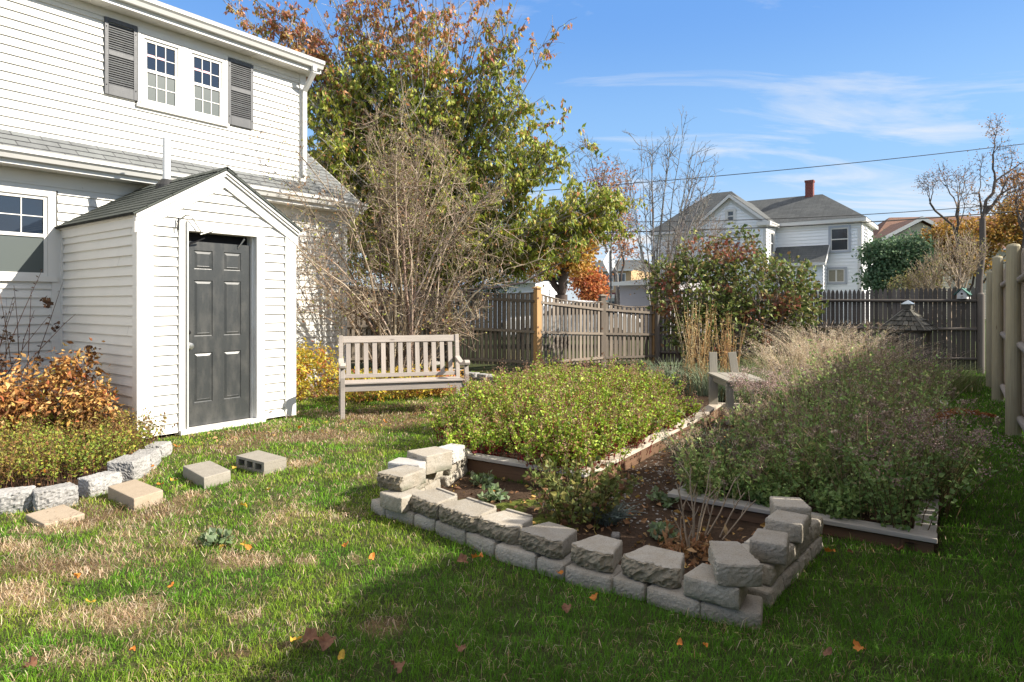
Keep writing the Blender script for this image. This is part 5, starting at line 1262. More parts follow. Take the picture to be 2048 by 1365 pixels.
# --- golden shrub beside the entry and behind the bench
def leafy(name, label, cat, c, blobs, leafpal, lsz, stemcol, n_pts=500, per=7, r0=.012, width=.28, mat='leaf', z0=0, droop=.3, group=None, jit=.05, lean=.45, stems=5, rmin=.002, thick=.01, tipfrac=1.0, spreadleaf=.05, clipf=None, barkpal=None, leafn=3, K=5, rng=R5, subtw=0):
    pts = ell_points(rng, blobs)
    if clipf is not None: pts = pts[clipf(pts)]
    pts = pts[pts[:, 2] > z0 + .03]
    lab = np.argmin(((pts[:, None, :2] - pts[rng.choice(len(pts), stems, replace=False)][None, :, :2]) ** 2).sum(-1), 1)
    segs = []; tips = []
    for j in range(stems):
        sub = pts[lab == j]
        if len(sub) == 0: continue
        st0 = np.array([c[0], c[1], z0]) + np.append(rng.normal(size=2) * .06 * (stems > 1), 0)
        s, t = grow(rng, st0, sub, r0, lean, leafn, .06, rmin); segs += s; tips += t
    loc = np.array([c[0], c[1], z0]); rt = thing(name, label, cat, tuple(loc), 0, group)
    if subtw:
        a = np.array([t[0] for t in tips]); b_ = np.array([t[1] for t in tips])
        for _ in range(subtw):
            f = rng.uniform(.15, .9, (len(a), 1)); s0 = a * (1 - f) + b_ * f; L = np.linalg.norm(b_ - a, axis=1, keepdims=True); e = s0 + (unit(b_ - a) * .5 + unit(rng.normal(size=a.shape))) * np.clip(L, .12, .4) * .6
            if clipf is not None: k_ = clipf(e); s0, e = s0[k_], e[k_]
            segs += [(p, q, rmin * .8, rmin * .5) for p, q in zip(s0, e)]
    gs = seg_groups(rng, segs, jit, K, thick); gs = [(g[0] - loc, g[1], g[2], stemcol) for g in gs]
    tube_object('branches' if r0 > .015 else 'stems', gs, M['bark'], rt)
    if per:
        a = np.array([t[0] for t in tips]); b_ = np.array([t[1] for t in tips]); sel = rng.random(len(a)) < tipfrac; a, b_ = a[sel], b_[sel]
        f = rng.uniform(.45, 1.08, (len(a), per, 1)); pos = (a[:, None] * (1 - f) + b_[:, None] * f) + rng.normal(size=(len(a), per, 3)) * spreadleaf
        ax = rng.normal(size=pos.shape) * .7 + unit(b_ - a)[:, None] * .5; ax[..., 2] -= droop; pos = pos.reshape(-1, 3); ax = ax.reshape(-1, 3)
        if clipf is not None: k_ = clipf(pos); pos, ax = pos[k_], ax[k_]
        cc = leafpal(pos) if callable(leafpal) else pick(rng, len(pos), *leafpal)
        leaf_object('leaves', pos - loc, ax, rng.uniform(*lsz, len(pos)), cc, M[mat], rt, width=width, rng=rng)
    return rt
def outside_house(p):
    x, y = w2h(p[:, 0], p[:, 1]); return ~((((x < 4.42) & (y > -.06)) & (p[:, 2] < 3.05 + np.clip(y + .3, 0, 9) * .72 + .1)) | ((x > -.12) & (x < 1.9) & (y > -2.2) & (y < .1) & (p[:, 2] < 3))) & ~((x < 4.5) & (y > -.45) & (y <= -.06) & (p[:, 2] > 2.9) & (p[:, 2] < 3.2))
gold = ([(.52, .40, .04), (.60, .48, .07), (.45, .30, .04), (.36, .40, .07), (.50, .20, .05), (.34, .09, .04)], [4, 3, 2.5, 2, 1.2, .8], .15)
y1_ = h2w(2.35, -.85); leafy('golden_shrub', 'golden-yellow leafed shrub between the entry and the bench', 'shrub', y1_[:2], [((y1_[0], y1_[1], .42), (.55, .55, .50), 420), ((y1_[0] + .35, y1_[1] + .5, .4), (.5, .5, .45), 260)], gold, (.05, .085), (.30, .13, .07), per=6, width=.2, clipf=outside_house, stems=9, spreadleaf=.04)
for i, (x_, yy, h_, lb) in enumerate(((-2.15, 9.2, .42, 'low golden perennial behind the left half of the bench'), (-1.55, 9.5, .42, 'low golden perennial behind the middle of the bench'), (-1.0, 9.8, .34, 'small orange-leaved perennial behind the right half of the bench'))):
    leafy('golden_perennial', lb, 'plant', (x_, yy), [((x_, yy, h_ * .55), (.42, .35, h_ * .6), 200)], gold if i < 2 else ([(.48, .24, .05), (.55, .34, .08), (.38, .30, .06)],), (.045, .075), (.3, .16, .07), per=6, width=.2, stems=7, spreadleaf=.04, group='golden perennials behind the bench')
# --- left border: rust-leaved shrub, ground cover, tall dead stems
rust = ([(.50, .27, .08), (.36, .17, .055), (.62, .40, .16), (.20, .09, .04), (.42, .13, .055), (.40, .34, .09)], [4, 3.5, 3, 3, .8, 1], .3)
rs = (-4.72, 6.75); leafy('rust_shrub', 'dying shrub with curled rusty orange leaves against the entry side wall', 'shrub', rs, [((-4.7, 6.6, .50), (.46, .36, .28), 130), ((-4.5, 6.65, .78), (.26, .25, .20), 45), ((-5.2, 6.6, .36), (.40, .35, .25), 80), ((-4.2, 6.4, .38), (.26, .26, .30), 90), ((-4.9, 6.5, .50), (.75, .4, .40), 50)], rust, (.04, .08), (.30, .15, .08), per=8, width=.24, mat='leaf_dry', clipf=outside_house, stems=8, droop=.6, spreadleaf=.06)
rs = (-5.0, 5.65); leafy('rust_shrub', 'smaller rusty leaved plant cut off by the left picture edge', 'shrub', (-5.0, 6.2), [((-5.05, 6.2, .40), (.38, .3, .34), 150)], rust, (.05, .09), (.26, .10, .05), per=6, width=.24, mat='leaf_dry', stems=6, droop=.5)
n = 2600; gp = [G(*p) for p in ((-250, 1020), (64, 985), (160, 968), (250, 945), (305, 905), (330, 888))] + [(-3.85, 6.5), (-4.2, 6.75), (-5.45, 7.6), (-8.0, 4.2)]
b = rand_in(gp, n); k_ = outside_house(np.column_stack([b, np.zeros(n)])); b = b[k_]; n = len(b); hh = R5.uniform(.16, .36, n) * (.6 + .8 * fbm(b[:, 0] * 2.5, b[:, 1] * 2.5, 26, 3)); SC = stem_curves(np.column_stack([b, 0 * b[:, 0]]), hh, .7)
pos = along(SC, R5.uniform(.25, 1, (n, 22))).reshape(-1, 3); ax = R5.normal(size=pos.shape); ax[:, 2] += .3; pos += ax * .007
cc = pick(R5, len(pos), [(.21, .26, .035), (.13, .18, .03), (.38, .34, .055), (.26, .14, .05), (.26, .32, .045)], [3, 3, 2, 2, 2.5])
rm = np.clip((fbm(pos[:, 0] * 1.8, pos[:, 1] * 1.8, 33, 3) - .48) * 5, 0, 1)[:, None]; cc = cc * (1 - rm * .6) + np.array([.26, .11, .05]) * rm * .6
plant('ground_cover', 'low olive and bronze leaved ground cover filling the left border behind the granite stones', 'ground cover', (-4.6, 5.5, 0), ('stems', [(SC, np.full((n, 5), .0018), 3, (.24, .12, .07))], M['stem']), [('leaves', pos, ax, R5.uniform(.014, .032, len(pos)), cc, M['leaf_gloss'], dict(width=.38))])
canes('dried_perennial', 'tall dark dead stems with withered heads rising at the left wall', (-5.7, 7.0), .34, 1.8, 20, [(.15, .08, .05), (.22, .12, .07)], .75, .007, [(.09, .05, .035), (.16, .09, .05)])
dh = R5.normal(size=(9, 3)) * np.array([.35, .15, .35]) + np.array([-5.35, 6.85, 1.15]); dpos = (dh[:, None] + R5.normal(size=(9, 14, 3)) * .025).reshape(-1, 3)
for q_ in dpos.reshape(9, 14, 3): leaf_object('dead_head', q_ - np.array([-5.7, 7.0, 0]), R5.normal(size=q_.shape), .05, pick(R5, 14, [(.10, .055, .035), (.16, .09, .05)]), M['leaf_dry'], [o for o in scene.objects if o.name == 'dried_perennial'][0], width=.4)
# stems above the ground cover near the corner
clump('seedling', 'thin sprouting weed against the white corner board of the entry', 'weed', (-3.92, 6.33), .08, .34, 14, 12, (.016, .03), ([(.22, .12, .06), (.14, .15, .05)],), stemcol=(.22, .1, .06), width=.3, spread=1.0)
# --- big bare shrub in front of the fence
def shoots(name, label, base, tips, nstem, bark, r0, side=14, twl=(.25, .6), leafpal=None, leafn=0, clipf=None, fork=4, rtw=.0032, rng=R5, cat='shrub', group=None, jb=(.20, .16), arch=(.12, .34), sp1=.75):
    """arching stems from a common base, with alternating side shoots and twigs"""
    base = np.array([*base, 0.]); T = np.array([t[:3] for t in tips], float); S_ = np.array([t[3:6] for t in tips], float); wgt = np.array([t[6] for t in tips], float)
    k = rng.choice(len(T), nstem, p=wgt / wgt.sum()); e = T[k] + rng.normal(size=(nstem, 3)) * S_[k]; e[:, 2] = np.maximum(e[:, 2], .4)
    b = base + np.column_stack([rng.normal(size=(nstem, 2)) * np.array(jb), np.zeros(nstem)])
    K = 9; t = np.linspace(0, 1, K)[None, :, None]; up = np.zeros((nstem, 1, 3)); up[..., 2] = np.linalg.norm(e - b, axis=1)[:, None] * rng.uniform(*arch, (nstem, 1))
    C = b[:, None] + (e - b)[:, None] * t + up * np.sin(np.pi * t) * .8; C += np.cumsum(rng.normal(size=C.shape) * .022, 1) * (t > 0)
    R_ = r0 * rng.uniform(.45, 1, (nstem, 1)) * np.array([[1, .9, .82, .74, .64, .54, .42, .3, .18]])
    def kids(Cc, cnt, ln, t0, K2, spread):
        M_ = len(Cc); tt = rng.uniform(t0, 1, (M_, cnt)); p = along(Cc, tt); q = along(Cc, np.clip(tt + .04, 0, 1)); d = unit(q - along(Cc, np.clip(tt - .06, 0, 1)))
        o = unit(rng.normal(size=p.shape)); o[..., 2] += .15; L = rng.uniform(*ln, (M_, cnt, 1)) * (1.15 - .5 * tt[..., None]); v = unit(d * .75 + o * spread) * L
        p = p.reshape(-1, 3); v = v.reshape(-1, 3); s_ = np.linspace(0, 1, K2)[None, :, None]; q = p[:, None] + v[:, None] * s_ + np.cumsum(rng.normal(size=(len(p), K2, 3)), 1) * s_ * (np.linalg.norm(v, axis=1) * .07)[:, None, None]; q[:, :, 2] += (s_[..., 0] ** 2) * .06 * np.linalg.norm(v, axis=1)[:, None]
        return q
    C1 = kids(C, side, twl, .34, 5, sp1); C2 = kids(C1, fork, (twl[0] * .4, twl[1] * .5), .2, 4, sp1 * 1.15); C3 = kids(C2, 2, (.05, .14), .3, 3, .9)
    gs = []
    for q, r in ((C, R_), (C1, np.array([[.0085, .007, .0058, .0046, .0034]]) * r0 / .03), (C2, np.array([[1.2, 1, .85, .6]]) * rtw), (C3, np.array([[.8, .7, .5]]) * rtw)):
        r = r * np.ones((len(q), 1))
        if clipf is not None:
            ok = clipf(q.reshape(-1, 3)).reshape(q.shape[:2]).all(1); q, r = q[ok], r[ok]
        gs.append((q - base, r, 6 if q.shape[1] == 9 else 3, pick(rng, len(q), bark, None, .22)))
    rt = thing(name, label, cat, tuple(base), 0, group); tube_object('branches', gs, M['bark'], rt)
    if leafn:
        e_ = np.concatenate([C2[:, -1], C3[:, -1]]); e_ = e_[rng.random(len(e_)) < leafn]; e_ = e_ if clipf is None else e_[clipf(e_)]
        if len(e_): ax = rng.normal(size=e_.shape); ax[:, 2] -= .8; leaf_object('leaves', e_ - base, ax, rng.uniform(.025, .06, len(e_)), pick(rng, len(e_), *leafpal), M['leaf_dry'], rt, width=.3)
    return rt
TAN_ = [(.44, .34, .245), (.34, .26, .185), (.54, .44, .33), (.22, .165, .12)]
shoots('bare_shrub', 'large tangled leafless tan shrub standing in front of the scalloped fence behind the bench', (-1.8, 10.8),
       [(-3.0, 9.75, 2.9, .35, .25, .5, 3), (-2.3, 10.5, 3.5, .5, .4, .45, 4), (-1.5, 10.9, 3.9, .5, .4, .4, 4), (-.7, 10.9, 3.2, .45, .4, .45, 4), (-.35, 10.6, 2.3, .35, .35, .5, 3), (-3.4, 9.3, 2.0, .3, .2, .5, 2.5), (-2.9, 10.0, 1.5, .3, .2, .4, 1.5), (-.2, 10.4, 1.1, .25, .3, .3, 1.2), (-1.0, 10.4, 1.3, .5, .3, .4, 2)],
       54, TAN_, .026, side=17, twl=(.30, .75), rtw=.0027, leafpal=([(.24, .15, .07), (.40, .38, .10), (.30, .34, .08), (.30, .16, .08)],), leafn=.34, sp1=1.1, clipf=outside_house)
# --- lilac-like bush by the back corner
def bushcol(pos):
    c = pick(R5, len(pos), [(.13, .18, .045), (.21, .24, .06), (.30, .27, .09), (.20, .13, .06), (.09, .13, .03)], [3, 3, 1.6, 1.2, 2]); m = (fbm(pos[:, 0] * 2.0, pos[:, 2] * 2.0, 13, 2) > .66); c[m] = pick(R5, m.sum(), [(.32, .11, .07), (.30, .18, .08), (.2, .2, .07)]); return c
leafy('lilac_bush', 'rounded bush with green, bronze and a few red leaves before the back fence', 'bush', (4.3, 12.4), [((3.6, 12.3, 1.6), (1.0, .7, .8), 360), ((4.7, 12.4, 1.7), (1.1, .8, .8), 360), ((3.7, 12.4, 2.3), (.6, .5, .5), 110), ((4.4, 12.4, 2.5), (.5, .5, .5), 90), ((5.3, 12.4, 2.0), (.7, .5, .4), 90), ((2.9, 12.3, 1.9), (.4, .4, .4), 60), ((5.4, 12.2, 1.4), (.55, .5, .6), 160), ((3.9, 12.0, 1.0), (1.3, .5, .6), 260)], bushcol, (.065, .12), (.24, .19, .15), per=5, r0=.035, stems=9, width=.32, mat='leaf_gloss', rmin=.003, spreadleaf=.06, jit=.08)
tw = ell_points(R5, [((4.0, 12.4, 2.6), (1.1, .5, .45), 160), ((5.3, 12.3, 1.5), (.9, .4, .6), 160)])
# small twiggy sapling in front of the sunlit fence
leafy('twiggy_sapling', 'thin leaning twiggy sapling at the far end of the scalloped fence', 'tree', (3.35, 13.0), [((2.75, 13.0, 1.95), (.45, .3, .4), 90)], ([(.24, .15, .09), (.18, .16, .06)],), (.03, .05), (.2, .15, .12), per=3, r0=.022, stems=1, rmin=.0025, jit=.07, lean=.6)
# ---------- trees ----------
R6 = np.random.default_rng(21)
def tree(name, label, cat, base, blobs, leafpal, lsz, bark, r0, per=8, lean=.5, width=.3, mat='leaf', droop=.8, tipfrac=1., jit=.05, rmin=.004, thick=.03, spread=.09, group=None, leafn=4, K=5, z_first=None, clipf=None, expo=.5, up=0.0, forks=1):
    pts = ell_points(R6, blobs, shell=.1)
    if clipf is not None: pts = pts[clipf(pts)]
    base = np.array([*base, 0.]); segs = []; tips = []
    zf = z_first or (pts[:, 2].min() * .9); c = pts.mean(0)
    lab = np.argmin(((pts[:, None, :] - pts[R6.choice(len(pts), max(forks, 1), replace=False)][None]) ** 2).sum(-1), 1)
    top = base + np.array([(c[0] - base[0]) * .15, (c[1] - base[1]) * .15, zf]); segs.append((base - np.array([0, 0, .1]), top, r0, r0 * .8))
    for j in range(max(forks, 1)):
        sub = pts[lab == j]
        if len(sub): s, t = grow(R6, top, sub, r0 * .8 * (len(sub) / len(pts)) ** .5, lean, leafn, .05, rmin, up=up, expo=expo); segs += s; tips += t
    rt = thing(name, label, cat, tuple(base), 0, group)
    big = [s for s in segs if s[2] > r0 * .55]; small = [s for s in segs if s[2] <= r0 * .55]
    if big: tube_object('trunk', [(g[0] - base, g[1], 9, bark) for g in seg_groups(R6, big, jit * .5, K, 0)], M['bark'], rt)
    if small: tube_object('branches', [(g[0] - base, g[1], g[2], bark) for g in seg_groups(R6, small, jit, K, thick)], M['bark'], rt)
    if per:
        a = np.array([t[0] for t in tips]); b_ = np.array([t[1] for t in tips]); sel = R6.random(len(a)) < tipfrac; a, b_ = a[sel], b_[sel]
        f = R6.uniform(.3, 1.05, (len(a), per, 1)); pos = (a[:, None] * (1 - f) + b_[:, None] * f) + R6.normal(size=(len(a), per, 3)) * spread
        ax = R6.normal(size=pos.shape) * .6 + unit(b_ - a)[:, None] * .4; ax[..., 2] -= droop; pos = pos.reshape(-1, 3); ax = ax.reshape(-1, 3)
        if clipf is not None: k_ = clipf(pos); pos, ax = pos[k_], ax[k_]
        cc = leafpal(pos) if callable(leafpal) else pick(R6, len(pos), *leafpal)
        leaf_object('crown', pos - base, ax, R6.uniform(*lsz, len(pos)), cc, M[mat], rt, width=width, rng=R6)
    return rt
GREY = (.36, .34, .32); DARK = (.13, .105, .09)
def cherry_col(pos):
    n = len(pos); h = np.clip((pos[:, 2] - 5.5) / 2.6 + (fbm(pos[:, 0] * .9, pos[:, 2] * .9, 8, 3) - .5) * 1.3 + np.clip((pos[:, 0] - 1.2) * .9, 0, .85), 0, 1)
    g = pick(R6, n, [(.27, .33, .045), (.40, .43, .06), (.16, .22, .035), (.55, .53, .14), (.36, .24, .07)], [3, 3, 2, 2, 1]); o = pick(R6, n, [(.52, .25, .09), (.38, .17, .06), (.66, .34, .20), (.36, .28, .08), (.58, .20, .15)], [3, 2.5, 2, 2.5, 1.2])
    m = R6.random(n) < np.clip(h * 1.15 - .05, .04, .95); return np.where(m[:, None], o, g)
def px3(px, py, Y): return tuple(P(px, py, Y))
Yc = 14.2
CT = []
for px, py, rx, rz, w_ in ((560, 20, .5, .5, 1), (500, -10, .4, .4, .5), (650, -40, .7, .6, 2), (760, -80, .8, .6, 2.5), (880, -60, .8, .6, 2.5), (980, 20, .7, .6, 2.2), (1040, 90, .5, .5, 1.6), (1085, 130, .35, .4, 1.2), (1060, 220, .4, .4, 1.6), (640, 110, .6, .6, 1.6), (1100, 330, .5, .4, 1.6), (1190, 400, .45, .35, 2.0), (1240, 440, .35, .35, 2.0), (1150, 470, .5, .4, 1.2), (920, 200, .8, .6, 1.8), (780, 200, .8, .6, 1.8), (1000, 330, .7, .6, 1.4), (640, 330, .5, .6, 1.6), (700, 420, .6, .5, 1.2), (880, 400, .8, .5, 1.2), (640, 220, .6, .6, 2.2), (700, 310, .7, .6, 2.2), (820, 320, .8, .6, 2), (620, 420, .5, .5, 1.2), (760, 480, .8, .5, 1.2), (900, 300, .8, .6, 1.8), (630, 160, .5, .6, 2.2), (610, 300, .4, .6, 2.0), (1000, 430, .8, .4, 1.6), (940, 500, .8, .3, 1.3), (860, 520, .7, .3, 1.2), (850, 110, .5, .6, 3), (840, 20, .4, .5, 2), (880, 230, .6, .6, 2)):
    x, y, z = px3(px, py, Yc); CT.append((x, y + R6.uniform(-.5, .6), z, rx, .6, rz, w_))
def big_shoot_tree():
    base = np.array([-1.9, 14.9, 0.]); rng = R6; T = np.array([t[:3] for t in CT]); S_ = np.array([t[3:6] for t in CT]); w_ = np.array([t[6] for t in CT])
    ns = 215; k = rng.choice(len(T), ns, p=w_ / w_.sum()); e = T[k] + rng.normal(size=(ns, 3)) * S_[k] * .7; b = base + np.array([0, 0, 1.3]) + rng.normal(size=(ns, 3)) * np.array([.12, .12, .35])
    K = 9; t = np.linspace(0, 1, K)[None, :, None]; d = e - b; L = np.linalg.norm(d, axis=1)
    C = b[:, None] + d[:, None] * t; C[:, :, :2] -= (d[:, None, :2] * np.sin(np.pi * t) * .10); C[:, :, 2] += np.sin(np.pi * t[..., 0]) * L[:, None] * .03 * np.sign(d[:, 2] - 2.2)[:, None]; C += np.cumsum(rng.normal(size=C.shape) * .035, 1) * (t > 0)
    # share lower trunks: pull first nodes of each stem to a few leaders
    lead = T[rng.choice(len(T), 7, replace=False)]; li = np.argmin(((e[:, None] - lead[None]) ** 2).sum(-1), 1); ld = base + np.array([0, 0, 1.2]) + (lead[li] - base) * .0
    for q, f in ((1, .85), (2, .65), (3, .4), (4, .2)):
        mean = np.array([C[li == j, q].mean(0) if (li == j).any() else [0, 0, 0] for j in range(7)])[li]; C[:, q] = C[:, q] * (1 - f) + mean * f
    R_ = rng.uniform(.6, 1, (ns, 1)) * np.array([[.060, .052, .045, .037, .029, .022, .016, .010, .005]])
    def kids(Cc, cnt, ln, t0, K2, spread, upb):
        M_ = len(Cc); tt = rng.uniform(t0, 1, (M_, cnt)); p = along(Cc, tt); dd = unit(along(Cc, np.clip(tt + .05, 0, 1)) - along(Cc, np.clip(tt - .06, 0, 1))); o = unit(rng.normal(size=p.shape)); o[..., 2] += upb
        Lk = rng.uniform(*ln, (M_, cnt, 1)) * (1.2 - .6 * tt[..., None]); v = unit(dd * .7 + o * spread) * Lk; p = p.reshape(-1, 3); v = v.reshape(-1, 3); s_ = np.linspace(0, 1, K2)[None, :, None]
        return p[:, None] + v[:, None] * s_ + np.cumsum(rng.normal(size=(len(p), K2, 3)), 1) * s_ * (np.linalg.norm(v, axis=1) * .06)[:, None, None]
    C1 = kids(C, 11, (.5, 1.15), .30, 6, .65, .2); C2 = kids(C1, 4, (.25, .6), .2, 4, .8, .1)
    C2 = C2[C2[:, -1, 2] > 2.0]; C1 = C1[C1[:, -1, 2] > 1.9]
    ok = lambda q: clipf_(q.reshape(-1, 3)).reshape(q.shape[:2]).all(1); clipf_ = outside_house
    rt = thing('cherry_tree', 'big tree turning from green to orange and red, behind the bare shrub beside the house', 'tree', tuple(base))
    tr = np.array([[base - [0, 0, .1], base + [.02, 0, .6], base + [0, 0, 1.2], base + [0, 0, 1.7]]]); tube_object('trunk', [(tr - base, np.array([[.24, .20, .19, .16]]), 12, GREY)], M['bark'], rt)
    gs = []
    for q, r, n in ((C, R_, 6), (C1, np.array([[.012, .010, .009, .007, .005, .003]]), 4), (C2, np.array([[.006, .005, .004, .003]]), 3)):
        m = ok(q); q = q[m]; r = (r * np.ones((len(m), 1)))[m]; gs.append((q - base, r, n, pick(rng, len(q), [GREY, (.30, .27, .24), (.42, .39, .36)], None, .15)))
    tube_object('branches', gs, M['bark'], rt)
    ps, axs = [], []
    for q, cnt in ((C1, 13), (C2, 9)):
        h = q[:, -1, 2]; dens = np.clip(1.2 - (h - 3.5) * .15, .36, 1.1); sel = rng.random(len(q)) < dens; q = q[sel]
        tt = np.repeat(np.sort(rng.uniform(.12, 1, (len(q), cnt // 2 + 1)), 1), 2, 1)[:, :cnt] + rng.normal(size=(len(q), cnt)) * .02; p = along(q, np.clip(tt, 0, 1)) + rng.normal(size=(len(q), cnt, 3)) * .022
        a = rng.normal(size=p.shape) * .55; a[..., 2] -= 1.05; ps.append(p.reshape(-1, 3)); axs.append(a.reshape(-1, 3))
    p = np.concatenate(ps); a = np.concatenate(axs); m = outside_house(p) & ~((p[:, 0] > 1.6) & (p[:, 2] < 2.75)); p, a = p[m], a[m]
    leaf_object('crown', p - base, a, rng.uniform(.085, .15, len(p)), cherry_col(p), M['leaf'], rt, width=.25, rng=rng); print('cherry leaves', len(p))
big_shoot_tree()
# thin whippy leafless shoots above the crown
hed = [((-4.3, 16.2, 1.7), (.7, .7, 1.4), 260), ((-3.3, 16.4, 1.6), (1.3, .8, 1.5), 420), ((-1.7, 16.3, 1.7), (1.3, .8, 1.5), 420), ((-2.4, 16.5, 2.9), (1.4, .8, .9), 300), ((-.4, 16.4, 2.2), (.8, .6, .7), 160)]
leafy('dark_evergreen', 'dark green evergreen shrub behind the scalloped fence, seen through the bare shrub', 'shrub', (-2.4, 16.4), hed, ([(.035, .06, .018), (.05, .08, .025), (.02, .035, .012)],), (.05, .09), (.06, .045, .035), per=7, r0=.05, stems=6, rmin=.006, spreadleaf=.09)
# orange maple with dark trunk beyond the fence
x, y = (1122 - CX) / F * 21, 21.
mc = ([(.48, .25, .045), (.55, .33, .07), (.38, .17, .04), (.42, .30, .06), (.30, .22, .05)], [3, 3, 2, 1.5, 1])
tree('orange_maple', 'orange maple with a stout dark trunk beyond the corner post of the scalloped fence', 'tree', (x, y), [(px3(1110, 500, 21), (1.2, 1.2, .75), 330), (px3(1150, 520, 21), (.7, 1.0, .55), 200), (px3(1160, 470, 21), (.8, 1, .7), 200), (px3(1080, 530, 21), (.7, .9, .5), 130)], mc, (.09, .15), (.08, .06, .05), .26, per=7, width=.42, droop=.2, z_first=1.7, forks=4, spread=.12, rmin=.008)
x, y = (1185 - CX) / F * 34, 34.
tree('red_maple', 'small red-orange maple farther back beside the road sign', 'tree', (x, y), [(px3(1180, 575, 34), (1.0, 1.0, .9), 220), (px3(1165, 550, 34), (.8, .9, .7), 150)], ([(.55, .20, .07), (.48, .14, .06), (.60, .28, .10)],), (.13, .2), (.12, .08, .07), .10, per=7, width=.42, droop=.1, z_first=.6, forks=3, spread=.16, rmin=.01)
# orange foliage behind the bare trees
x, y = (1235 - CX) / F * 38, 38.
tree('orange_tree', 'distant orange-leaved tree behind the bare trees, above the road sign', 'tree', (x, y), [(px3(1215, 360, 38), (1.6, 1.2, 1.3), 120), (px3(1225, 430, 38), (1.6, 1.2, 1.4), 170), (px3(1240, 490, 38), (1.3, 1.2, 1.2), 90)], ([(.48, .20, .08), (.55, .28, .12), (.40, .16, .08)],), (.12, .19), DARK, .16, per=4, width=.4, droop=.1, z_first=2, forks=4, spread=.25, rmin=.012)
# bare trees
def bare(name, label, px, D, limbs, r0, bark, dens=1.0, per=0, pal=None, group=None, zf=2., lz=(.1, .16), spread=.15, tipfrac=.4):
    x = (px - CX) / F * D; return tree(name, label, 'tree', (x, D), [(px3(a, b, D), (c / F * D, c / F * D * .7, d / F * D), int(n * dens)) for a, b, c, d, n in limbs], pal or ([(.4, .2, .06)],), lz, bark, r0, per=per, lean=.55, jit=.028, rmin=D * .00032, thick=D * .0012, leafn=2, z_first=zf, forks=4, spread=spread, group=group, expo=.5, up=.04, tipfrac=tipfrac, droop=.1)
TG = [(.26, .24, .22), (.20, .18, .165), (.32, .30, .28)]
def fan(name, label, px, D, tips, n, r0, tw, rtw, side, bark, leafn=0, leafpal=None, jb=(.07, .07)):
    return shoots(name, label, ((px - CX) / F * D, D), [(*px3(a, b, D), c / F * D, c / F * D, d / F * D, w_) for a, b, c, d, w_ in tips], n, bark, r0, side=side, twl=tw, fork=4, rtw=rtw, rng=R6, cat='tree', group='bare trees beyond the fence', jb=jb, arch=(-.02, .12), leafn=leafn, leafpal=leafpal)
fan('bare_tree', 'bare grey tree with upswept limbs just left of the white house with the chimney', 1308, 24, [(1285, 320, 10, 20, 2), (1340, 300, 10, 20, 2), (1390, 300, 12, 20, 2), (1430, 350, 10, 15, 1.5), (1250, 340, 10, 20, 1.5), (1310, 290, 8, 15, 1.5), (1410, 400, 10, 15, 1), (1250, 420, 10, 20, 1)], 17, .055, (.5, 1.3), .0065, 10, TG)
bare('bare_tree', 'smaller bare tree standing behind the right side of the big colourful tree', 1240, 27, [(1165, 300, 35, 40, 80), (1215, 340, 40, 50, 70), (1150, 340, 30, 30, 40), (1250, 400, 35, 50, 60)], .09, (.24, .22, .20), 2.2, group='bare trees beyond the fence', zf=2.6)
bare('bare_tree', 'tall dark bare tree with a few orange leaves at the right edge', 1957, 24, [(1990, 260, 22, 35, 70), (2010, 310, 30, 40, 80), (1965, 330, 20, 40, 30), (2035, 360, 30, 40, 90), (1995, 400, 40, 40, 80), (1940, 400, 25, 35, 60), (2075, 330, 40, 50, 80)], .125, DARK, 1.6, per=3, pal=([(.42, .20, .07), (.50, .30, .12)],), group='bare trees beyond the fence', zf=4.6, lz=(.05, .09), tipfrac=.30)
bare('bare_tree', 'slim bare tree with a spreading twiggy top, left of the tall dark bare tree', 1918, 26, [(1855, 365, 28, 22, 90), (1885, 350, 25, 30, 60), (1915, 370, 22, 30, 50), (1935, 350, 20, 30, 40)], .09, DARK, 1.8, per=3, pal=([(.42, .20, .07), (.3, .16, .08)],), group='bare trees beyond the fence', zf=4.2, lz=(.05, .08), tipfrac=.35)
# right background foliage
def mass(name, label, px, D, blobs, pal, lz, bark, r0=.12, per=8, cat='tree', mat='leaf', spread=.14, group=None, zf=.8, width=.36):
    x = (px - CX) / F * D; return tree(name, label, cat, (x, D), [(px3(a, b, D), (c / F * D, 1.2, d / F * D), n) for a, b, c, d, n in blobs], pal, lz, bark, r0, per=per, spread=spread, z_first=zf, forks=4, width=width, mat=mat, droop=.1, rmin=.006, group=group)
mass('evergreen_bush', 'dense blue-green evergreen between the white house and the tan house', 1790, 27, [(1775, 520, 38, 40, 420), (1815, 500, 34, 28, 330), (1760, 560, 30, 30, 200), (1840, 540, 28, 35, 260), (1750, 500, 18, 25, 100)], ([(.12, .20, .10), (.17, .26, .14), (.08, .14, .07), (.24, .32, .18)],), (.10, .17), (.08, .06, .05), per=9, cat='bush', spread=.16)
og = ([(.42, .24, .05), (.50, .30, .07), (.32, .19, .05), (.20, .17, .05), (.30, .12, .05)], [3, 3, 2, 2, 1])
mass('orange_bush', 'orange and olive leaved tree behind the dead twigs at the right', 1900, 29, [(1880, 480, 30, 30, 210), (1920, 470, 35, 28, 240), (1975, 470, 40, 35, 300), (2030, 440, 35, 45, 300), (1940, 520, 50, 35, 260), (2070, 480, 40, 50, 250)], og, (.11, .18), (.10, .07, .05), per=7, group='orange trees at the right', spread=.18)
mass('orange_bush', 'sparse orange tree whose crown leaves the picture at the right edge', 2050, 25, [(2035, 350, 25, 22, 90), (2060, 390, 35, 35, 120)], ([(.42, .22, .08), (.34, .17, .07)],), (.08, .13), DARK, per=4, group='orange trees at the right', spread=.14, zf=3)
DT = (.40, .31, .22)
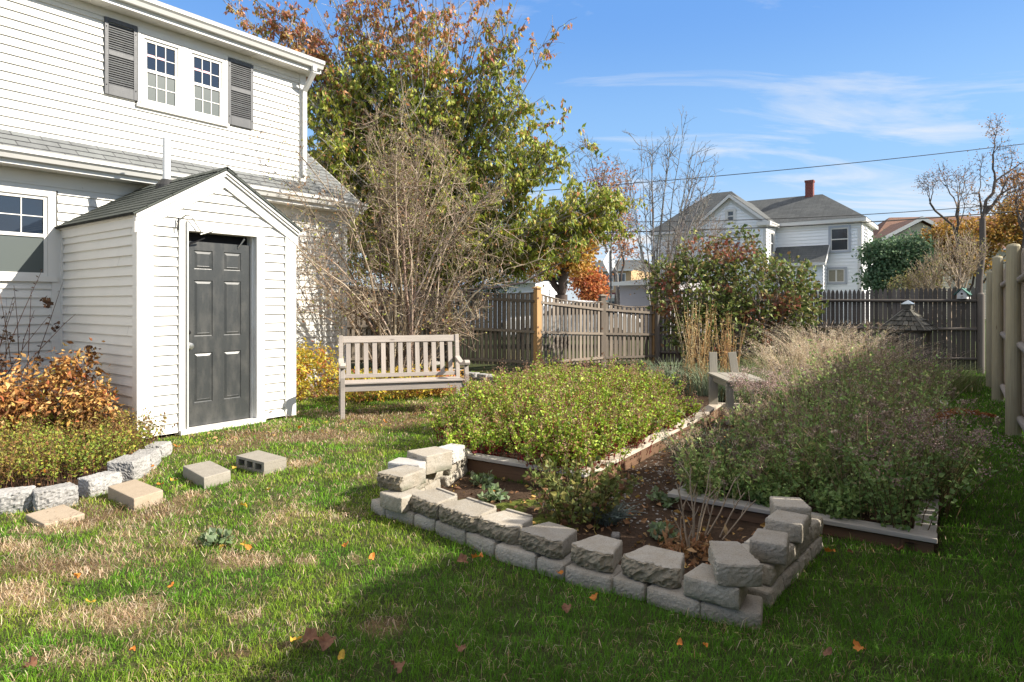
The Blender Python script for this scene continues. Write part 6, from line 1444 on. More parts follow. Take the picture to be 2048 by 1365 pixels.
leafy('dead_shrub', 'pale leafless shrub beyond the back fence at the right, left of the log posts', 'shrub', ((1905 - CX) / F * 16.5, 16.5), [(px3(1905, 520, 16.5), (.75, .6, .55), 260), (px3(1860, 540, 16.5), (.6, .6, .45), 200), (px3(1945, 500, 16.5), (.4, .5, .5), 120), (px3(1910, 470, 16.5), (.5, .4, .3), 60)], ([(.42, .38, .12), (.36, .26, .14)],), (.03, .06), DT, per=3, tipfrac=.5, r0=.035, stems=8, jit=.07, rmin=.006, mat='leaf', spreadleaf=.04)
leafy('dead_shrub', 'low pale twiggy shrub with yellow leaves just above the middle of the back fence', 'shrub', ((1840 - CX) / F * 17, 17), [(px3(1840, 560, 17), (.65, .5, .35), 240), (px3(1800, 570, 17), (.3, .4, .25), 60)], ([(.46, .42, .12), (.40, .30, .12), (.30, .28, .10)],), (.04, .07), DT, per=4, tipfrac=.7, r0=.03, stems=6, jit=.07, rmin=.005, spreadleaf=.05)
# pale twiggy tree in front of the left roof of the white house
leafy('twiggy_shrub', 'leafless brown twiggy shrub in front of the left roof of the white house', 'shrub', ((1390 - CX) / F * 19, 19), [(px3(1380, 490, 19), (1.1, .8, .65), 420), (px3(1420, 450, 19), (.7, .6, .4), 160), (px3(1330, 540, 19), (.6, .6, .6), 160)], ([(.3, .2, .1)],), (.03, .05), (.26, .21, .17), per=0, r0=.045, stems=8, jit=.08, rmin=.006)
# ---------- background houses ----------
def far_siding(mb, a, b, z0, z1, n, ops=(), e=.15): # a,b ground pts, outward normal n
    a = Vector((*a, 0)); b = Vector((*b, 0)); L = (b - a).length
    siding(mb, a, (b - a).normalized(), n, z0, z1, 0, L, ops, e=e, lip=.022)
WQ = Vector((19.07, 35.0, 0)); e1 = Vector((.808, -.588, 0)); e2 = Vector((.588, .808, 0))
wh = thing('white_house', 'white two-storey house with grey hip roofs, a front gable and a red brick chimney', 'house', WQ, math.atan2(e1.y, e1.x))
# local: x along e1 (0 = right corner, negative to the left), y = e2 (back)
EV = 6.05
LH = 12.0; xl_ = -LH; D1, D2 = 4.7, 5.5; xm = -5.1
mb = MB(); w1 = (-1.49, -.61, 4.35, 5.62); w2 = (-1.64, -.80, 2.6, 3.32)
siding(mb, (0, 0, 0), (1, 0, 0), (0, -1, 0), .3, EV, xl_, 0, [w1, w2], e=.19, lip=.04)
siding(mb, (0, 0, 0), (0, 1, 0), (1, 0, 0), .3, EV, 0, D1, (), e=.19, lip=.04); siding(mb, (xl_, 0, 0), (0, 1, 0), (-1, 0, 0), .3, EV, 0, D2, (), e=.19, lip=.04)
siding(mb, (0, D1, 0), (1, 0, 0), (0, 1, 0), .3, EV, xl_, 0, (), e=.19, lip=.04)
mb.build('wall', M['far_siding'], wh)
mb = MB(); mb.box(xl_ + .05, -.05, .1, D1 - .1, 0, EV - .1); mb.build('interior', M['black'], wh)
def hip(mb, x0, x1, y0, y1, ze, zr, ov=.35):
    x0 -= ov; x1 += ov; y0 -= ov; y1 += ov; h = (y1 - y0) / 2; ym = (y0 + y1) / 2; a = (x0, y0, ze); b = (x1, y0, ze); c = (x1, y1, ze); d = (x0, y1, ze); r0_ = (x0 + h, ym, zr); r1_ = (x1 - h, ym, zr)
    for q in ((a, b, r1_, r0_), (c, d, r0_, r1_)):
        p = [Vector(v) for v in q]; L = (p[1] - p[0]).length; s = (Vector((0, ym, zr)) - Vector((0, y0, ze))).length; mb.face(p, [(0, 0), (L, 0), (L - h, s), (h, s)])
    for q in ((b, c, r1_), (d, a, r0_)):
        p = [Vector(v) for v in q]; L = (p[1] - p[0]).length; mb.face(p, [(0, 0), (L, 0), (L / 2, math.hypot(h, zr - ze))])
    mb.face([a, d, c, b])
mb = MB(); hip(mb, xm - 4.3, 0, 0, D1, EV + .05, 7.95, .3); hip(mb, xl_, xm, 0, D2, EV + .055, 8.75, .3); mb.build('roof', M['shingle_far'], wh)
mb = MB()
for (x0, x1, y0, y1) in ((xl_ - .28, .28, -.28, -.02), (.02, .28, -.018, D1 + .28), (xl_ - .28, xl_ - .02, -.018, D2 + .28)): mb.box(x0, x1, y0, y1, EV - .16, EV + .045)
mb.box(xl_, 0, -.035, -.022, EV - .5, EV - .162); mb.box(.022, .035, 0, D1, EV - .5, EV - .162)
mb.box(-.16, .035, -.045, -.024, .3, EV - .5); mb.box(.024, .045, -.02, .16, .3, EV - .5)
mb.build('cornice', M['trim'], wh)
# gable wing
gx1 = -4.41; gw = 3.9; gp_ = 2.22; gx0 = gx1 - gw; gc = (gx0 + gx1) / 2; gz_ = 7.6
mb = MB(); gop = [(gc - .19, gc + .19, 6.15, 6.75)]; sl = (gz_ - EV) / (gw / 2)
siding(mb, (0, -gp_, 0), (1, 0, 0), (0, -1, 0), .3, gz_ - .1, lambda z: gx0 if z < EV else gx0 + (z - EV) / sl, lambda z: gx1 if z < EV else gx1 - (z - EV) / sl, gop, e=.19, lip=.04)
siding(mb, (gx1, -gp_, 0), (0, 1, 0), (1, 0, 0), .3, EV, 0, gp_, [(.7, 1.5, 4.2, 5.5)], e=.19, lip=.04); siding(mb, (gx0, -gp_, 0), (0, 1, 0), (-1, 0, 0), .3, EV, 0, gp_, (), e=.19, lip=.04)
mb.build('gable_wall', M['far_siding'], wh)
mb = MB(); o_ = .3
for s in (1, -1):
    X = lambda t: gc + s * t
    hw = gw / 2 + o_; a = (X(hw), -gp_ - o_, EV - o_ * sl + .12); b = (X(hw), 2.6, EV - o_ * sl + .12); c_ = (X(0), 2.6, gz_ + .12); d = (X(0), -gp_ - o_, gz_ + .12)
    mb.face([a, b, c_, d], [(0, 0), (5, 0), (5, 2.6), (0, 2.6)]); mb.face([(p[0], p[1], p[2] - .05) for p in (a, b, c_, d)])
mb.build('gable_roof', M['shingle_far'], wh)
mb = MB()
for s in (1, -1):
    X = lambda t: gc + s * t
    hw = gw / 2 + o_; z_ = lambda t: gz_ + .09 - t * sl
    mb.prism([(X(hw), -gp_ - o_ - .01, z_(hw)), (X(0), -gp_ - o_ - .01, z_(0)), (X(0), -gp_ - o_ - .01, z_(0) - .2), (X(hw), -gp_ - o_ - .01, z_(hw) - .2)], (0, .05, 0))
    mb.prism([(X(hw - .3), -gp_ - .05, z_(hw - .3) - .1), (X(0), -gp_ - .05, z_(0) - .1), (X(0), -gp_ - .05, z_(0) - .45), (X(hw - .3), -gp_ - .05, z_(hw - .3) - .45)], (0, .025, 0))
    mb.box(min(X(hw), X(hw - .75)), max(X(hw), X(hw - .75)), -gp_ - o_, -gp_ - .02, EV - .28, EV - .06)
    xx = gx1 if s > 0 else gx0; mb.box(min(xx, xx + s * .28), max(xx, xx + s * .28), -gp_ - .019, -.3, EV - .26, EV - .06)
    mb.box(min(xx, xx - s * .14) , max(xx, xx - s * .14), -gp_ - .045, -gp_ - .024, .3, EV - .3)
mb.build('gable_trim', M['trim'], wh)
def fwin(x0, x1, z0, z1, y, cols=1, shade='glass_far', axis='y', trimmat='far_trim'):
    mb = MB(); c = .12
    B = (lambda a, b, d0, d1, p, q: mb.box(a, b, y - d1, y - d0, p, q)) if axis == 'y' else (lambda a, b, d0, d1, p, q: mb.box(y + d0, y + d1, a, b, p, q))
    B(x0 - c, x0, .0, .06, z0 - c, z1 + c); B(x1, x1 + c, 0, .06, z0 - c, z1 + c); B(x0, x1, 0, .06, z1, z1 + c); B(x0, x1, 0, .06, z0 - c, z0)
    o = mb.build('window', M[trimmat], wh); mb = MB(); s = .045
    B(x0, x0 + s, -.03, .03, z0, z1); B(x1 - s, x1, -.03, .03, z0, z1); B(x0 + s, x1 - s, -.03, .03, z0, z0 + s); B(x0 + s, x1 - s, -.03, .03, z1 - s, z1)
    if cols == 1: B(x0 + s, x1 - s, -.03, .035, (z0 + z1) / 2 - .03, (z0 + z1) / 2 + .03)
    else: B((x0 + x1) / 2 - .04, (x0 + x1) / 2 + .04, -.03, .035, z0 + s, z1 - s)
    mb.build('sash', M['trim'], o); mb = MB(); B(x0 + s, x1 - s, -.02, -.005, z0 + s, z1 - s); mb.build('pane', M[shade], o)
M['far_trim'] = m_paint('blue_grey_trim', (.40, .42, .46), .5, .1)
fwin(w1[0], w1[1], w1[2], w1[3], -.02, 1); fwin(w2[0], w2[1], w2[2], w2[3], -.02, 2, 'shade'); fwin(gop[0][0], gop[0][1], 6.15, 6.75, -gp_ - .02, 1, 'glass_far', 'y', 'trim'); fwin(-gp_ + .75, -gp_ + 1.45, 4.25, 5.45, gx1 + .02, 1, 'glass_far', 'x', 'trim')
fwin(gc - .4, gc + .4, 4.1, 5.4, -gp_ - .02, 1); fwin(1.2, 1.9, 4.35, 5.6, .02, 1, 'glass_far', 'x')
# lean-to porch roof
px0, px1 = -4.4, -1.56; mb = MB(); mb.face([(px0, -1.35, 3.65), (px1, -1.35, 3.65), (px1, -.02, 4.72), (px0, -.02, 4.72)], [(0, 0), (2.8, 0), (2.8, 1.7), (0, 1.7)]); mb.face([(px0, -1.35, 3.6), (px1, -1.35, 3.6), (px1, -.02, 4.6), (px0, -.02, 4.6)]); mb.build('porch_roof', M['shingle_far'], wh)
mb = MB(); siding(mb, (0, -1.1, 0), (1, 0, 0), (0, -1, 0), .3, 3.6, px0, px1 - .15, (), e=.19, lip=.035); siding(mb, (px1 - .15, -1.1, 0), (0, 1, 0), (1, 0, 0), .3, 3.75, 0, 1.08, (), e=.19, lip=.035); mb.build('porch_wall', M['far_siding'], wh)
mb = MB(); mb.box(px0, px1 + .02, -1.42, -1.352, 3.5, 3.66); mb.prism([(px1 + .001, -1.35, 3.66), (px1 + .001, -.03, 4.74), (px1 + .001, -.03, 4.55), (px1 + .001, -1.35, 3.5)], (.04, 0, 0)); mb.build('porch_trim', M['trim'], wh)
# chimney
cx_ = -3.05; mb = MB(); mb.box(cx_ - .22, cx_ + .22, D1 / 2 - .2, D1 / 2 + .2, 7.4, 8.72); mb.box(cx_ - .25, cx_ + .25, D1 / 2 - .23, D1 / 2 + .23, 8.721, 8.84); mb.build('chimney', M['brick'], wh)

def box_house(name, label, px0, px1, D0, D1_, zt, mat, roof=None, depth=6., ridge=1.5, wins=(), base_rot=None, base=0.2, group=None):
    a = Vector(((px0 - CX) / F * D0, D0, 0)); b = Vector(((px1 - CX) / F * D1_, D1_, 0)); d = b - a; L = d.length
    r = thing(name, label, 'house', a, math.atan2(d.y, d.x), group); mb = MB(); ops = [(x0, x1, z0, z1) for x0, x1, z0, z1 in wins]
    siding(mb, (0, 0, 0), (1, 0, 0), (0, -1, 0), base, zt, 0, L, ops, e=.16, lip=.025); siding(mb, (0, 0, 0), (0, 1, 0), (-1, 0, 0), base, zt, 0, depth, (), e=.16, lip=.025); siding(mb, (L, 0, 0), (0, 1, 0), (1, 0, 0), base, zt, 0, depth, (), e=.16, lip=.025); siding(mb, (0, depth, 0), (1, 0, 0), (0, 1, 0), base, zt, 0, L, (), e=.16, lip=.025)
    mb.build('wall', mat, r)
    if roof:
        mb = MB(); o = .3; m = depth / 2
        for s in (0, 1):
            y0_ = -o if s == 0 else depth + o; q = [(-o, y0_, zt), (L + o, y0_, zt), (L + o, m, zt + ridge), (-o, m, zt + ridge)]; mb.face(q, [(0, 0), (L + .6, 0), (L + .6, m + .3), (0, m + .3)])
        for x in (-.0, L + .0): mb.face([(x, 0, zt), (x, depth, zt), (x, m, zt + ridge * .95)])
        mb.build('roof', roof, r)
        mb = MB(); mb.box(-o, L + o, -o - .03, -o, zt - .12, zt + .03); mb.build('gutter', M['trim'], r)
    for x0, x1, z0, z1 in wins:
        mb = MB(); mb.box(x0 - .08, x1 + .08, -.05, .0, z0 - .08, z0); mb.box(x0 - .08, x1 + .08, -.05, 0, z1, z1 + .08); mb.box(x0 - .08, x0, -.05, 0, z0, z1); mb.box(x1, x1 + .08, -.05, 0, z0, z1); mb.box(x0, x1, -.04, .0, (z0 + z1) / 2 - .03, (z0 + z1) / 2 + .03); mb.box((x0 + x1) / 2 - .02, (x0 + x1) / 2 + .02, -.041, 0.001, z0, z1)
        w = mb.build('window', M['trim'], r); mb = MB(); mb.box(x0, x1, .0, .03, z0, z1); mb.build('pane', M['glass_far'], w)
    return r
lav = m_paint('lavender_siding', (.40, .37, .38), .6, .1); yel = m_paint('yellow_siding', (.48, .33, .17), .6, .1); maroon = m_plain('maroon_band', (.16, .04, .045), .6); tanp = m_paint('tan_siding', (.48, .43, .32), .6, .1)
box_house('grey_garage', 'low lilac-grey sided garage behind the far end of the scalloped fence', 1240, 1335, 26, 24.5, 2.25, lav, M['shingle_far'], 5, .25)
r = box_house('yellow_house', 'distant yellow upper storey with white windows beside the road sign', 1176, 1262, 62, 60, 4.6, yel, M['shingle_far'], 8, 1.2, wins=[(.5, 1.2, 2.8, 4.2), (1.8, 2.5, 2.8, 4.2), (3.1, 3.7, 2.8, 4.2)])
mb = MB(); mb.box(-.2, 4.4, -.6, -.03, 2.0, 2.45); mb.build('awning', maroon, r)
box_house('white_annex', 'low white building with small dark windows in front of the yellow house', 1196, 1262, 52, 51, 1.95, M['far_siding'], M['shingle_far'], 5, .25, wins=[(.9, 1.35, .9, 1.6), (1.9, 2.3, .9, 1.6)])
box_house('white_garage', 'long low white building glimpsed above the scalloped fence behind the bare shrub', 850, 1072, 31, 30, 2.25, M['far_siding'], M['galv'], 6, .4, wins=[(2.3, 3.0, 1.2, 1.8)])
box_house('white_cottage', 'white gabled cottage wall above the fence left of the orange maple', 1012, 1070, 26, 25.6, 2.35, M['far_siding'], M['shingle_far'], 5, .3)
# tan house with brown roof
t0 = Vector(((1741 - CX) / F * 52, 52, 0)); tn = thing('tan_house', 'tan house with a brown roof and a white-trimmed gable behind the evergreen', 'house', t0, math.radians(-8))
L_ = 13.; mb = MB(); siding(mb, (0, 0, 0), (1, 0, 0), (0, -1, 0), .2, 5.7, 0, L_, (), e=.2); siding(mb, (0, -1.5, 0), (1, 0, 0), (0, -1, 0), .2, 7.9, lambda z: .9 if z < 6.6 else .9 + (z - 6.6) / .55, lambda z: 5.2 if z < 6.6 else 5.2 - (z - 6.6) / .55, (), e=.2); mb.build('wall', tanp, tn)
mb = MB(); mb.face([(-.6, -.5, 5.7), (L_ + .5, -.5, 5.7), (L_ + .5, 5, 9.0), (3.5, 5, 9.0)]); mb.face([(-.6, -.5, 5.7), (3.5, 5, 9.0), (-.6, 10, 5.7)]); mb.face([(-.6, 10, 5.7), (3.5, 5, 9.0), (L_ + .5, 5, 9.0), (L_ + .5, 10, 5.7)])
gc2, gt = 3.05, 8.15
for s in (1, -1): mb.face([(gc2 + s * 2.9, -1.9, gt - 1.55), (gc2 + s * 2.9, 4., gt - 1.55), (gc2, 4., gt + .05), (gc2, -1.9, gt + .05)])
mb.build('roof', M['shingle_brown'], tn)
mb = MB()
for s in (1, -1): mb.prism([(gc2 + s * 2.95, -1.93, gt - 1.57), (gc2, -1.93, gt + .04), (gc2, -1.93, gt - .26), (gc2 + s * 2.95, -1.93, gt - 1.87)], (0, .06, 0))
mb.build('rake_trim', M['trim'], tn)

# ---------- road sign ----------
sx, sy = (1219 - CX) / F * 24, 24.; sg = thing('road_sign', 'diamond road sign seen from behind, bare pale metal on a dark post', 'road sign', (sx, sy, 0))
mb = MB(); zc = 1.4 + 83 / F * 24; hw = .40; mb.prism([(0, -.02, zc - .5), (hw * .78, -.02, zc), (0, -.02, zc + .5), (-hw * .78, -.02, zc)], (0, .006, 0)); mb.build('sign_plate', m_plain('bare_aluminium', (.9, .9, .9), .6, .3, .0), sg); sg.rotation_euler = (0, 0, math.radians(28))
mb = MB(); mb.bar((.03, -.05, -.1), (.03, -.05, zc + .46), .055, .03, up=(0, 1, 0)); mb.build('post', M['wire'], sg)
# ---------- parked car roof behind the fence ----------
cr = thing('parked_car', 'white parked car mostly hidden behind the scalloped fence', 'car', ((1150 - CX) / F * 21 - .2, 20, 0), math.radians(4))
mb = MB(); prof = [(-2.2, .35), (-2.25, .75), (-1.9, .95), (-1.15, 1.02), (-.55, 1.42), (.2, 1.52), (1.0, 1.46), (1.65, 1.08), (2.15, 1.0), (2.3, .7), (2.25, .35)]
mb.prism([(x, 0, z) for x, z in prof], (0, 1.75, 0)); body = mb.build('body', m_paint('white_car_paint', (.75, .75, .75), .2, .05), cr, bevel=.09)
mb = MB(); mb.prism([(x, -.012, z) for x, z in ((-.95, 1.05), (-.48, 1.36), (.2, 1.44), (.95, 1.39), (1.4, 1.08))], (0, .012, 0)); mb.build('window', M['glass_far'], cr)
for x in (-1.4, 1.4):
    mb = MB(); mb.tube([(x, -.02, .33), (x, .2, .33)], .33, 24); w = mb.build('wheel', M['rubber'], cr); mb = MB(); mb.tube([(x, -.03, .33), (x, -.021, .33)], .2, 20); mb.build('rim', M['metal'], w)
for x, nm_ in ((-2.2, 'headlight'), (2.2, 'tail_light')):
    mb = MB(); mb.box(x - .06, x + .06, -.01, .3, .68, .82); mb.build(nm_, M['glass_far'], cr)

# ---------- overhead wires ----------
def wire(pts, D, r, label):
    P_ = [np.array(P(px, py, D)) for px, py in pts]; xs = [p[0] for p in P_]; zs2 = [p[2] for p in P_]; co = np.polyfit(xs, zs2, 2); X_ = np.linspace(-14, 50, 80); L = np.array([X_[0], D, np.polyval(co, X_[0])])
    pts2 = np.column_stack([X_, np.full(80, D), np.polyval(co, X_)])
    pts2[:, 2] = np.where(X_ < xs[0], np.polyval(np.polyder(co), xs[0]) * (X_ - xs[0]) + np.polyval(co, xs[0]), pts2[:, 2])
    pts2[:, 2] = np.where(X_ > xs[-1], np.polyval(np.polyder(co), xs[-1]) * (X_ - xs[-1]) + np.polyval(co, xs[-1]), pts2[:, 2])
    V, Fq = tubes_np(pts2[None], np.full((1, 80), r), 6); o = link_mesh('power_line', np_mesh('power_line', V, [Fq], smooth=True), M['wire']); tag(o, label, 'power line', 'overhead lines')
wire([(1258, 367), (1407, 356.5), (1614, 334.6), (1821, 314), (1987, 296), (2048, 288)], 29, .018, 'highest thin black overhead line crossing the sky above the chimney')
wire([(1279, 444), (1544, 439), (1718, 430), (1904, 417), (2048, 406)], 30, .019, 'middle overhead line crossing the roof of the white house')
wire([(1262, 464), (1531, 456), (1738, 444), (1904, 433), (2048, 422)], 28, .027, 'lowest and thickest overhead line crossing in front of the white house')

# ---------- fallen leaves, pebbles ----------
def leaf_mesh(kind, seed):
    r = np.random.default_rng(seed); n = 18 if kind == 'maple' else 14; a = np.linspace(0, 2 * np.pi, n, endpoint=False)
    if kind == 'maple': rad = .55 + .45 * np.abs(np.cos(a * 2.5)) ** .7 + r.normal(size=n) * .05
    else: rad = np.array([1 / np.sqrt((np.cos(t)) ** 2 + (np.sin(t) / .55) ** 2) for t in a]) + r.normal(size=n) * .03
    ring = np.column_stack([np.cos(a) * rad, np.sin(a) * rad, r.uniform(-.15, .5, n) + .45 * rad ** 2 * np.cos(a * 2)]); mid = ring * np.array([.5, .5, .3]) + np.array([0, 0, .02]); V = np.concatenate([ring, mid, [[0, 0, 0]]]) * .5
    f4 = np.array([[i, (i + 1) % n, n + (i + 1) % n, n + i] for i in range(n)]); f3 = np.array([[n + i, n + (i + 1) % n, 2 * n] for i in range(n)])
    return np_mesh('fallen_leaf', V, [f4, f3], smooth=True)
def leafmat(nm_, a, b):
    t = NT(nm_); n = t.noise(t.obj, 4, 4, .6); return t.bsdf(t.mix(t.mapr(n, .35, .7), a, b), .6, trans=.25)
lm = {'orange': leafmat('orange_leaf', (.60, .25, .03), (.55, .14, .03)), 'yellow': leafmat('yellow_leaf', (.62, .42, .05), (.50, .28, .04)), 'brown': leafmat('brown_leaf', (.20, .085, .045), (.33, .17, .09))}
protos = {}
for c_ in lm:
    for k_ in ('maple', 'oval'):
        me = leaf_mesh(k_, hash(c_ + k_) % 1 + len(c_) + (k_ == 'oval')); me.materials.append(lm[c_]); protos[(c_, k_)] = me
L_list = [('brown', 'maple', 620, 1275, .11), ('brown', 'maple', 655, 1283, .10), ('yellow', 'oval', 590, 1280, .08), ('brown', 'maple', 793, 1330, .09), ('brown', 'maple', 920, 1295, .07), ('yellow', 'oval', 683, 1310, .06), ('brown', 'maple', 925, 1120, .09), ('orange', 'maple', 955, 1113, .09), ('orange', 'oval', 692, 1092, .07), ('orange', 'oval', 743, 1117, .07),
          ('yellow', 'maple', 487, 1015, .08), ('yellow', 'oval', 537, 983, .06), ('orange', 'oval', 342, 1173, .05), ('orange', 'oval', 152, 1158, .07), ('yellow', 'oval', 487, 1090, .06), ('orange', 'maple', 496, 1096, .06), ('yellow', 'maple', 443, 1097, .05), ('orange', 'oval', 322, 970, .08), ('orange', 'oval', 302, 935, .08), ('yellow', 'oval', 345, 962, .09), ('yellow', 'oval', 468, 937, .06),
          ('orange', 'maple', 355, 893, .10), ('yellow', 'maple', 637, 925, .09), ('orange', 'oval', 600, 857, .09), ('yellow', 'oval', 590, 940, .05), ('orange', 'maple', 88, 945, .10), ('orange', 'oval', 60, 950, .08), ('orange', 'oval', 1190, 1195, .07), ('orange', 'oval', 1118, 1147, .07), ('brown', 'maple', 1135, 1215, .07), ('orange', 'maple', 1718, 1300, .07), ('orange', 'oval', 1360, 1290, .05), ('orange', 'oval', 1410, 1295, .05),
          ('brown', 'oval', 1655, 1310, .06), ('yellow', 'oval', 180, 1207, .06), ('brown', 'maple', 1795, 1100, .09), ('orange', 'maple', 1660, 1105, .08), ('brown', 'oval', 1700, 1108, .07), ('brown', 'maple', 985, 745, .12), ('orange', 'oval', 770, 845, .09), ('brown', 'oval', 830, 830, .08), ('orange', 'maple', 910, 832, .1), ('orange', 'oval', 1380, 1040, .07), ('brown', 'oval', 1340, 1060, .06),
          ('orange', 'oval', 1250, 900, .07), ('brown', 'maple', 1330, 880, .08), ('brown', 'oval', 1030, 1015, .06), ('orange', 'oval', 990, 985, .05), ('yellow', 'oval', 1275, 960, .05), ('brown', 'maple', 60, 1330, .08), ('orange', 'oval', 265, 1300, .05)]
rl = random.Random(5)
LAND = [(270, 1000, 'by the tan concrete block'), (410, 950, 'by the middle stepping block'), (525, 935, 'by the hollow block'), (110, 1030, 'by the flat paver'), (80, 950, 'in the left border'), (340, 890, 'by the entry doorstep'), (600, 850, 'right of the entry'), (800, 830, 'under the bench'),
        (470, 1095, 'by the broad-leaved lawn weed'), (150, 1160, 'on the lawn at far left'), (700, 1100, 'on the sunny lawn left of the block ring'), (935, 1118, 'on grass below the low block wall'), (1150, 1190, 'on shaded grass below the brown block'), (640, 1280, 'at the shadow edge in the foreground'), (800, 1320, 'in the shaded foreground'), (1380, 1295, 'on shaded foreground grass, right of centre'),
        (1700, 1300, 'on shaded grass at lower right'), (1700, 1105, 'on grass before the right bed'), (990, 745, 'by the far edging stones'), (1360, 1060, 'around the dry canes'), (1290, 900, 'on the path between the beds'), (1010, 1000, 'on soil inside the block ring'), (265, 1300, 'on the lawn at lower left'), (60, 1330, 'in the lower left corner')]
lbl = {('brown', 'maple'): 'curled brown lobed leaf', ('orange', 'maple'): 'bright orange lobed leaf', ('yellow', 'maple'): 'yellow lobed leaf', ('orange', 'oval'): 'small orange oval leaf', ('yellow', 'oval'): 'small yellow oval leaf', ('brown', 'oval'): 'small brown oval leaf'}
for c_, k_, px, py, s in L_list:
    x, y = G(px, py, .04); o = bpy.data.objects.new('fallen_leaf', protos[(c_, k_)]); COL.objects.link(o); o.location = (x, y, .045 + float(gz(np.array([x]), np.array([y]))[0])); o.rotation_euler = (rl.uniform(-.5, .5), rl.uniform(-.5, .5), rl.uniform(0, 6.3)); s *= .72; o.scale = (s, s, s)
    lm_ = min(LAND, key=lambda q: math.hypot(px - q[0], (py - q[1]) * 1.8))[2]
    tag(o, f'{lbl[(c_, k_)]} {lm_}', 'fallen leaf', f'{c_} {"lobed" if k_ == "maple" else "oval"} fallen leaves {lm_}')
# pebbles on the path: countless
n = 900; pp_ = rand_in([G(*p) for p in ((1060, 1010), (1330, 1080), (1400, 960), (1440, 850), (1400, 835), (1180, 960))] , n); V = []; Fs = []
base = np.array([[1, 0, 0], [.5, .87, 0], [-.5, .87, 0], [-1, 0, 0], [-.5, -.87, 0], [.5, -.87, 0], [.6, 0, .5], [.3, .5, .5], [-.3, .5, .5], [-.6, 0, .5], [-.3, -.5, .5], [.3, -.5, .5]])
fq = np.array([[i, (i + 1) % 6, 6 + (i + 1) % 6, 6 + i] for i in range(6)]); f6 = np.array([[6, 7, 8, 9, 10, 11]])
off = 0; A = []; B_ = []
for k_, (x, y) in enumerate(pp_):
    s = R5.uniform(.005, .014); r_ = R5.uniform(0, 6.3); q = base * np.array([s, s * R5.uniform(.6, .95), s * R5.uniform(.6, 1)]); c_, s_ = math.cos(r_), math.sin(r_); q = np.column_stack([q[:, 0] * c_ - q[:, 1] * s_, q[:, 0] * s_ + q[:, 1] * c_, q[:, 2]]); A.append(q + np.array([x, y, -.002])); 
V = np.concatenate(A); i0 = (np.arange(n) * 12)[:, None, None]; FF = (fq[None] + i0).reshape(-1, 4); F6 = (f6[None] + i0).reshape(-1, 6)
o = link_mesh('gravel', np_mesh('gravel', V, [FF, F6], smooth=True), M['pebble']); tag(o, 'pale pebbles scattered on the soil path between the beds', 'gravel', None, 'stuff')
o = rough_block('stone', [np.array(G(*p, .03)) for p in ((1222, 1071), (1242, 1071), (1241, 1062), (1221, 1062))], -.01, .035, M['pebble'], 3, (.004, .004, .004), rnd=.03, res=.008); tag(o, 'smooth egg-shaped stone on the soil behind the low block wall', 'stone')
# litter of dry leaf fragments on soil and under shrubs
n = 2600; a = np.concatenate([rand_in(ring_poly, 900), rand_in(border_poly, 500), rand_in(yel_poly, 900), rand_in(back_poly, 300), rand_in([G(*p) for p in ((345, 905), (560, 885), (880, 862), (1010, 800), (900, 775), (600, 842), (380, 872))], 1500)]); a = a[outside_house(np.column_stack([a, np.zeros(len(a))]))]
pos = np.column_stack([a, np.full(len(a), .012)]); ax = R5.normal(size=pos.shape); ax[:, 2] *= .25
lo = leaf_object('leaf_litter', pos, ax, np.where(np.arange(len(pos)) > len(pos) - 1400, .018, R5.uniform(.02, .06, len(pos))), pick(R5, len(pos), [(.30, .17, .09), (.42, .25, .12), (.20, .11, .06), (.5, .33, .1)]), M['leaf_dry'], None, width=.3); tag(lo, 'brown leaf litter scattered over the bare soil', 'leaf litter', None, 'stuff')
# ---------- light and sky ----------
CLX, CLY = 3.22, 1.56
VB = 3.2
SUN = Vector((1.088, -.2185, .74)).normalized()
sd = bpy.data.lights.new('sun', 'SUN'); sd.energy = 4.4; sd.angle = math.radians(.53); sd.color = (1.0, .93, .82)
so = bpy.data.objects.new('sun', sd); COL.objects.link(so); so.rotation_euler = (-SUN).to_track_quat('-Z', 'Y').to_euler(); so.location = (10, -10, 20)
w = bpy.data.worlds.new('World'); scene.world = w; w.use_nodes = True; nt = w.node_tree; nt.nodes.clear()
out = nt.nodes.new('ShaderNodeOutputWorld'); bgn = nt.nodes.new('ShaderNodeBackground'); sky = nt.nodes.new('ShaderNodeTexSky'); sky.sky_type = 'NISHITA'; sky.sun_disc = False
sky.sun_elevation = math.asin(SUN.z); sky.sun_rotation = math.atan2(SUN.x, SUN.y); sky.air_density = 1.0; sky.dust_density = .6; sky.ozone_density = 2.2
tc = nt.nodes.new('ShaderNodeTexCoord')
def wn(t, **k):
    n = nt.nodes.new(t)
    for a, b in k.items(): setattr(n, a, b)
    return n
# thin cirrus: project the direction on a high plane
sep = wn('ShaderNodeSeparateXYZ'); nt.links.new(tc.outputs['Generated'], sep.inputs[0])
mz = wn('ShaderNodeMath', operation='MAXIMUM'); nt.links.new(sep.outputs[2], mz.inputs[0]); mz.inputs[1].default_value = .02
az = wn('ShaderNodeMath', operation='ADD'); nt.links.new(mz.outputs[0], az.inputs[0]); az.inputs[1].default_value = .12
dx = wn('ShaderNodeMath', operation='DIVIDE'); nt.links.new(sep.outputs[0], dx.inputs[0]); nt.links.new(az.outputs[0], dx.inputs[1])
dy = wn('ShaderNodeMath', operation='DIVIDE'); nt.links.new(sep.outputs[1], dy.inputs[0]); nt.links.new(az.outputs[0], dy.inputs[1])
cmb = wn('ShaderNodeCombineXYZ'); nt.links.new(dx.outputs[0], cmb.inputs[0]); nt.links.new(dy.outputs[0], cmb.inputs[1])
mp = wn('ShaderNodeMapping'); nt.links.new(cmb.outputs[0], mp.inputs[0]); mp.inputs['Rotation'].default_value = (0, 0, math.radians(-20)); mp.inputs['Scale'].default_value = (.55, 1.5, 1); mp.inputs['Location'].default_value = (CLX, CLY, 0)
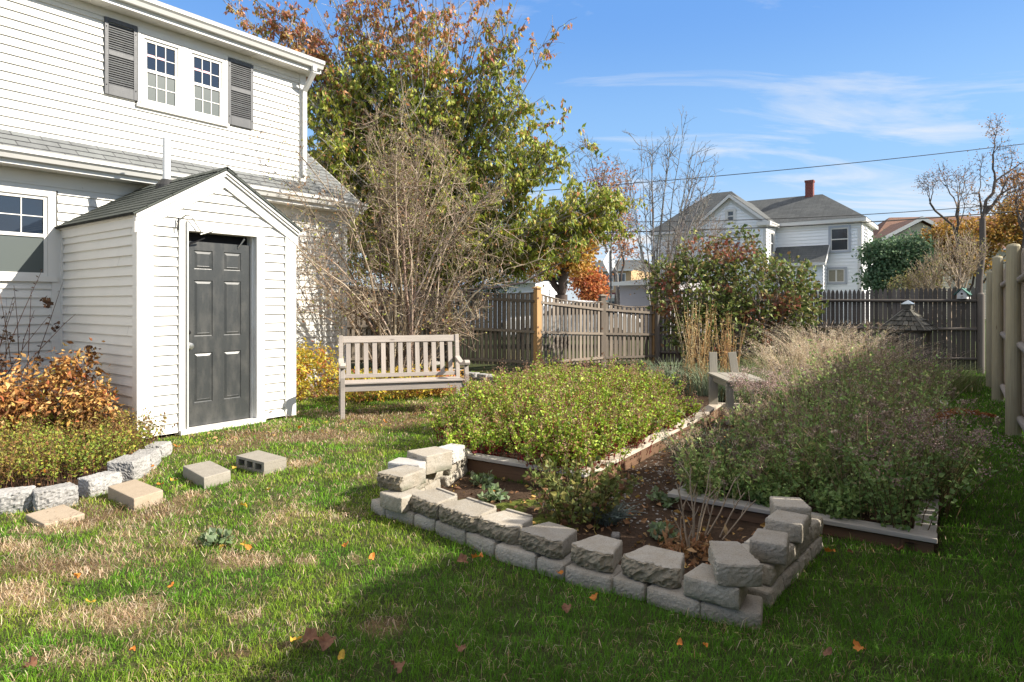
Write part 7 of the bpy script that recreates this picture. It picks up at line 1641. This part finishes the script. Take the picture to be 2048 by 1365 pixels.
n1 = wn('ShaderNodeTexNoise'); nt.links.new(mp.outputs[0], n1.inputs[0]); n1.inputs['Scale'].default_value = 1.5; n1.inputs['Detail'].default_value = 9; n1.inputs['Roughness'].default_value = .62; n1.inputs['Distortion'].default_value = .7
n2 = wn('ShaderNodeTexNoise'); nt.links.new(mp.outputs[0], n2.inputs[0]); n2.inputs['Scale'].default_value = .55; n2.inputs['Detail'].default_value = 3
mu = wn('ShaderNodeMath', operation='MULTIPLY'); nt.links.new(n1.outputs[0], mu.inputs[0]); nt.links.new(n2.outputs[0], mu.inputs[1])
mr = wn('ShaderNodeMapRange'); nt.links.new(mu.outputs[0], mr.inputs[0]); mr.inputs[1].default_value = .245; mr.inputs[2].default_value = .37; mr.inputs[3].default_value = 0; mr.inputs[4].default_value = .8
# clear low sky deepening upwards, unseen whitish overhead glow added to fill the shade
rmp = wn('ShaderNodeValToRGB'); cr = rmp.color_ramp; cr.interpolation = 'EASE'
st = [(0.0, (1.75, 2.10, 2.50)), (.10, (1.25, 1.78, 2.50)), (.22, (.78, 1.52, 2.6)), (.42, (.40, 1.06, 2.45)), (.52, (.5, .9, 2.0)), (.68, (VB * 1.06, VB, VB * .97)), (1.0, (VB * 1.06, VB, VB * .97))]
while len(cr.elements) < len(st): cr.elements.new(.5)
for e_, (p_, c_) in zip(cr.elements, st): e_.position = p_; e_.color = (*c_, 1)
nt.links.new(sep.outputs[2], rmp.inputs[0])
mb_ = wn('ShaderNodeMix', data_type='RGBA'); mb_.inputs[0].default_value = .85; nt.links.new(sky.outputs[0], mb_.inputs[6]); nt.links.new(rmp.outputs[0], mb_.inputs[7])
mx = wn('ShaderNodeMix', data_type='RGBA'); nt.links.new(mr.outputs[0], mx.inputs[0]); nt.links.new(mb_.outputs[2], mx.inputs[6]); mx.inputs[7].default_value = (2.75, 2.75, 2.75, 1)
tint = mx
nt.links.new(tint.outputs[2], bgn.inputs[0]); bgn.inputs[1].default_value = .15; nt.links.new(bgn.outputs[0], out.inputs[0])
scene.view_settings.view_transform = 'Standard'; scene.view_settings.look = 'None'; scene.view_settings.exposure = 1.2; scene.view_settings.gamma = 1
scene.cycles.max_bounces = 8; scene.cycles.transparent_max_bounces = 8
